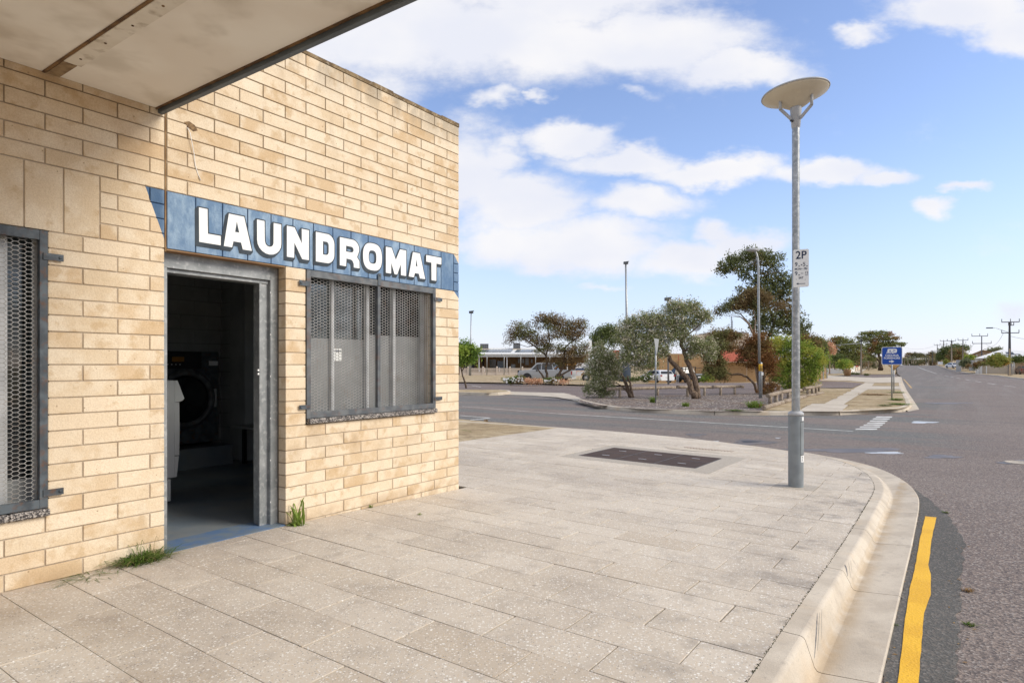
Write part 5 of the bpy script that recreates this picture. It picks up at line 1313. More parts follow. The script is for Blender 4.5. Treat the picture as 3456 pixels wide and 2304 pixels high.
def rail_run(label, pts, posts, rad=.072):
    P0 = [ground(*cA(*p), zroad, .12) for p in posts]
    A0 = P0[0]; t = thing('log_rail', label, 'barrier rail', tuple(A0), 0, gr)
    Yof = lambda x: P0[0].y+(P0[-1].y-P0[0].y)*((x-posts[0][0])/(posts[-1][0]-posts[0][0]))
    Q = [at(*cA(*p), Yof(p[0])) for p in pts]
    for a, b in zip(Q, Q[1:]):
        d = (b-a).normalized()*.01; q = MB(); q.tube([a-A0+d, (a+b)/2-A0, b-A0-d], [rad*.95, rad*1.05, rad], 12); q.build('rail', M['log'], t)
    for p in P0:
        x = CX+F*p.x/p.y; j = 0
        k = min(range(len(Q)-1), key=lambda i: abs((Q[i].x+Q[i+1].x)/2-p.x)); a, b = Q[k], Q[k+1]; tt = max(-.1, min(1.1, (p.x-a.x)/((b.x-a.x) or 1))); zt = a.z+(b.z-a.z)*tt
        q = MB(); q.tube([(p.x-A0.x, p.y-A0.y, p.z-A0.z-.15), (p.x-A0.x, p.y-A0.y, zt-A0.z-rad*.5)], rad*.95, 12); q.build('post', M['log'], t)
rail_run('stepped log rail beside the sandy verge, nearest to the lamp', [(425, 1192), (514, 1168), (608, 1150), (690, 1150)], [(443, 1268), (487, 1253), (527, 1240), (582, 1222)])
rail_run('stepped log rail right of the lamp pole beside the concrete path', [(700, 1137), (772, 1128), (826, 1112)], [(728, 1188), (762, 1181), (790, 1172), (812, 1160)])
def ground_log(label, pts, rad=.08):
    Q = [ground(*cA(*p), zroad, .12) for p in pts]; t = thing('ground_log', label, 'log', tuple(Q[0]), 0, 'logs lying on the ground')
    for a, b in zip(Q, Q[1:]):
        q = MB(); q.tube([a-Q[0]+Vector((0, 0, rad*.7)), b-Q[0]+Vector((0, 0, rad*.7))], [rad, rad*.95], 12); q.build('log', M['log'], t)
ground_log('log on the ground with a dark end, edging the gravel bed', [(393, 1298), (540, 1252), (612, 1230), (706, 1208)])
ground_log('log on the ground right of the lamp pole', [(700, 1202), (782, 1190), (842, 1176)], .065)

# ================================================================ TREES
LEAFK = 1.35
def leaf_mass(blobs, n, size, clump=.35, rs=1, droop=0., per=14, flat_=1.):
    n = int(n*LEAFK); size = size*1.22
    """leaf-sized quads in clumps spread over the outer part of each blob (centre, radii)"""
    r = np.random.default_rng(rs); vol = np.array([b_[1][0]*b_[1][1]*b_[1][2] for b_ in blobs])**.72; vol = vol/vol.sum()
    V = []; Fc = []
    for (c, rad), w in zip(blobs, vol):
        k = max(3, int(n*w/per))
        d = r.normal(size=(k, 3)); d /= np.linalg.norm(d, axis=1)[:, None]; d *= (r.uniform(.15, 1, k)**.42)[:, None]
        # lobes: push clump centres unevenly so the outline is broken
        lump = 1+.16*np.sin(d[:, 0]*5+rs)+.14*np.sin(d[:, 2]*7+rs*2)+r.normal(0, .07, k)
        cc = np.array(c)+d*np.array(rad)*lump[:, None]
        cs_ = clump*r.uniform(.5, 1.25, k)
        for j in range(k):
            m = per; p = cc[j]+r.normal(size=(m, 3))*cs_[j]*.5*np.array((1, 1, .75*flat_)); p[:, 2] -= droop*r.uniform(0, 1, m)
            a = r.normal(size=(m, 3)); a[:, 2] -= droop*3; a /= np.linalg.norm(a, axis=1)[:, None]; b_ = np.cross(a, r.normal(size=(m, 3))); b_ /= np.linalg.norm(b_, axis=1)[:, None]
            s_ = size*r.uniform(.6, 1.3, m)[:, None]
            V.append(np.stack([p-a*s_, p+b_*s_*.34, p+a*s_, p-b_*s_*.34], 1).reshape(-1, 3))
    V = np.concatenate(V); nq = len(V)//4
    return V, nq
def quads_obj(name, V, nq, mat_, parent, loc):
    me = bpy.data.meshes.new(name); V = V-np.array(loc); me.vertices.add(nq*4); me.vertices.foreach_set('co', V.astype(np.float32).ravel())
    me.loops.add(nq*4); me.loops.foreach_set('vertex_index', np.arange(nq*4, dtype=np.int32)); me.polygons.add(nq)
    me.polygons.foreach_set('loop_start', np.arange(0, nq*4, 4, dtype=np.int32)); me.polygons.foreach_set('loop_total', np.full(nq, 4, dtype=np.int32))
    me.update(calc_edges=True); me.materials.append(mat_)
    return link(bpy.data.objects.new(name, me), parent)
def tree(name, label, base, Y, limbs, blobs, leaf, bark_, n=6000, size=.06, depth=1., clump=.35, droop=0., cat='tree', group=None, rs=1, trunk_r=1., twigs=True, per=14, zoff=.0, flat_=1., spread=1.02):
    """base: pixel of trunk foot; limbs: [(x, y, r px), ...] chains; blobs: (x, y, rx, ry[, dy]) all in source pixels, at distance Y"""
    if Y is None: g = ground(base[0], base[1], zroad, zoff); Y = g.y
    k = Y/F; B = at(base[0], base[1], Y); t = thing(name, label, cat, tuple(B), 0, group); r_ = random.Random(rs)
    bl = []
    for bb in blobs:
        x, y, rx, ry = bb[:4]; dy = bb[4] if len(bb) > 4 else r_.uniform(-.35, .35)*max(rx, ry)*k*depth
        c = at(x, y, Y+dy); kk = (Y+dy)/F; bl.append(((c.x, c.y, c.z), (rx*kk*spread, (rx+ry)/2*kk*depth, ry*kk*spread)))
    if limbs:
        q = MB()
        for ch in limbs:
            ds_ = 0; pts = []; rad = []
            for i, (x, y, rr) in enumerate(ch):
                ds_ += r_.uniform(-.1, .1)*(i > 0); p = at(x, y, Y+ds_); pts.append(p-B); rad.append(max(.008, rr*k*trunk_r))
            P2 = [pts[0]]; R2 = [rad[0]]      # finer, slightly crooked
            for i in range(len(pts)-1):
                for s_ in (.33, .66, 1):
                    j = Vector((r_.gauss(0, 1), r_.gauss(0, 1), r_.gauss(0, 1)))*rad[i]*.22*(s_ < 1)
                    P2.append(pts[i].lerp(pts[i+1], s_)+j); R2.append((rad[i]+(rad[i+1]-rad[i])*s_)*r_.uniform(.92, 1.08))
            q.tube(P2, R2, 9)
        q.build('trunk', bark_, t)
        if twigs:
            q = MB(); ends = [at(ch[-1][0], ch[-1][1], Y)-B for ch in limbs]+[at(ch[-2][0], ch[-2][1], Y)-B for ch in limbs if len(ch) > 2]
            for c, rad in bl:
                c = Vector(c)-B; e0 = min(ends, key=lambda e: (e-c).length)
                mid = e0.lerp(c, .5)+Vector((r_.gauss(0, .1), r_.gauss(0, .1), -.05)); q.tube([e0, mid, c], [.030*k*40, .022*k*40, .012*k*40] if 0 else [max(.012, .9*k), max(.01, .7*k), max(.008, .45*k)], 5, False)
                for _ in range(9):
                    d = Vector((r_.gauss(0, 1), r_.gauss(0, 1), r_.gauss(0, .8)+.3)).normalized(); e = c+Vector((d.x*rad[0], d.y*rad[1], d.z*rad[2]))*r_.uniform(.7, 1.02)
                    s0 = c.lerp(mid, r_.uniform(0, .4)); q.tube([s0, s0.lerp(e, .5)+Vector((r_.gauss(0, .06), 0, r_.gauss(0, .06))), e], [max(.008, .4*k), max(.006, .3*k), max(.004, .15*k)], 4, False)
            q.build('branches', bark_, t)
    V, nq = leaf_mass(bl, n, size, clump, rs, droop, per, flat_)
    quads_obj('crown', V, nq, leaf, t, B)
    if name == 'blossom_tree':
        V, nq = leaf_mass([(c, (r0*1.05, r1*1.05, r2*1.05)) for c, (r0, r1, r2) in bl], int(n*.42), size*.85, clump, rs+1, 0, 7, 1)
        quads_obj('blossoms', V, nq, M['blossompale'], t, B)
    return t
# small tree on the island, far left
tree('small_tree', 'small bright green tree with a bent trunk beside the shop corner', (1573, 1309), None,
  [[(1573,1309,3.2),(1570,1290,3),(1561,1268,2.6),(1557,1246,2.2),(1552,1225,1.4),(1560,1190,.8)],[(1559,1252,2),(1565,1242,1.6),(1571,1231,1),(1590,1205,.6)]],
  [(1566,1190,24,26),(1590,1180,22,18),(1572,1165,22,14),(1600,1200,16,16),(1556,1215,16,18),(1612,1185,12,10),(1546,1185,18,30),(1586,1216,14,12),(1580,1152,8,6)], L['lime'], M['bark_dark'], 3300, .075, clump=.3, rs=3, droop=.08, zoff=.13)
# rusty wattle in front of the silver ute
tree('wattle_tree', 'spreading rusty brown and green wattle in front of the silver ute', (1850, 1293), 50,
  [[(1846,1290,5),(1842,1250,4),(1846,1215,3.4),(1842,1198,3),(1800,1165,2.2),(1762,1135,1.4)],[(1872,1287,4.5),(1900,1240,3.8),(1904,1205,3),(1908,1170,2.6),(1940,1145,1.8),(1975,1105,1)],[(1842,1200,3),(1855,1150,2),(1850,1110,1.2),(1856,1080,.8)],
   [(1876,1288,4),(1900,1262,3.2),(1935,1242,2.4),(1968,1224,1.4)],[(1846,1290,4),(1828,1262,3),(1815,1245,2),(1812,1230,1.2)],[(1800,1165,1.6),(1780,1170,1),(1745,1160,.8)]],
  [(1760,1112,32,24),(1740,1130,26,16),(1790,1135,26,18),(1845,1090,34,20),(1835,1072,24,12),(1880,1080,24,18),(1880,1125,34,22),(1915,1110,28,24),(1935,1135,24,18),(1950,1092,24,16),(1965,1110,14,20),(1826,1150,24,16),(1860,1172,30,14),(1905,1190,26,16),(1940,1180,26,18),(1960,1200,22,16),(1830,1180,20,12),(1722,1150,12,10),(1975,1170,12,14),(1880,1222,36,10),(1930,1225,26,9)],
  L['rust'], M['bark_dark'], 15000, .064, clump=.38, rs=5, depth=.9, per=10, spread=1.22)
tree('gum_tree', 'dark grey-green gum rising behind the far building', (2040, 1262), 112, [[(2040,1262,3),(2038,1180,2.4),(2030,1140,1.5)],[(2045,1190,2),(2066,1150,1.2),(2078,1120,.8)],[(2058,1262,2),(2070,1180,1.6),(2080,1140,1)]],
  [(2014,1135,18,20),(2030,1115,20,16),(2052,1108,18,16),(2072,1115,16,18),(2084,1135,14,20),(2008,1158,12,14),(2035,1150,16,14),(2068,1150,12,14),(2050,1130,18,14)], L['deep'], M['bark_dark'], 4200, .16, clump=.7, rs=7, droop=.35)
# blossom trees
tree('blossom_tree', 'small pale-blossomed shrub tree leaning over the left log rail', (2128, 1341), None,
  [[(2130,1341,8),(2118,1310,6),(2104,1275,4.6),(2085,1240,3),(2068,1215,1.6)],[(2136,1341,5),(2128,1305,4),(2118,1268,2.6)],[(2124,1330,3),(2095,1300,2),(2075,1290,1.2)]],
  [(2030,1215,40,38),(2062,1235,34,30),(2010,1245,32,34),(2040,1262,34,30),(2020,1190,22,20),(2030,1300,36,26),(2000,1305,22,22),(2048,1320,24,18),(1985,1318,14,14),(2075,1262,20,22),(2024,1166,9,16),(2060,1205,20,16),(2030,1333,14,10)],
  L['blossom'], M['bark'], 9000, .042, clump=.22, rs=11, per=16, zoff=.12)
tree('blossom_tree', 'largest pale-blossomed tree with two thick leaning trunks', (2349, 1345), None,
  [[(2345,1345,13),(2330,1310,10),(2318,1275,9),(2295,1250,8.5),(2270,1225,7.5),(2250,1195,6),(2225,1165,4),(2190,1130,2)],[(2356,1344,11),(2352,1310,10),(2340,1270,9),(2325,1230,8),(2308,1190,6.5),(2298,1150,5),(2310,1110,3),(2300,1060,1.6)],[(2300,1150,3.5),(2340,1115,2.2),(2370,1085,1.2)],[(2250,1195,4),(2200,1190,2.6),(2150,1180,1.4)],[(2308,1185,3.5),(2350,1160,2.2),(2395,1165,1.2)]],
  [(2290,1050,40,34),(2330,1035,34,24),(2270,1030,26,18),(2360,1062,34,26),(2385,1072,20,20),(2240,1085,38,32),(2200,1080,34,34),(2160,1090,34,36),(2120,1105,34,36),(2100,1140,24,34),(2150,1150,40,34),(2200,1140,38,34),(2250,1135,38,30),(2290,1110,34,30),(2330,1090,26,20),(2130,1195,40,34),(2180,1195,40,34),(2230,1185,30,26),(2350,1165,36,30),(2385,1180,30,28),(2330,1190,22,22),(2400,1200,16,18),(2160,1235,30,22),(2200,1225,26,20),(2270,1090,26,28),(2310,1140,26,26),(2110,1210,24,24),(2395,1150,18,18)],
  L['blossom'], M['bark'], 21000, .042, clump=.24, rs=13, per=18, zoff=.12, depth=.8)
# tall gum behind the street light
tree('tall_gum', 'tallest gum tree with layered dark and rusty crowns behind the street light', (2578, 1322), 37,
  [[(2578,1322,7),(2576,1250,6),(2572,1190,5.5),(2590,1150,5),(2612,1095,4.5),(2600,1050,4),(2582,1010,3),(2560,960,2),(2545,900,1.4)],[(2612,1095,3),(2630,1020,2.4),(2645,960,1.6),(2630,920,1)],[(2572,1190,4),(2550,1140,3),(2535,1100,2.4),(2500,1060,1.8),(2460,1045,1)],[(2560,960,1.6),(2520,920,1.2),(2470,905,.8)],[(2545,1150,3),(2544,1100,2.4),(2540,1060,1.6)]],
  [(2470,885,36,24),(2445,912,22,14),(2500,868,38,22),(2540,855,38,20),(2580,858,34,18),(2615,868,30,16),(2560,882,40,20),(2490,905,36,18),(2600,888,24,14),(2535,905,20,14),
   (2640,935,32,24),(2610,945,26,24),(2662,960,22,24),(2580,965,34,26),(2550,960,22,22),(2530,985,24,18),(2500,975,14,12),(2630,975,30,26),(2660,1000,26,26),(2610,1010,26,26),(2645,1040,34,28),
   (2580,1055,34,34),(2560,1090,34,26),(2610,1085,34,30),(2650,1080,32,30),(2550,1030,26,20),(2680,1060,26,26),(2700,1095,26,22),(2715,1110,16,16),(2670,1110,34,20),(2600,1120,36,20),(2515,930,24,14),(2590,915,26,16),(2570,935,26,16),(2600,985,24,18),(2625,900,16,12),(2450,898,20,14),(2555,1000,24,16)],
  L['deeprust'], M['bark_dark'], 12500, .072, clump=.27, rs=17, per=12, spread=1.06, droop=.06)
tree('rusty_gum', 'rust-coloured rounded gum crown left of the street light pole', (2566, 1330), 34,
  [[(2566,1330,6),(2552,1240,5),(2548,1180,4.5),(2545,1130,4),(2525,1090,3),(2500,1070,2)],[(2545,1130,3),(2550,1080,2),(2540,1040,1.4)]],
  [(2540,1000,42,26),(2500,1015,36,22),(2570,1005,30,20),(2470,1030,34,18),(2440,1045,26,12),(2520,1035,40,18),(2560,1032,26,16),(2590,1010,20,16),(2550,985,26,14),(2630,1030,20,16),(2420,1055,12,8)],
  L['rust'], M['bark_pale'], 7500, .052, clump=.28, rs=19)
tree('sprawling_wattle', 'low sprawling rusty green wattle on a long bent branch', (2556, 1328), 33,
  [[(2556,1328,5),(2546,1295,4.5),(2520,1270,4),(2495,1262,3.8),(2470,1265,3.4),(2452,1255,3),(2440,1230,2.6),(2424,1210,2.2),(2410,1195,1.4)],[(2440,1230,2),(2425,1260,1.4),(2415,1275,.8)],[(2452,1255,2),(2400,1225,1.6),(2385,1220,.8)]],
  [(2430,1130,34,20),(2460,1140,24,18),(2400,1140,24,16),(2440,1165,32,20),(2410,1190,26,24),(2430,1220,22,22),(2420,1250,28,26),(2440,1270,18,20),(2395,1215,18,20),(2470,1175,16,16),(2390,1245,16,20),(2458,1118,18,10),(2490,1132,16,14)],
  L['rustgreen'], M['bark'], 7600, .05, clump=.26, rs=23)
tree('brown_wattle', 'drooping rust-brown wattle behind the pole with the yellow band', (2572, 1335), 31,
  [[(2572,1335,6),(2562,1290,5),(2556,1240,4),(2550,1200,2.6),(2545,1170,1.4)],[(2566,1300,2),(2590,1260,1.4),(2604,1230,.8)]],
  [(2530,1160,34,26),(2560,1150,30,26),(2510,1190,24,24),(2545,1195,34,26),(2580,1180,28,28),(2600,1210,22,26),(2580,1225,28,24),(2540,1225,26,16),(2604,1250,18,24),(2560,1135,22,14),(2590,1320,28,16),(2600,1300,18,16),(2500,1215,12,12)],
  leafmat('rust_brown_leaf', (.17, .08, .03), (.29, .145, .05), (.20, .13, .05), .9, .5, .6), M['bark'], 9000, .046, clump=.24, rs=29, droop=.05)
tree('lime_tree', 'bright lime-green bushy tree behind the lamp pole', (2668, 1318), 33.5,
  [[(2672,1318,7),(2662,1280,6),(2656,1240,5),(2650,1205,4.5),(2648,1180,3),(2640,1150,1.6)],[(2662,1270,3),(2690,1230,2),(2715,1200,1.2)]],
  [(2600,1165,36,26),(2630,1150,30,20),(2660,1170,36,30),(2620,1200,34,30),(2700,1180,40,40),(2740,1200,34,34),(2770,1220,26,24),(2785,1205,14,12),(2650,1230,34,30),(2700,1240,40,36),(2720,1280,34,22),(2740,1250,30,24),(2690,1290,34,22),(2635,1270,24,26),(2760,1195,24,18),(2660,1300,22,16),(2680,1150,22,16)],
  L['green'], M['bark_pale'], 15500, .05, clump=.28, rs=31, droop=.1)
tree('rusty_tree', 'rust-tinted dense tree with pinkish tips right of the lamp pole', (2740, 1290), 40, [[(2740,1290,3),(2738,1220,2),(2730,1180,1)]],
  [(2720,1150,30,26),(2745,1165,28,26),(2700,1135,24,20),(2760,1160,20,18),(2715,1180,28,20),(2706,1115,12,14)], L['rustgreen'], M['bark_dark'], 4200, .06, clump=.3, rs=37)
tree('round_tree', 'dark green round tree between the rusty tree and pink shrub', (2768, 1275), 58, [[(2768,1275,2.4),(2766,1200,1.6)]], [(2760,1155,22,18),(2772,1170,18,18),(2752,1172,18,16),(2775,1190,16,18)], L['deep'], M['bark_dark'], 2300, .09, clump=.4, rs=41)
tree('dried_shrub_tree', 'dried pinkish-brown tree crown above the timber fence', (2800, 1262), 66, [[(2800,1262,2),(2800,1200,1.4)]], [(2790,1172,18,14),(2802,1178,16,14),(2784,1160,10,8),(2808,1188,10,8),(2788,1188,14,8)], L['pink'], M['bark_pale'], 2400, .09, clump=.35, rs=43)
tree('umbrella_tree', 'dome-shaped far tree left of the power poles', (2845, 1250), 120, [[(2845,1250,3),(2842,1200,2.2),(2820,1170,1.4)],[(2842,1205,2),(2870,1170,1.2)]],
  [(2838,1147,34,12),(2810,1156,26,8),(2870,1158,28,10),(2845,1165,44,9),(2840,1185,30,12),(2870,1180,30,16),(2890,1195,26,18),(2900,1172,18,10),(2860,1205,26,14),(2885,1215,20,10),(2825,1200,16,12)], L['pine'], M['bark_dark'], 5200, .17, clump=.8, rs=47, flat_=.55)
tree('garden_tree', 'small dark green garden tree behind the white wall', (2817, 1247), 84, [[(2818,1247,1.8),(2816,1215,1.4)]], [(2812,1208,22,12),(2828,1215,16,12),(2800,1220,14,14),(2835,1205,12,8)], L['deep'], M['bark_dark'], 2000, .11, clump=.45, rs=53)
tree('garden_bush', 'round mid-green bush behind the white wall', (2850, 1246), 82, [], [(2850,1228,24,14),(2835,1232,14,10),(2866,1232,10,10)], L['green'], M['bark'], 1800, .10, clump=.4, rs=59, cat='bush')
tree('spreading_fig', 'broad flat-topped spreading tree behind the blue sign', (2974, 1246), 150,
  [[(2972,1246,9),(2971,1234,6.5),(2972,1215,5.5),(2965,1190,4),(2950,1160,2.4)],[(2972,1215,4.5),(2990,1190,3),(3010,1165,2),(3030,1160,1)],[(2971,1220,4),(2950,1205,2.6),(2925,1190,1.6)],[(2968,1195,3),(2975,1160,1.8),(2985,1140,1)],[(2990,1190,2),(3035,1178,1.2),(3045,1168,.8)]],
  [(2930,1125,30,8),(2955,1122,28,8),(2910,1138,24,8),(2985,1128,24,8),(2965,1138,36,10),(2998,1122,14,5),(2935,1148,30,8),(3000,1142,26,8),(2975,1155,34,10),(3020,1142,16,6),(2950,1165,26,12),(2990,1165,30,10),(2940,1185,30,14),(2960,1180,26,14),(3015,1158,24,8),(3035,1160,18,6),(2925,1170,20,12),(2915,1200,20,14),(2940,1208,24,12),(2975,1175,24,12),(2900,1160,10,5),(3045,1165,8,4)],
  L['pine'], M['bark_dark'], 9200, .17, clump=.75, rs=61, flat_=.5)
tree('street_hedge', 'low scrubby trees in the distance behind the left power poles', (2910, 1247), 170, [], [(2895,1225,26,16),(2920,1228,20,14),(2945,1232,20,10),(2870,1215,14,14),(2948,1225,12,12)], L['far'], M['bark'], 2600, .2, clump=.9, rs=67, cat='bush')
# right of the road
tree('dark_cypress', 'large dark wind-swept tree mass behind the right-hand power poles', (3200, 1228), 205, [],
  [(3190,1185,22,14),(3180,1200,18,14),(3210,1178,22,12),(3228,1172,24,10),(3248,1172,18,9),(3262,1176,12,7),(3200,1205,20,12),(3225,1190,24,12),(3172,1208,10,10)], L['deep'], M['bark_dark'], 4200, .24, clump=1., rs=71)
tree('golden_tree', 'golden-brown tree in front of the dark tree mass on the right', (3232, 1228), 175, [], [(3232,1185,20,9),(3228,1200,24,12),(3240,1208,20,10),(3215,1205,12,12),(3250,1198,12,9)], L['rustgreen'], M['bark_dark'], 2600, .2, clump=.8, rs=73)
tree('garden_tree', 'orange-tipped green tree in front of the white-roofed house', (3368, 1240), 86, [[(3368,1240,1.8),(3367,1222,1.2)]], [(3355,1212,20,12),(3375,1206,20,12),(3390,1215,16,12),(3365,1225,24,10),(3345,1220,12,9),(3382,1226,16,8)], L['olive'], M['bark'], 3400, .11, clump=.42, rs=79)
tree('garden_bush', 'grey-green clipped bush beside the white shed', (3258, 1236), 125, [], [(3258,1220,14,10),(3264,1228,11,8),(3250,1228,8,8)], L['grey'], M['bark'], 1300, .14, clump=.5, rs=83, cat='bush')
tree('garden_bush', 'bushes under the far gable-roofed house', (3275, 1214), 140, [], [(3268,1205,12,7),(3282,1207,10,6)], L['green'], M['bark'], 900, .16, clump=.5, rs=84, cat='bush')
tree('garden_hedge', 'low rusty hedge along the front fence on the right', (3300, 1236), 106, [], [(3296,1230,10,6),(3312,1226,14,5),(3330,1224,14,4),(3268,1233,6,4),(3290,1238,4,7)], L['rustgreen'], M['bark'], 1700, .11, clump=.4, rs=89, cat='bush')
tree('garden_bush', 'green bush at the right edge behind the stobie pole', (3440, 1228), 98, [], [(3432,1213,16,8),(3448,1210,14,8)], L['deep'], M['bark'], 1400, .12, clump=.45, rs=90, cat='bush')
tree('garden_bush', 'small orange-green bush beside the far white fence', (3193, 1230), 180, [], [(3193,1222,7,6),(3199,1217,6,5)], L['olive'], M['bark'], 700, .16, clump=.5, rs=91, cat='bush')
tree('roof_tree', 'pale grey bare-topped tree behind the white roof', (3362, 1190), 150, [], [(3350,1182,14,5),(3366,1178,12,5),(3335,1186,10,4)], L['grey'], M['bark'], 900, .17, clump=.6, rs=92)
def far_wood(name, label, seed, x0, x1, y0, y1, Y, n, size, leaf):
    r_ = random.Random(seed); bl = [(x0+(x1-x0)*(i+.5)/16+r_.uniform(-4, 4), r_.uniform(y0, y1), r_.uniform(6, 15), r_.uniform(3, 7)) for i in range(16)]
    t = tree(name, label, ((x0+x1)/2, y1+6), Y, [], bl, leaf, M['bark'], n, size, rs=seed, clump=1.4, cat='wood'); return t
far_wood('far_scrub', 'dark scrub closing the view where the road goes over the crest', 101, 3045, 3168, 1214, 1230, 262, 3800, .26, L['far'])
far_wood('hill_scrub', 'wooded rise on the skyline beyond the road crest', 103, 3060, 3165, 1192, 1206, 620, 3400, .6, L['far'])
far_wood('hill_scrub', 'lower wooded slope under the skyline houses', 104, 3050, 3170, 1206, 1216, 560, 3000, .55, L['far'])
far_wood('back_scrub', 'scrub and roofs line behind the left street wall', 105, 2780, 2930, 1226, 1236, 165, 2500, .2, L['far'])
# daisy bushes in the left verge
def daisy(label, base, Y, blobs, n, nf, rs):
    t = tree('daisy_bush', label, base, Y, [], blobs, L['daisyleaf'], M['bark'], n, .05, rs=rs, clump=.2, cat='flower bush', group='white daisy bushes'); B = t.location; q = MB(); r_ = random.Random(rs)
    for _ in range(nf):
        bx = r_.choice(blobs); c = at(bx[0]+r_.gauss(0, .5)*bx[2], bx[1]+r_.uniform(-.8, .7)*bx[3], Y-.3-r_.uniform(0, .3))-B; n_ = 6; r0 = r_.uniform(.05, .08)
        q.add([(c.x+r0*math.cos(a*math.pi/3), c.y+r_.uniform(-.01, .01), c.z+r0*.8*math.sin(a*math.pi/3)) for a in range(6)], [[0, 1, 2, 3, 4, 5]])
    q.build('flowers', M['petal'], t)
daisy('daisy bush thick with white flowers left of the ute', (1740, 1292), 49, [(1738,1282,20,12),(1722,1284,14,10),(1758,1280,14,10),(1705,1280,10,5)], 2400, 52, 201)
daisy('low daisy bush under the rusty wattle trunks', (1862, 1291), 48.5, [(1860,1283,16,8),(1880,1282,14,7),(1840,1284,10,5)], 1500, 18, 203)
daisy('daisy bush beside the white wagon', (2195, 1287), 66, [(2190,1268,14,10),(2178,1275,14,8),(2205,1272,10,8)], 1500, 16, 205)
tree('low_hedge', 'low dark green hedge behind the blossom trees', (2160, 1286), 66, [], [(2160,1278,20,6),(2130,1280,16,5),(2185,1280,12,5),(1980,1285,20,5),(1940,1287,18,4)], L['deep'], M['bark'], 1800, .07, rs=207, cat='bush', clump=.3)
tree('wall_shrub', 'green shrub against the brick wall right of the black ute', (2390, 1287), 64, [], [(2388,1272,16,12),(2375,1280,12,7),(2402,1278,10,8)], L['green'], M['bark'], 1400, .07, rs=209, cat='bush', clump=.3)
tree('verge_scrub', 'dry straw-coloured scrub on the left verge', (1800, 1292), 47.5, [], [(1790,1285,20,6),(1815,1287,16,5),(1900,1288,16,4)], L['pink'], M['bark'], 900, .06, rs=211, cat='bush', clump=.25)
# ---- grass tufts and weeds
def blades(name, label, loc, n, h, spread, w, mats, lean=(0, 0), rs=1, cat='weed', jaggy=False, parent=None, curl=1., kind=None, group=None):
    r_ = random.Random(rs); q = MB()
    for i in range(n):
        a = r_.uniform(0, 2*math.pi); d = Vector((math.cos(a), math.sin(a), 0)); hh = h*r_.uniform(.45, 1.1); sp = spread*r_.uniform(.3, 1.1)
        b = Vector((r_.gauss(0, .22)*spread, r_.gauss(0, .22)*spread, 0)); s_ = Vector((-d.y, d.x, 0)); k = 5; vs = []
        for j in range(k+1):
            t = j/k; p = b+d*sp*t**1.2+Vector((lean[0]*t, lean[1]*t, hh*math.sin(min(1., t*1.1)*math.pi*.5*(1+.45*curl*t)))); ww = w*(1-t**2.2)*r_.uniform(.8, 1.1)*(1.0 if not jaggy else (1.25 if j % 2 else .8)); p.z = max(.003, p.z)
            vs += [p-s_*ww, p+s_*ww]
        q.add(vs, [[2*j, 2*j+1, 2*j+3, 2*j+2] for j in range(k)])
    o = q.build(name, mats, parent, recalc=False); o.location = loc
    if parent is None: tag(o, label, cat, group, kind)
    return o
def onfoot(sx, sy): g = ground(sx, sy, zfoot); return (g.x, g.y, g.z)
gx = onfoot(505, 1905)
g1 = blades('grass_tuft', 'bushy green grass tuft at the foot of the wall left of the doorway', W(-3.33, .045)+(-.012,), 420, .07, .225, .0026, M['grassblade'], rs=301, cat='grass', curl=1.1)
g1.scale = (1.25, .95, 1.0); g1.rotation_euler = (0, 0, BRZ)
g1b = blades('grass_tuft', None, (0, 0, 0), 26, .15, .10, .0016, M['grassblade'], rs=303, parent=g1, curl=1.5)
g1c = blades('trailing_grass', None, (-.24, -.03, 0), 80, .022, .18, .0022, M['grassblade'], rs=305, parent=g1, lean=(-.06, 0))
g2 = blades('leafy_weed', 'leafy green weed with jagged upright leaves beside the door frame', W(-2.13, .055)+(-.012,), 15, .20, .12, .0085, M['weedleaf'], rs=311, cat='weed', jaggy=True, curl=.25)
blades('low_leaves', None, (0, 0, 0), 16, .03, .105, .010, M['weedleaf'], rs=313, parent=g2, jaggy=True)
blades('small_weed', 'tiny weed sprouting at the wall base under the window', W(-1.3, .02)+(-.03,), 22, .035, .035, .003, M['weedleaf'], rs=315)
blades('small_weed', 'flat weed growing in a paving joint near the shop corner', onfoot(1415, 1736), 18, .012, .045, .003, M['weedleaf'], rs=317)
for i, (s, lab) in enumerate((((3193, 1731), 'clump of weeds at the seam where the dark patch meets the road'), ((3268, 1995), 'weeds in the road seam right of the yellow line'), ((3270, 2110), 'lowest green weeds in the road seam'))):
    b = ground(*s); blades('seam_weed', lab, tuple(b), 46, .018, .05, .003, M['grassblade'] if i != 1 else M['dryleaf'], rs=320+i, group='weeds in the road seam')
for i, s in enumerate(((3035, 1935), (3021, 2110))): b = ground(*s); blades('gutter_weed', ('weeds at the gutter edge beside the yellow line', 'nearest weeds at the gutter edge, low in the view')[i], tuple(b), 24, .016, .03, .002, M['dryleaf' if i == 0 else 'grassblade'], rs=330+i)
r_ = random.Random(5)
def scatter(name, label, pts, m, size, kind='stuff', dark=False):
    q = MB()
    for (x, y, z) in pts:
        a = size*r_.uniform(.5, 1.3); t = r_.uniform(0, 6.28); c_, s_ = math.cos(t), math.sin(t)
        q.add([(x-c_*a, y-s_*a, z+.002), (x+s_*a*.35, y-c_*a*.35, z+a*.22), (x+c_*a, y+s_*a, z+.002), (x-s_*a*.35, y+c_*a*.35, z+a*.12)], [[0, 1, 2, 3]])
    o = q.build(name, m, None, recalc=False); tag(o, label, 'litter', None, kind); return o
pts = []
for _ in range(70):
    u = r_.uniform(-2, 4); n = 4.16+abs(r_.gauss(0, .02)) if r_.random() < .5 else 4.48+r_.gauss(0, .03); X, Y = W(u, n-(.0 if u < 2.4 else (u-2.4)**2*.1)); pts.append((X, Y, zroad(X, Y)+.005))
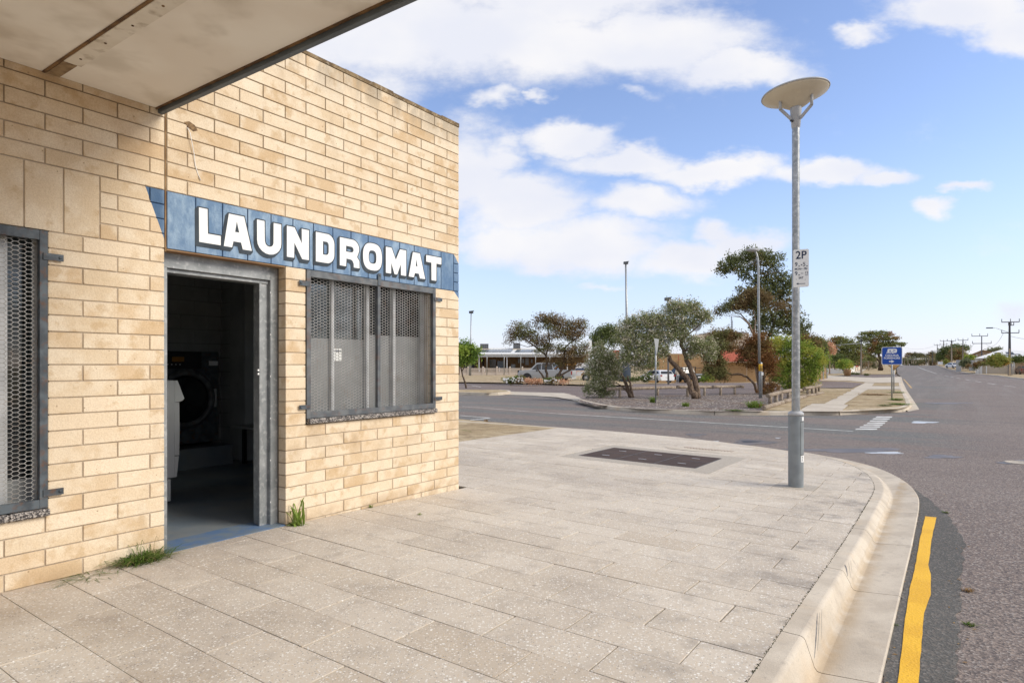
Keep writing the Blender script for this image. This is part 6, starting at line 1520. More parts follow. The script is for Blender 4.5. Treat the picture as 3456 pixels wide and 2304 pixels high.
scatter('leaf_litter', 'small dry leaves caught along the gutter and road seam', pts, M['dryleaf'], .013)
pts = []
for _ in range(60):
    X, Y = W(r_.uniform(-3, 3), r_.uniform(.3, 3.6)); pts.append((X, Y, zfoot(X, Y)+.002))
scatter('paving_litter', 'tiny twigs and specks scattered on the paving', pts, M['bark_dark'], .005)
pts = []
for _ in range(420):
    g = ground(r_.uniform(2000, 2590), r_.uniform(1333, 1376), zroad, .13); pts.append((g.x, g.y, g.z+.01))
scatter('fallen_petals', 'pale petals and leaf litter scattered on the gravel bed', pts, M['cream'], .05)
def veg(name, label, s, n, h, sp, m, rs, off=.12): blades(name, label, tuple(ground(s[0], s[1], zroad, off)), n, h*.55, sp, .011, M[m], rs=rs)
veg('bed_weed', 'straggly flowering weed at the foot of the triangular sign', (2203, 1358), 90, .38, .25, 'weedleaf', 401)
veg('bed_weed', 'small green weed in the gravel below the leaning trunks', (2313, 1371), 60, .25, .22, 'weedleaf', 402)
veg('bed_weed', 'feathery weed by the foot of the street light', (2545, 1376), 120, .42, .42, 'weedleaf', 403)
veg('bed_weed', 'low grass tuft at the kerb in front of the street light', (2480, 1386), 90, .07, .45, 'grassblade', 404)
veg('bed_weed', 'yellow-green weed beside the nearest log rail', (2560, 1372), 70, .2, .35, 'dryleaf', 405)
veg('verge_weed', 'green weeds on the verge corner below the blue sign', (3035, 1365), 150, .1, .55, 'weedleaf', 406)
veg('verge_weed', 'taller green weed patch on the verge near the kerb', (3028, 1350), 120, .14, .5, 'weedleaf', 407)
veg('verge_weed', 'green weed strip beside the broken kerb', (3024, 1325), 140, .1, .7, 'weedleaf', 408)
veg('verge_weed', 'sparse green weeds at the front of the verge', (2985, 1369), 70, .07, .35, 'grassblade', 409)
veg('verge_weed', 'straw tufts across the middle of the verge', (2950, 1332), 160, .12, 1.2, 'dryleaf', 410)
veg('verge_weed', 'green patch on the sandy verge at the left by the shop', (1660, 1437), 60, .03, .5, 'grassblade', 411, .1)
veg('verge_weed', 'small grassy clump on the left verge beside the street edge', (1710, 1439), 50, .03, .4, 'weedleaf', 412, .1)
veg('verge_weed', 'upright dry weed at the left verge by the parking mark', (1640, 1424), 16, .14, .08, 'dryleaf', 413, .1)
# ================================================================ VEHICLES (local +x = forward, z = up)
def wheel(parent, x, y, r, w=.2):
    s = 1 if y > 0 else -1
    q = MB(); RXm = Matrix.Rotation(R(90), 4, 'X')
    q.lathe([(r*.62, -w/2), (r*.94, -w/2), (r, -w/2+.03), (r, w/2-.03), (r*.94, w/2), (r*.62, w/2)], (x, y, r), 20, M=RXm)
    o = q.build('wheel', M['tyre'], parent)
    q = MB(); q.lathe([(r*.64, s*-.02), (r*.62, s*-w/2*.8), (r*.2, s*-w/2*.6), (.001, s*-w/2*.75)], (x, y, r), 20, M=RXm); q.build('rim', M['rim'], o)
    q = MB()
    for k in range(5):
        a = 2*math.pi*k/5+.3; q.prism([(x+r*.28*math.cos(a), r+r*.28*math.sin(a)), (x+r*.58*math.cos(a-.22), r+r*.58*math.sin(a-.22)), (x+r*.58*math.cos(a+.22), r+r*.58*math.sin(a+.22))], y+s*w*.40, y+s*w*.42)
    q.build('rim_slots', M['black'], o)['kind'] = 'stuff'
def vehicle(name, label, cat, S_, Y, rz, paint, lower, green, glass, w=1.82, wheels=(1.4, -1.4), r=.33, roofw=.78, tail=True, extra=None, plate=True, bz=None):
    p = at(S_[0], S_[1], Y); z = zroad(p.x, p.y) if bz is None else bz
    t = thing(name, label, cat, (p.x, p.y, z+.012), R(rz)); h = w/2
    # body: side outline lofted across, corners pulled in
    q = MB(); n = len(lower); sec = [(-h, .965, .03), (-h*.97, .99, .0), (-h*.6, 1., 0), (h*.6, 1., 0), (h*.97, .99, 0), (h, .965, .03)]
    cx = sum(a for a, b in lower)/n; vs = []
    for (y, k, dz) in sec:
        for a, b in lower: vs.append((cx+(a-cx)*k, y*(1 if b > .35 else .97), b-(dz if b > .7 else -dz*.5)))
    fs = [[i*n+j, i*n+(j+1) % n, (i+1)*n+(j+1) % n, (i+1)*n+j] for i in range(len(sec)-1) for j in range(n)]+[list(range(n)), list(range((len(sec)-1)*n, len(sec)*n))]
    q.add(vs, fs)
    # greenhouse
    if green:
        g = green; m_ = len(g); zb = min(b for a, b in g); zt = max(b for a, b in g); vs = []
        for s in (-1, 1):
            for a, b in g: vs.append((a, s*(h*.96-(h*(1-roofw))*(b-zb)/(zt-zb)), b))
        q.add(vs, [list(range(m_)), list(range(m_, 2*m_))]+[[i, (i+1) % m_, m_+(i+1) % m_, m_+i] for i in range(m_)])
        zz = lambda b: h*.96-(h*(1-roofw))*(b-zb)/(zt-zb)
    q.build('body', paint, t)
    for gl in glass:
        kind, pts = gl; m = MB()
        if kind == 'side':
            for s in (-1, 1): m = MB(); m.add([(a, s*(zz(b)+.006), b) for a, b in pts], [list(range(len(pts)))]); m.build('side_window', M['glassdark'], t)
        else:
            (x0, z0), (x1, z1) = pts; dx = .012 if kind == 'front' else -.012; y0, y1 = zz(z0)*.92, zz(z1)*.90
            m.add([(x0+dx, -y0, z0+.008), (x0+dx, y0, z0+.008), (x1+dx, y1, z1+.008), (x1+dx, -y1, z1+.008)], [[0, 1, 2, 3]]); m.build('windscreen' if kind == 'front' else 'rear_window', M['glassdark'], t)
    for x in wheels:
        for y in (-h+.1, h-.1): wheel(t, x, y, r)
        m = MB()
        for s in (-1, 1): m.prism([(x+(r+.07)*math.cos(R(a)), r+(r+.07)*math.sin(R(a))) for a in range(0, 181, 15)], s*(h-.12), s*(h+.004)); 
        m.build('wheel_arch', M['black'], t)
    xr = min(a for a, b in lower); xf = max(a for a, b in lower)
    for s in (-1, 1):
        m = MB(); m.box(xr-.008, xr+.12, s*h*.93-.14, s*h*.93+.04, .78, .92) if tail != 'tall' else m.box(xr-.008, xr+.08, s*h*.93-.09, s*h*.93+.03, .70, 1.0)
        m.build('tail_light', M['tail'], t)
        m = MB(); m.box(xf-.14, xf-.02, s*h*.86-.16, s*h*.86+.10, .66, .80); m.build('headlight', M['lampclear'], t)
    m = MB(); m.box(xr-.02, xr+.1, -h*.9, h*.9, .28, .46); m.build('bumper', paint if tail != 'tall' else M['alu'], t)
    m = MB(); m.box(xf-.12, xf+.015, -h*.88, h*.88, .26, .5); m.build('front_bumper', M['black'], t)
    if plate: m = MB(); m.box(xr-.024, xr-.014, -.19, .19, .62, .73); m.build('number_plate', M['signwhite'], t)
    for s in (-1, 1): m = MB(); m.box(.62, .74, s*(h+.02)-.08, s*(h+.02)+.08, .98, 1.12); m.build('mirror', M['black'], t)
    if extra: extra(t, h)
    return t
ute_low = [(2.55,.45),(2.6,.78),(2.45,1.02),(1.55,1.12),(-2.6,1.10),(-2.65,.5),(-2.3,.35),(2.3,.32)]
ute_g = [(1.45,1.10),(.75,1.76),(.3,1.80),(-.75,1.78),(-1.0,1.10)]
def canopy_ute(t, h):
    m = MB(); m.box(-2.62, -1.02, -h*.9, h*.9, 1.1, 1.13); m.build('tray_cover', M['black'], t)
    m = MB(); m.bar((-1.15, -h*.8, 1.1), (-1.45, -h*.8, 1.75), .05, .05); m.bar((-1.15, h*.8, 1.1), (-1.45, h*.8, 1.75), .05, .05); m.bar((-1.2, -h*.8, 1.7), (-1.2, h*.8, 1.7), .05, .05); m.build('sports_bar', M['black'], t)
    m = MB(); m.box(2.55, 2.78, -.8, .8, .5, .62); m.box(2.6, 2.76, -.45, .45, .62, 1.06); m.bar((2.62, -.75, .6), (2.66, -.4, 1.05), .06, .06); m.bar((2.62, .75, .6), (2.66, .4, 1.05), .06, .06); m.build('bull_bar', M['black'], t)
    m = MB(); m.box(-2.68, -2.655, -h*.8, h*.8, .62, 1.06); m.build('tailgate', t.children[0].data.materials[0], t)
side_u = [[(1.22,1.14),(.72,1.66),(.32,1.70),(.30,1.14)], [(.22,1.14),(.22,1.70),(-.68,1.69),(-.86,1.14)]]
vehicle('parked_ute', 'silver dual-cab ute with black bull bar behind the rusty wattle', 'ute', (1845, 1280), 60, 180-19.6, M['cp_silver'], ute_low, ute_g, [('side', s) for s in side_u]+[('front', [(1.40, 1.14), (.80, 1.70)]), ('back', [(-.98, 1.14), (-.80, 1.7)])], 1.86, (1.65, -1.5), .38, .80, 'tall', canopy_ute)
wag_low = [(2.35,.35),(2.4,.62),(2.2,.82),(1.3,.93),(-2.2,.98),(-2.38,.9),(-2.42,.45),(-2.2,.28),(2.2,.25)]
wag_g = [(1.35,.92),(.55,1.42),(.1,1.47),(-1.5,1.46),(-1.95,1.36),(-2.32,.96)]
vehicle('parked_wagon', 'white station wagon parked facing away in the car park', 'car', (2217, 1280), 74, 90+17, M['cp_white'], wag_low, wag_g, [('side', [(1.05,.97),(.5,1.36),(.0,1.39),(0,.97)]), ('side', [(-.06,.97),(-.06,1.39),(-.95,1.38),(-.95,1.0)]), ('side', [(-1.02,1.0),(-1.02,1.38),(-1.6,1.35),(-1.9,1.08)]), ('front', [(1.25,.97),(.62,1.38)]), ('back', [(-2.26,1.02),(-1.99,1.34)])], 1.84, (1.38, -1.42), .33, .78)
def black_extra(t, h):
    m = MB(); m.bar((-1.1, -h*.8, 1.1), (-1.3, -h*.75, 1.85), .07, .07); m.bar((-1.1, h*.8, 1.1), (-1.3, h*.75, 1.85), .07, .07); m.bar((-1.25, -h*.78, 1.84), (-1.25, h*.78, 1.84), .07, .07); m.bar((-2.2, -h*.78, 1.7), (-2.2, h*.78, 1.7), .05, .05); m.build('roll_bar', M['cp_black'], t)
    m = MB(); m.prism([(.95,.5),(.92,1.12),(.45,1.68),(.0,1.70),(.0,.5)], 0, .05, 'y', Matrix.Translation((1.0, h, 0)) @ Matrix.Rotation(R(62), 4, 'Z') @ Matrix.Translation((-1., 0, 0))); m.build('open_door', M['cp_black'], t)
    m = MB(); m.box(-2.7, -2.66, -.5, .5, .95, 1.02); m.build('tail_strip', M['lampclear'], t)
vehicle('parked_ute', 'black lifted ute with roll bar and open door beside the white wagon', 'ute', (2306, 1280), 74, 90+26, M['cp_black'], ute_low, ute_g, [('side', s) for s in side_u]+[('front', [(1.40, 1.14), (.80, 1.70)]), ('back', [(-.98, 1.14), (-.80, 1.7)])], 1.9, (1.65, -1.5), .42, .80, True, black_extra)
sed_low = [(2.3,.35),(2.35,.62),(2.15,.80),(1.2,.92),(-1.8,.98),(-2.3,.95),(-2.4,.5),(-2.2,.28),(2.2,.25)]
sed_g = [(1.3,.92),(.5,1.44),(.0,1.5),(-.9,1.48),(-1.85,.98)]
def grille_(t, h):
    m = MB(); m.box(2.34, 2.37, -.4, .4, .52, .68); m.build('grille', M['black'], t)
vehicle('parked_car', 'white car facing the camera on the far right verge', 'car', (3218, 1236), 168, -97, M['cp_white'], sed_low, sed_g, [('side', [(1.0,.97),(.45,1.38),(-.1,1.42),(-.1,.97)]), ('side', [(-.18,.97),(-.18,1.42),(-.85,1.41),(-1.5,1.0)]), ('front', [(1.2,.97),(.56,1.40)])], 1.84, (1.38, -1.42), .34, .78, extra=grille_)
suv_low = [(2.2,.4),(2.25,.75),(2.1,.95),(1.2,1.03),(-2.1,1.05),(-2.25,1.0),(-2.3,.5),(-2.1,.32),(2.1,.3)]
suv_g = [(1.2,1.02),(.5,1.55),(.0,1.6),(-1.7,1.6),(-2.2,1.05)]
vehicle('parked_car', 'brown hatch-backed car parked by the carport at the right edge', 'car', (3456, 1255), 112, 62, M['cp_brown'], suv_low, suv_g, [('side', [(1.0,1.06),(.45,1.50),(-.1,1.53),(-.1,1.06)]), ('side', [(-.18,1.06),(-.18,1.53),(-1.5,1.5),(-1.8,1.1)]), ('back', [(-2.15,1.08),(-1.78,1.52)])], 1.84, (1.35, -1.38), .35, .80)
# white command trailer
p = at(1977, 1280, 61.5); ct = thing('command_trailer', 'white command trailer with navy and yellow stripes right of the silver ute', 'trailer', (p.x, p.y, zroad(p.x, p.y)), R(-6))
q = MB(); q.prism([(-1.06,.62),(-1.02,1.35),(-.9,1.72),(-.6,1.80),(.55,1.78),(.8,1.62),(1.0,1.2),(1.05,.85),(1.05,.55),(.5,.52),(.45,.75),(.25,.88),(-.25,.88),(-.45,.75),(-.5,.55),(-1.0,.55)], -.9, .9); q.build('body', M['cp_white'], ct)
q = MB(); q.box(-1.0, 1.02, -.906, -.901, 1.10, 1.28); q.build('navy_stripe', M['stripeblue'], ct)
q = MB(); q.box(-1.02, 1.04, -.906, -.901, .98, 1.02); q.build('yellow_stripe', M['orange'], ct)
for x in (.42, .62, .8): q = MB(); q.box(x-.05, x+.05, -.911, -.907, 1.13, 1.25); q.build('stripe_square', M['cp_white'], ct)
q = MB(); q.lathe([(.001, 0), (.06, 0)], (.05, -.909, 1.19), 14, M=Matrix.Rotation(R(90), 4, 'X').inverted()); q.build('round_badge', M['alu'], ct)
text_mesh('COMMAND', .15, M['stripeblue'], (-.05, -.905, 1.38), rot, ct, 'lettering', sx=.95)
q = MB()
for a in (0, 60, 120): q.box(-.11, .11, -.905, -.902, -.026, .026, Matrix.Translation((.12, 0, 1.57)) @ Matrix.Rotation(R(a), 4, 'Y'))
q.build('star_emblem', M['stripeblue'], ct)
wheel(ct, 0, -.78, .37); wheel(ct, 0, .78, .37)
q = MB(); q.box(.75, 1.25, -.85, -.2, .56, .66); q.box(1.0, 1.3, -.8, .8, .62, .72); q.build('rear_step', M['black'], ct)
q = MB(); q.box(1.0, 1.07, -.7, .2, .95, 1.2); q.build('orange_panel', M['orange'], ct)
q = MB(); q.box(-2.0, -.9, -.25, .25, 1.62, 1.76); q.build('amber_roof_board', M['orange'], ct)
# person beside the black ute
def skinned(name, pts, edges, rad, m, parent, root=0, sub=2):
    me = bpy.data.meshes.new(name); me.from_pydata(pts, edges, []); o = bpy.data.objects.new(name, me); link(o, None)
    md = o.modifiers.new('s', 'SKIN'); 
    for i, v in enumerate(me.skin_vertices[0].data): v.radius = (rad[i][0], rad[i][1]) if isinstance(rad[i], tuple) else (rad[i], rad[i]); v.use_root = (i == root)
    o.modifiers.new('u', 'SUBSURF').levels = sub
    dg = bpy.context.evaluated_depsgraph_get(); m2 = bpy.data.meshes.new_from_object(o.evaluated_get(dg)); bpy.data.objects.remove(o)
    m2.materials.clear(); m2.materials.append(m); m2.polygons.foreach_set('use_smooth', [True]*len(m2.polygons)); r = bpy.data.objects.new(name, m2); link(r, parent); return r
p = at(2287, 1292, 72.6); pe = thing('person', 'person in cream top and grey trousers at the open door of the black ute', 'person', (p.x, p.y, zroad(p.x, p.y)+.01), R(12))
PT = [(0,0,.93),(0,0,1.12),(0,.01,1.30),(0,.02,1.44),(0,.03,1.52),(0,.05,1.63),(0,.06,1.72),(-.10,0,.88),(-.11,.01,.50),(-.11,-.02,.09),(-.12,.12,.04),(.10,0,.88),(.10,.05,.50),(.10,.01,.09),(.10,.15,.04),
      (-.19,.02,1.42),(-.24,.05,1.15),(-.20,.24,1.0),(-.19,.31,.98),(.19,.02,1.42),(.25,.08,1.16),(.20,.28,1.05),(.19,.35,1.04)]
ED = [(0,1),(1,2),(2,3),(3,4),(4,5),(5,6),(0,7),(7,8),(8,9),(9,10),(0,11),(11,12),(12,13),(13,14),(3,15),(15,16),(16,17),(17,18),(3,19),(19,20),(20,21),(21,22)]
RD_ = [(.16,.11),(.14,.10),(.17,.11),(.13,.09),.055,.09,.075,.085,.058,.045,.04,.085,.058,.045,.04,.06,.045,.032,.03,.06,.045,.032,.03]
skinned('body', PT, ED, RD_, M['skin'], pe)
skinned('top', PT[:4]+[PT[15], PT[16], PT[17], PT[19], PT[20], PT[21]], [(0,1),(1,2),(2,3),(3,4),(4,5),(5,6),(3,7),(7,8),(8,9)], [(.185,.13),(.165,.12),(.19,.125),(.145,.10),.075,.06,.045,.075,.06,.045], M['shirt'], pe)
skinned('trousers', [PT[0], PT[7], PT[8], (PT[9][0], PT[9][1], .12), PT[11], PT[12], (PT[13][0], PT[13][1], .12)], [(0,1),(1,2),(2,3),(0,4),(4,5),(5,6)], [(.18,.13),.11,.085,.07,.11,.085,.07], M['trouser'], pe)
q = MB(); q.lathe([(.001,.12),(.06,.105),(.092,.05),(.096,-.02),(.08,-.09)], (0, .035, 1.68), 16); q.build('hair', M['hair'], pe)
for x, y in ((-.12, .06), (.10, .09)): q = MB(); q.box(x-.05, x+.05, y-.13, y+.16, .0, .09, bev=.02); q.build('shoe', M['white'], pe)
q = MB(); q.lathe([(.19,.0),(.19,.07)], (0, 0, .86), 16, M=Matrix.Diagonal((1,.72,1,1))); q.build('hem', M['belt'], pe)

# ================================================================ BUILDINGS IN THE DISTANCE
def part(name, m, parent, *boxes):
    q = MB()
    for b in boxes: q.box(*b)
    return q.build(name, m, parent)
# long veranda building at the left; local frame: x right, y away
YB = 98.; kb_ = YB/F; o0 = at(1780, 1268, YB); zg = zroad(o0.x, o0.y)
vb = thing('veranda_building', 'long low building with white veranda roof, solar panels and roof coolers', 'building', (o0.x, o0.y, zg), R(1.5))
bx = lambda s: (s-1780)*kb_; bz = lambda s, Y=YB: H+(YV-s)/F*Y-zg
part('brick_wall', M['brownbrick'], vb, (bx(1500), bx(2000), 4.2, 4.5, 0, 3.2))
part('floor_slab', M['brownbrick'], vb, (bx(1500), bx(2000), 0, 4.2, 0, .5))
zf0, zf1 = bz(1200), bz(1193.5)
part('fascia', M['tin'], vb, (bx(1480), bx(2020), -.05, .05, zf0, zf1)); part('gutter', M['tin'], vb, (bx(1480), bx(2010), -.35, -.2, bz(1203.5), bz(1202)))
part('veranda_beam', M['film'], vb, (bx(1480), bx(2010), .0, .15, bz(1204.5), bz(1200)))
q = MB(); q.prism([(-.3, zf1), (5.5, bz(1177, YB+5)), (5.5, bz(1177, YB+5)-.15), (-.3, zf1-.1)], bx(1480), bx(2012), 'x'); rf = q.build('roof', M['tin'], vb)
part('ridge_cap', M['tin'], vb, (bx(1480), bx(2005), 5.3, 5.9, bz(1177.5, YB+5), bz(1174.5, YB+5)))
sl0, sl1 = zf1, bz(1177, YB+5); sang = math.atan2(sl1-sl0, 5.8)
def solar(x0, x1, n):
    for i in range(n):
        a = x0+(x1-x0)*i/n; b = x0+(x1-x0)*(i+1)/n-.06; q = MB()
        for (d0, d1) in ((1.2, 4.3),):
            za, zb_ = sl0+(d0+.3)*math.tan(sang)+.08, sl0+(d1+.3)*math.tan(sang)+.08
            q.add([(a, d0, za), (b, d0, za), (b+.5, d1, zb_), (a+.5, d1, zb_), (a, d0, za-.05), (b, d0, za-.05)], [[0,1,2,3],[4,5,1,0]])
        q.build('solar_panel', M['solar'], vb)
solar(bx(1616), bx(1726), 10); solar(bx(1738), bx(1800), 4); solar(bx(1880), bx(1950), 4)
for s in (1617, 1711, 1915): part('veranda_post', M['white'], vb, (bx(s)-.06, bx(s)+.06, 0, .12, .1, bz(1204)))
part('veranda_post', M['white'], vb, (bx(1635)-.05, bx(1635)+.05, .5, .6, .3, 1.2)); part('veranda_post', M['white'], vb, (bx(1686)-.05, bx(1686)+.05, .5, .6, .3, 1.2))
for (a, b, z0, z1) in ((1625, 1633, .6, 2.4), (1650, 1675, .7, 2.5), (1679, 1705, .7, 2.3), (1560, 1600, .7, 2.4), (1590, 1597, .6, 2.4)):
    w = part('window_frame', M['brownbrick'], vb, (bx(a), bx(b), 4.12, 4.2, z0, z1)); part('pane', M['glassdark'], w, (bx(a)+.06, bx(b)-.06, 4.10, 4.118, z0+.06, z1-.06))
part('door', M['dark'], vb, (bx(1626), bx(1632), 4.05, 4.1, .5, 2.5))
for (a, b, z0, z1) in ((1751.5, 1758, 1.9, 2.6), (1764.5, 1773, 1.9, 2.6), (1777, 1789, 1.6, 2.7), (1797, 1803, 1.9, 2.5)): part('notice_board', M['film'], vb, (bx(a), bx(b), 4.1, 4.18, z0, z1))
part('glazed_bay', M['solar'], vb, (bx(1679), bx(1706), 3.0, 4.1, .5, 2.2))
for a, b, top, lab in ((1618, 1647.5, 1156.5, 'a'), (1735, 1760, 1153.5, 'b')):
    bb = part('roof_cooler', M['film'], vb, (bx(a), bx(b), 4.6, 6., bz(1174), bz(top))); n = 4
    for i in range(n):
        x0 = bx(a)+(bx(b)-bx(a))*(i+.12)/n; x1 = bx(a)+(bx(b)-bx(a))*(i+.88)/n; part('louvre', M['steel_grey'], bb, (x0, x1, 4.57, 4.6, bz(1173), bz(top+1)))
    part('cooler_base', M['cream'], bb, (bx(a)-.1, bx(b)+.1, 4.5, 6.1, bz(1178), bz(1174)))
part('flue', M['tin'], vb, (bx(2006), bx(2016.5), 5.6, 6.1, bz(1178), bz(1143)))
q = MB(); q.prism([(bx(2016), bz(1168)), (bx(1985), bz(1193)), (bx(2010), bz(1193))], 0, .3); q.build('gable_wing', M['brownbrick'], vb)
q = MB(); q.bar((bx(2018), -.1, bz(1167)), (bx(1984), -.1, bz(1192)), .3, .25); q.build('barge_board', M['tin'], vb)
part('lower_roof', M['tin'], vb, (bx(1984), bx(2080), .5, 6., bz(1196), bz(1193)))
part('veranda_cabinet', M['film'], vb, (bx(1727), bx(1741), 2.5, 3.2, .5, 1.7)); part('red_end_wall', M['redfascia'], vb, (bx(2075), bx(2096), 1., 1.2, bz(1210), bz(1181)))
part('end_brick_wall', M['farbrick'], vb, (bx(2070), bx(2100), 1.1, 1.4, 0, bz(1210)))
# picket fence: bays of pales between posts
YP = 92.; fp = at(1560, 1268, YP); zg2 = zroad(fp.x, fp.y)+.12; pf_ = thing('picket_fence', 'cream picket fence in front of the veranda building', 'fence', (fp.x, fp.y, zg2))
fx = lambda s: (s-1560)*YP/F
zt_ = H+(YV-1242)/F*YP-zg2; posts = [1540+14, 1580, 1630, 1677, 1721, 1763, 1805, 1847]
npk = 0
for a, b in zip(posts, posts[1:]):
    q = MB(); q.box(fx(a)-.10, fx(a)+.10, -.1, .1, -.1, zt_+.14); q.lathe([(.13, zt_+.14), (.12, zt_+.2), (.001, zt_+.26)], (fx(a), 0, 0), 8); q.build('post', M['picket'], pf_)
    part('top_rail', M['picket'], pf_, (fx(a)+.1, fx(b)-.1, -.04, .04, zt_-.12, zt_)); part('bottom_board', M['picket'], pf_, (fx(a)+.1, fx(b)-.1, -.04, .04, .0, .34))
    n = 13
    for i in range(n):
        x = fx(a)+.1+(fx(b)-fx(a)-.2)*(i+.5)/n; part('pale', M['picket'], pf_, (x-.045, x+.045, -.02, .02, .34, zt_-.12))
cf = thing('chain_fence', 'line of tall galvanised fence posts with cranked tops before the picket fence', 'fence', (fp.x, 90, zg2))
for s in (1587, 1647, 1705, 1761, 1811, 1859):
    x = (s-1560)*90/F; q = MB(); q.tube([(x, 0, 0), (x, 0, H+(YV-1204)/F*90-zg2), (x-.42, 0, H+(YV-1195)/F*90-zg2)], .06, 8); q.build('cranked_post', M['galv'], cf)
# brick hall with the red fascia
YH = 80.; kh = YH/F; o0 = at(2420, 1288, YH); zg = zroad(o0.x, o0.y); hl = thing('brick_hall', 'tan brick hall with faded red fascia and cream parapet behind the trees', 'building', (o0.x, o0.y, zg), R(-2))
hx = lambda s: (s-2420)*kh; hz = lambda s: H+(YV-s)/F*YH-zg
part('brick_wall', M['farbrick'], hl, (hx(2190), hx(2660), 0, .3, -.2, hz(1218)))
part('brick_parapet', M['farbrick'], hl, (hx(2190), hx(2400), .1, .4, hz(1218), hz(1193))); part('pier', M['farbrick'], hl, (hx(2297)-.2, hx(2297)+.2, -.15, 0, 0, hz(1215)))
q = MB(); q.prism([(-1.2, hz(1221)), (-1.2, hz(1218)), (.0, hz(1178)), (.2, hz(1178)), (.2, hz(1221))], hx(2404), hx(2600), 'x'); q.build('red_fascia', M['redfascia'], hl)
part('soffit', M['cream'], hl, (hx(2404), hx(2600), -1.2, 0, hz(1222.5), hz(1221.2)))
q = MB(); q.prism([(hx(2350), hz(1180)), (hx(2362), hz(1128)), (hx(2432), hz(1117.5)), (hx(2440), hz(1117.5)), (hx(2530), hz(1123)), (hx(2545), hz(1180))], .5, 4.); q.build('cream_parapet', M['cream'], hl)
q = MB(); q.bar((hx(2432), .45, hz(1117)), (hx(2530), .45, hz(1122.5)), .12, .14); q.bar((hx(2362), .45, hz(1127.5)), (hx(2432), .45, hz(1117)), .12, .14); q.build('parapet_capping', M['lampcol2'], hl)
part('wall_light', M['film'], hl, (hx(2471), hx(2478), -1.3, -1.05, hz(1195), hz(1189)))
part('door_recess', M['dark'], hl, (hx(2602), hx(2628), -.05, .05, 0, hz(1245))); part('low_brick_pier', M['farbrick'], hl, (hx(2627), hx(2645), -1.0, -.3, 0, hz(1262)))
part('downpipe', M['redfascia'], hl, (hx(2290)-.04, hx(2290)+.04, -.2, -.15, hz(1215), hz(1198))); part('expansion_joint', M['cream'], hl, (hx(2519)-.03, hx(2519)+.03, -.02, -.005, 0, hz(1225)))
q = MB(); q.lathe([(.001, .0), (.35, .06), (.6, .2)], (0, 0, 0), 20, M=Matrix.Translation((hx(2361), 1.2, hz(1103))) @ Matrix.Rotation(R(70), 4, 'X') @ Matrix.Rotation(R(-25), 4, 'Y')); q.bar((hx(2358), 1.3, hz(1130)), (hx(2361), 1.3, hz(1103)), .08, .08); q.build('satellite_dish', M['lampcol2'], hl)
q = MB(); q.bar((hx(2485), 2, hz(1120)), (hx(2484.6), 2, hz(1064)), .07, .07); q.bar((hx(2488), 2, hz(1118)), (hx(2488), 2, hz(1078)), .05, .05)
for i in range(6): q.bar((hx(2481), 2, hz(1070+6*i)), (hx(2490), 2, hz(1070+6*i)), .03, .03)
q.bar((hx(2470), 2, hz(1094)), (hx(2480), 2, hz(1092)), .04, .04); q.bar((hx(2477), 2, hz(1119)), (hx(2476), 2, hz(1088)), .04, .04); q.build('antenna', M['polesteel'], hl)
tk = at(2100, 1284, 76); wt = thing('water_tank', 'dark navy ribbed water tank behind the blossom trees', 'water tank', (tk.x, tk.y, zroad(tk.x, tk.y))); q = MB(); pr_ = []
for i in range(19): pr_.append((1.0+(.03 if i % 2 else 0), .13*i))
pr_ += [(.9, 2.5), (.001, 2.65)]; q.lathe(pr_, n=28); q.build('tank_shell', mat('tank_navy', (.035, .05, .075), .6), wt)
# timber fence right of the lime tree, running away from us
tf = thing('timber_fence', 'tall brown timber fence of upright boards behind the lime tree', 'fence', (0, 0, 0))
for i in range(20):
    sx = 2728+i*3.2; Yf = 45+i*1.5; g = at(sx, 1270, Yf); z0 = zroad(g.x, g.y)+.1; hgt = H+(YV-(1218+i*.2))/F*Yf; Yn = 45+(i+1)*1.5; g2 = at(sx+3.2, 1270, Yn)
    q = MB(); q.bar((g.x, g.y, (z0+hgt)/2), (g2.x-.05, g2.y-.1, (z0+hgt)/2), .04, hgt-z0); q.build('fence_board_bay', M['timber'], tf)
    if i % 4 == 3: q = MB(); q.box(g.x-.06, g.x+.06, g.y-.2, g.y-.08, z0, hgt+.1); q.build('post', M['galv'], tf)
# white rendered garden walls
def wall_seg(name, label, pts, h_px, m, cat='wall', th=.2, group=None, zoff=.1):
    P = [ground(x, y, zroad, zoff) for x, y in pts]; t = thing(name, label, cat, tuple(P[0]), 0, group)
    for (a, b), (pa, pb) in zip(zip(P, P[1:]), zip(pts, pts[1:])):
        ha = h_px[0]*a.y/F; a0 = a-P[0]; b0 = b-P[0]; q = MB(); hh = Vector((0, 0, ha)); n = (b0-a0).normalized(); n = Vector((-n.y, n.x, 0))*th
        q.add([a0, b0, b0+n, a0+n, a0+hh, b0+hh, b0+hh+n, a0+hh+n], [[0,1,2,3],[4,7,6,5],[0,4,5,1],[1,5,6,2],[2,6,7,3],[3,7,4,0]]); q.build('wall_panel', m, t)
    return t
wall_seg('garden_wall', 'white rendered garden wall beyond the driveway', [(2791, 1260.5), (2845, 1259.8)], [17], M['white'])
wall_seg('garden_wall', 'short curving white garden wall left of the power poles', [(2863, 1259.5), (2873, 1257), (2884, 1253), (2888, 1250)], [16], M['white'])
wall_seg('garden_gate', 'dark grey gate between the white garden walls', [(2846, 1259.6), (2855, 1259.4)], [16], M['film'], 'gate', .08)
wall_seg('street_wall', 'cream front wall further along the left footpath', [(2889, 1252), (2900, 1248), (2912, 1244)], [12], M['cream'])
wall_seg('street_wall', 'brick-red low front wall behind the left power pole', [(2873, 1249), (2897, 1247.5)], [14], M['redfascia'])
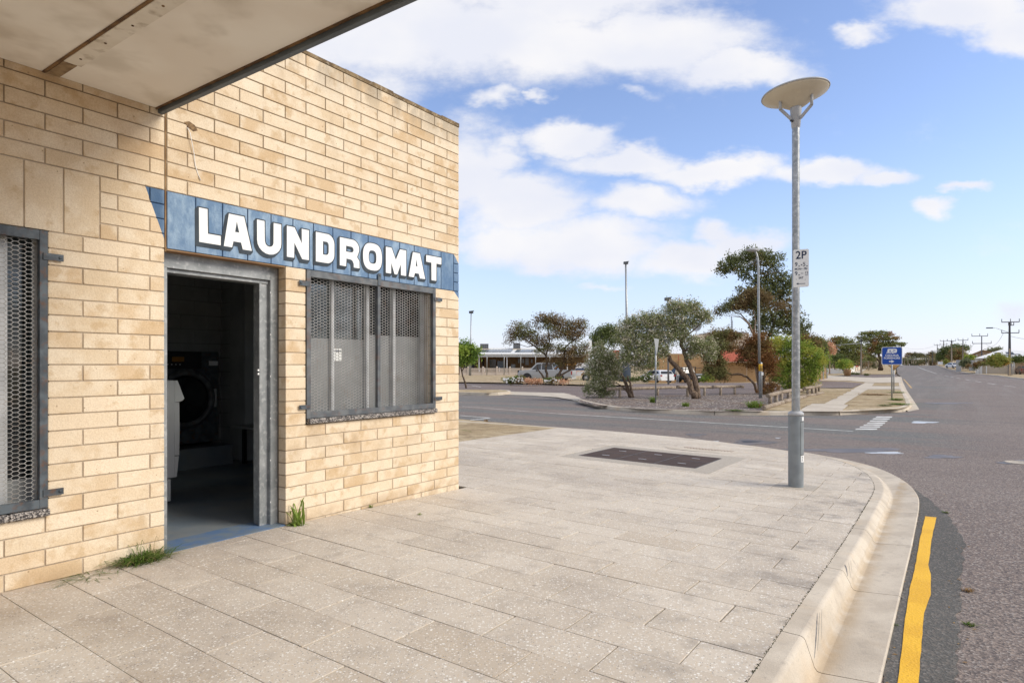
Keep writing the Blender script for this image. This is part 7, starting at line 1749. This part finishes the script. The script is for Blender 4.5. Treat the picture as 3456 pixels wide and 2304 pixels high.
b = ground(2860, 1268, zroad, .1); bd = thing('wooden_bollard', 'brown bin-shaped post standing before the white garden wall', 'bollard', tuple(b)); q = MB(); q.tube([(0, 0, 0), (0, 0, 23*b.y/F)], [.22*b.y/50, .3*b.y/50], 10); q.build('post', M['timber'], bd)
for i, (s, lab) in enumerate((((2878, 1263.5), 'small dark shrub on the median left of the first power pole'), ((2893, 1264), 'second small shrub on the median by the power pole'), ((2925, 1266.5), 'small rounded shrub right of the first power pole'))):
    b = ground(*s, zroad, .08); tree('median_shrub', lab, s, b.y, [], [(s[0], s[1]-3, 6+i, 3.4)], L['deeprust'], M['bark'], 350, .07, rs=500+i, cat='bush', clump=.2)
# right-hand houses
def wS(a, b, Y): return (a-b)*Y/F
def house(label, S0, Y, build):
    b = at(S0, YV, Y); z = zroad(b.x, b.y)+.1; al = math.atan2(b.x, Y)*.97; t = thing('house', label, 'house', (b.x, Y, z), -al); build(t, lambda s: (s-S0)*Y/F*math.cos(al), lambda s: H+(YV-s)/F*Y-z); return t
def h_white(t, X, Z):
    part('wall', M['cream'], t, (X(3292), X(3480), .6, 8, 0, Z(1207)))
    q = MB(); e = Z(1208.5); r_ = Z(1177.5); vs = [(X(3288), -.2, e), (X(3500), -.2, e), (X(3500), 11, e), (X(3288), 11, e), (X(3381), 5.5, r_), (X(3500), 5.5, Z(1185))]; q.add(vs, [[0, 1, 5, 4], [0, 4, 3], [3, 4, 5, 2], [1, 2, 5], [0, 3, 2, 1]]); q.build('roof', M['tin'], t)
    part('fascia', M['tin'], t, (X(3288), X(3500), -.25, -.2, Z(1209.5), Z(1207.5)))
    for s in (3298, 3303, 3308, 3319, 3325, 3331): w = part('window', M['dark'], t, (X(s), X(s+3.6), .5, .6, Z(1224), Z(1210.5))); 
    part('colonnade', M['white'], t, *[(X(s), X(s)+.14, .2, .34, 0, Z(1209)) for s in (3292, 3296.5, 3301.5, 3306.5, 3311.5, 3328)])
    for (a, b, y0, y1) in ((3352, 3382, 1194, 1190), (3398, 3424, 1196, 1189), (3412, 3446, 1199, 1196)):
        za, zb_ = Z(y0), Z(y1); dd = lambda z: -.2+(z-e)/(r_-e)*5.7-.25; q = MB(); q.add([(X(a), dd(za)-.1, za+.12), (X(b), dd(za)-.1, za+.12), (X(b-5), dd(zb_)-.1, zb_+.12), (X(a-5 if a > 3390 else a+8), dd(zb_)-.1, zb_+.12)], [[0, 1, 2, 3]]); q.build('solar_panel', M['steel_dark'], t)
house('cream house with a white metal hip roof and solar panels on the right', 3381, 118, h_white)
def h_gable(t, X, Z):
    q = MB(); q.prism([(X(3258), 0), (X(3258), Z(1205)), (X(3316), Z(1184)), (X(3345), Z(1190)), (X(3360), 0)], 0, 8); q.build('wall', M['brownbrick'] if 0 else mat('tan_gable', (.34, .26, .18), .9), t)
    q = MB(); q.bar((X(3253), -.1, Z(1207)), (X(3316), -.1, Z(1182.5)), .3, .3); q.bar((X(3316), -.1, Z(1182.5)), (X(3346), -.1, Z(1189.5)), .3, .3); q.build('barge_board', M['timber'], t)
    q = MB(); q.add([(X(3272), -.3, Z(1198)), (X(3302), -.3, Z(1186)), (X(3304), 2.5, Z(1185)), (X(3276), 2.5, Z(1197))], [[0, 1, 2, 3]]); q.build('roof_glazing', M['lampcol2'], t)
    for s in (3294, 3297): part('window', M['white'], t, (X(s), X(s+1.5), -.05, 0, Z(1206), Z(1195)))
house('tan gable-roofed house behind the white-roofed house', 3300, 150, h_gable)
def h_carport(t, X, Z):
    part('roof', M['tin'], t, (X(3418), X(3500), 0, 6, Z(1222.5), Z(1219.5))); part('back_screen', M['steel_dark'], t, (X(3425), X(3500), 5., 5.2, 0, Z(1224)))
    part('post', M['white'], t, *[(X(s), X(s)+.1, .1, .2, 0, Z(1222)) for s in (3422, 3470)])
    for i in range(4): part('slat', M['film'], t, (X(3426), X(3500), 4.9, 4.95, Z(1236-3*i), Z(1234.8-3*i)))
house('low white carport over the brown car at the right edge', 3440, 114, h_carport)
def h_brownroof(t, X, Z):
    q = MB(); q.prism([(X(3408), Z(1213)), (X(3456), Z(1196)), (X(3520), Z(1190)), (X(3520), Z(1213))], 0, 8); q.build('roof', M['timber'], t); part('wall', M['brownbrick'], t, (X(3412), X(3520), .5, 7.5, 0, Z(1213)))
house('brown-roofed house cut off by the right edge of the view', 3440, 135, h_brownroof)
def h_shed(t, X, Z): part('wall', M['lampcol2'], t, (X(3228), X(3244), 0, 4, -.5, Z(1214.5))); part('lean_to', M['lampcol2'], t, (X(3272), X(3290), 0, 4, -.5, Z(1215)))
house('pale grey sheds behind the right-hand verge', 3236, 140, h_shed)
wall_seg('front_fence', 'tan rendered front fence on the right beside the stobie poles', [(3317, 1250), (3345, 1255), (3366, 1258), (3392, 1260)], [19], mat('tan_fence', (.33, .265, .185), .9), 'fence')
wall_seg('front_fence', 'cream fence panels either side of the nearest stobie pole', [(3392.5, 1260.3), (3421, 1261.8)], [22], M['cream'], 'fence')
wall_seg('front_fence', 'brick and slat fence further up the right side', [(3269, 1242), (3290, 1244), (3312, 1247)], [12], M['farbrick'], 'fence')
wall_seg('front_fence', 'far white fence at the crest on the right', [(3165, 1229.5), (3184, 1229)], [9], M['white'], 'fence')
# give-way sign backs and small plates at the right edge
b = ground(3416, 1266, zroad, .1); rs_ = thing('side_sign', 'grey back of a diamond sign beside the nearest stobie pole', 'sign', tuple(b)); kk = b.y/F; q = MB(); q.tube([(0, 0, 0), (0, 0, 44*kk)], .04, 8); q.build('pole', M['galv'], rs_)
q = MB(); q.prism([(-12*kk, 38*kk), (0, 48*kk), (12*kk, 38*kk), (0, 28*kk)], .05, .08); q.build('plate', M['signback'], rs_)
# stobie power poles
def stobie(label, foot, top, arms, Y=None, wpx=6.5, steel_top=.35, lampx=None, wings=True):
    if Y is None: b = ground(foot[0], foot[1], zroad, .1); Y = b.y
    else: b = at(foot[0], foot[1], Y)
    k = Y/F; hgt = (foot[1]-top[1])*k; t = thing('power_pole', label, 'power pole', tuple(b), R(-20), 'stobie power poles'); w = wpx*k/2; wt = w*.45
    hc = hgt*(1-steel_top)
    q = MB(); M0 = None
    vs = [(-w, -w*.6, -.2), (w, -w*.6, -.2), (w, w*.6, -.2), (-w, w*.6, -.2), (-wt*1.1, -w*.4, hc), (wt*1.1, -w*.4, hc), (wt*1.1, w*.4, hc), (-wt*1.1, w*.4, hc)]
    q.add(vs, [[0,3,2,1],[4,5,6,7],[0,1,5,4],[1,2,6,5],[2,3,7,6],[3,0,4,7]]); q.build('concrete_shaft', M['stobie'], t)
    q = MB()
    for s in (-1, 1): q.bar((s*(w+.01), 0, -.1), (s*(wt*.8+.01), 0, hgt), .035+.2*k, w*1.1, (0, 1, 0))
    q.bar((0, 0, hc), (0, 0, hgt), wt*1.6, wt*.8, (0, 1, 0)); q.build('steel_joists', M['polesteel'], t)
    for (y, x0, x1) in arms:
        z = (foot[1]-y)*k; q = MB(); q.bar(((x0-foot[0])*k*1.06, -.1, z), ((x1-foot[0])*k*1.06, -.1, z), .10, .12)
        n = 3
        for i in range(n): xx = (x0+(x1-x0)*(i/(n-1)) - foot[0])*k*1.05; q.tube([(xx, -.1, z), (xx, -.1, z+.5)], .05, 6)
        q.build('crossarm', M['polesteel'], t)
    if lampx:
        (ax, ay), (bx_, by_) = lampx; q = MB(); q.tube([((ax-foot[0])*k, 0, (foot[1]-ay)*k), ((bx_-foot[0])*k*.75, -.5, (foot[1]-by_)*k), ((bx_-foot[0])*k, -1, (foot[1]-by_)*k)], .035, 6); ob = q.build('lamp_arm', M['galv'], t)
        x0 = (bx_-foot[0])*k; q = MB(); q.box(x0-.75, x0+.1, -1.15, -.85, (foot[1]-by_)*k-.08, (foot[1]-by_)*k+.08, bev=.03); q.build('lamp_head', M['steel_dark'], ob)
    return t, b, k
P = {}
P[1] = stobie('nearest stobie pole at the right edge with two crossarms and a lamp arm', cG(2070, 1258), cG(2080, 205), [cG(0, 212)[1:]+(cG(1945, 0)[0], cG(2215, 0)[0]), (cG(0, 425)[1], cG(1945, 0)[0], cG(2210, 0)[0]), (cG(0, 275)[1], cG(2050, 0)[0], cG(2130, 0)[0])], None, 7.6, .5, (cG(2060, 420), cG(1745, 326)))
P[2] = stobie('slim power pole with two crossarms before the white-roofed house', cG(1525, 1195), cG(1518, 480), [(cG(0, 485)[1], cG(1368, 0)[0], cG(1615, 0)[0]), (cG(0, 630)[1], cG(1378, 0)[0], cG(1670, 0)[0])], None, 3.2, .6)
P[3] = stobie('power pole right of the white car on the verge', cG(1158, 1130), cG(1155, 560), [(cG(0, 567)[1], cG(1078, 0)[0], cG(1235, 0)[0])], None, 3.4, .15)
P[4] = stobie('power pole just behind the white car', cG(937, 1040), cG(933, 575), [(cG(0, 580)[1], cG(868, 0)[0], cG(1000, 0)[0]), (cG(0, 612)[1], cG(925, 0)[0], cG(958, 0)[0])], 172, 4.2, .12)
P[5] = stobie('power pole left of the white car with two thin crossarms', cG(782, 1036), cG(777, 578), [(cG(0, 583)[1], cG(725, 0)[0], cG(833, 0)[0]), (cG(0, 650)[1], cG(722, 0)[0], cG(833, 0)[0])], 205, 3., .3)
P[6] = stobie('power pole in front of the dark tree mass near the crest', cG(656, 1036), cG(655, 655), [(cG(0, 660)[1], cG(605, 0)[0], cG(700, 0)[0])], 228, 2.4, .65)
for i, (x, y, t_, lab) in enumerate(((488, 1050, 885, 'short pale pole at the road crest'), (155, 1012, 920, 'thin far pole at the crest, third from the blue sign'), (188, 1014, 885, 'thin far pole at the crest, fourth from the blue sign'), (237, 1010, 905, 'stout far pole at the crest in the scrub'), (84, 1036, 885, 'far lamp-like pole at the crest, second from the blue sign'), (14, 1046, 905, 'first far pole right of the blue sign'), (563, 1036, 770, 'dark far pole between the crest scrub trees'), (437, 1046, 880, 'dark thin pole beside the short pale pole'))):
    stobie(lab, cG(x, y), cG(x, t_), [(cG(0, t_+15)[1], cG(x-22, 0)[0], cG(x+22, 0)[0])] if i in (6, 4) else [], 245, 1.9, .12 if i not in (6, 7) else .9)
PL1 = stobie('left-hand power pole with a long lamp arm beside the footpath', cE(1350, 1193), cE(1330, 440), [(cE(0, 470)[1], cE(1300, 0)[0], cE(1365, 0)[0])], None, 5.0, .13)
t, b, k = PL1; q = MB(); q.tube([((cE(1330, 515)[0]-cE(1350, 0)[0])*k, 0, (cE(0, 1193)[1]-cE(0, 512)[1])*k), ((cE(820, 0)[0]-cE(1350, 0)[0])*k, 0, (cE(0, 1193)[1]-cE(0, 545)[1])*k)], [.07, .05], 8); q.build('lamp_arm', M['galv'], t)
stobie('shorter left-hand power pole in front of the spreading tree', cE(1512, 1100), cE(1503, 565), [], None, 3.4, .04)
stobie('far pale pole behind the spreading tree trunk', cE(1677, 995), cE(1677, 740), [], 150, 2.4, .05)
# wires
def wire(label, pts, sag=.5):
    q = MB(); 
    for a, b in zip(pts, pts[1:]):
        n = 10; q.tube([a.lerp(b, i/n)-Vector((0, 0, sag*4*(i/n)*(1-i/n))) for i in range(n+1)], .02, 4, False)
    o = q.build('power_line', M['polesteel'], None); tag(o, label, 'power line', 'power lines'); return o
wire('power line leaving the nearest stobie pole to the right', [at(*cG(2095, 492), 98), at(*cG(2600, 560), 92)], .1)
wire('fine power line from the nearest stobie pole to the slim pole', [at(*cG(1948, 430), 98), at(*cG(1600, 630), 118)], 1.2)
wire('power line between the slim pole and the pole right of the white car', [at(*cG(1380, 630), 118), at(*cG(1158, 640), 150)], 1.)
wire('upper power line over the crest', [at(*cG(930, 580), 172), at(*cG(655, 660), 228), at(*cG(20, 712), 250)], 1.)
wire('lower power line over the crest', [at(*cG(780, 650), 205), at(*cG(560, 770), 245), at(*cG(40, 748), 260)], 1.)
wire('power lines strung across the dark tree mass', [at(*cG(937, 670), 172), at(*cG(1158, 665), 150)], .6)
# far skyline houses on the hill beyond the crest
for i, (s, w, hh, m, lab) in enumerate(((3066, 12, 5, 'white', 'far white house right beside the blue sign on the skyline'), (3110, 16, 4, 'cream', 'pale far house on the hill above the crest'), (3128, 12, 4, 'white', 'white far house on the hill near the crest poles'), (3152, 9, 4, 'cream', 'small far house at the right of the wooded rise'), (3095, 10, 3, 'lampcol2', 'grey roofed far house on the skyline ridge'))):
    Yh = 540 if i else 480; yb = 1213 if i else 1216; a = at(s, yb, Yh); k = Yh/F; t = thing('far_house', lab, 'house', (a.x, a.y, a.z-2), 0)
    part('wall', M[m], t, (-w*k/2, w*k/2, 0, 8, -3, hh*k*.6+2)); q = MB(); q.prism([(-w*k/2-.6, hh*k*.6+2), (w*k/2+.6, hh*k*.6+2), (w*k*.28, hh*k+2), (-w*k*.28, hh*k+2)], -.5, 8.5); q.build('roof', M['tin' if i != 3 else 'film'], t)
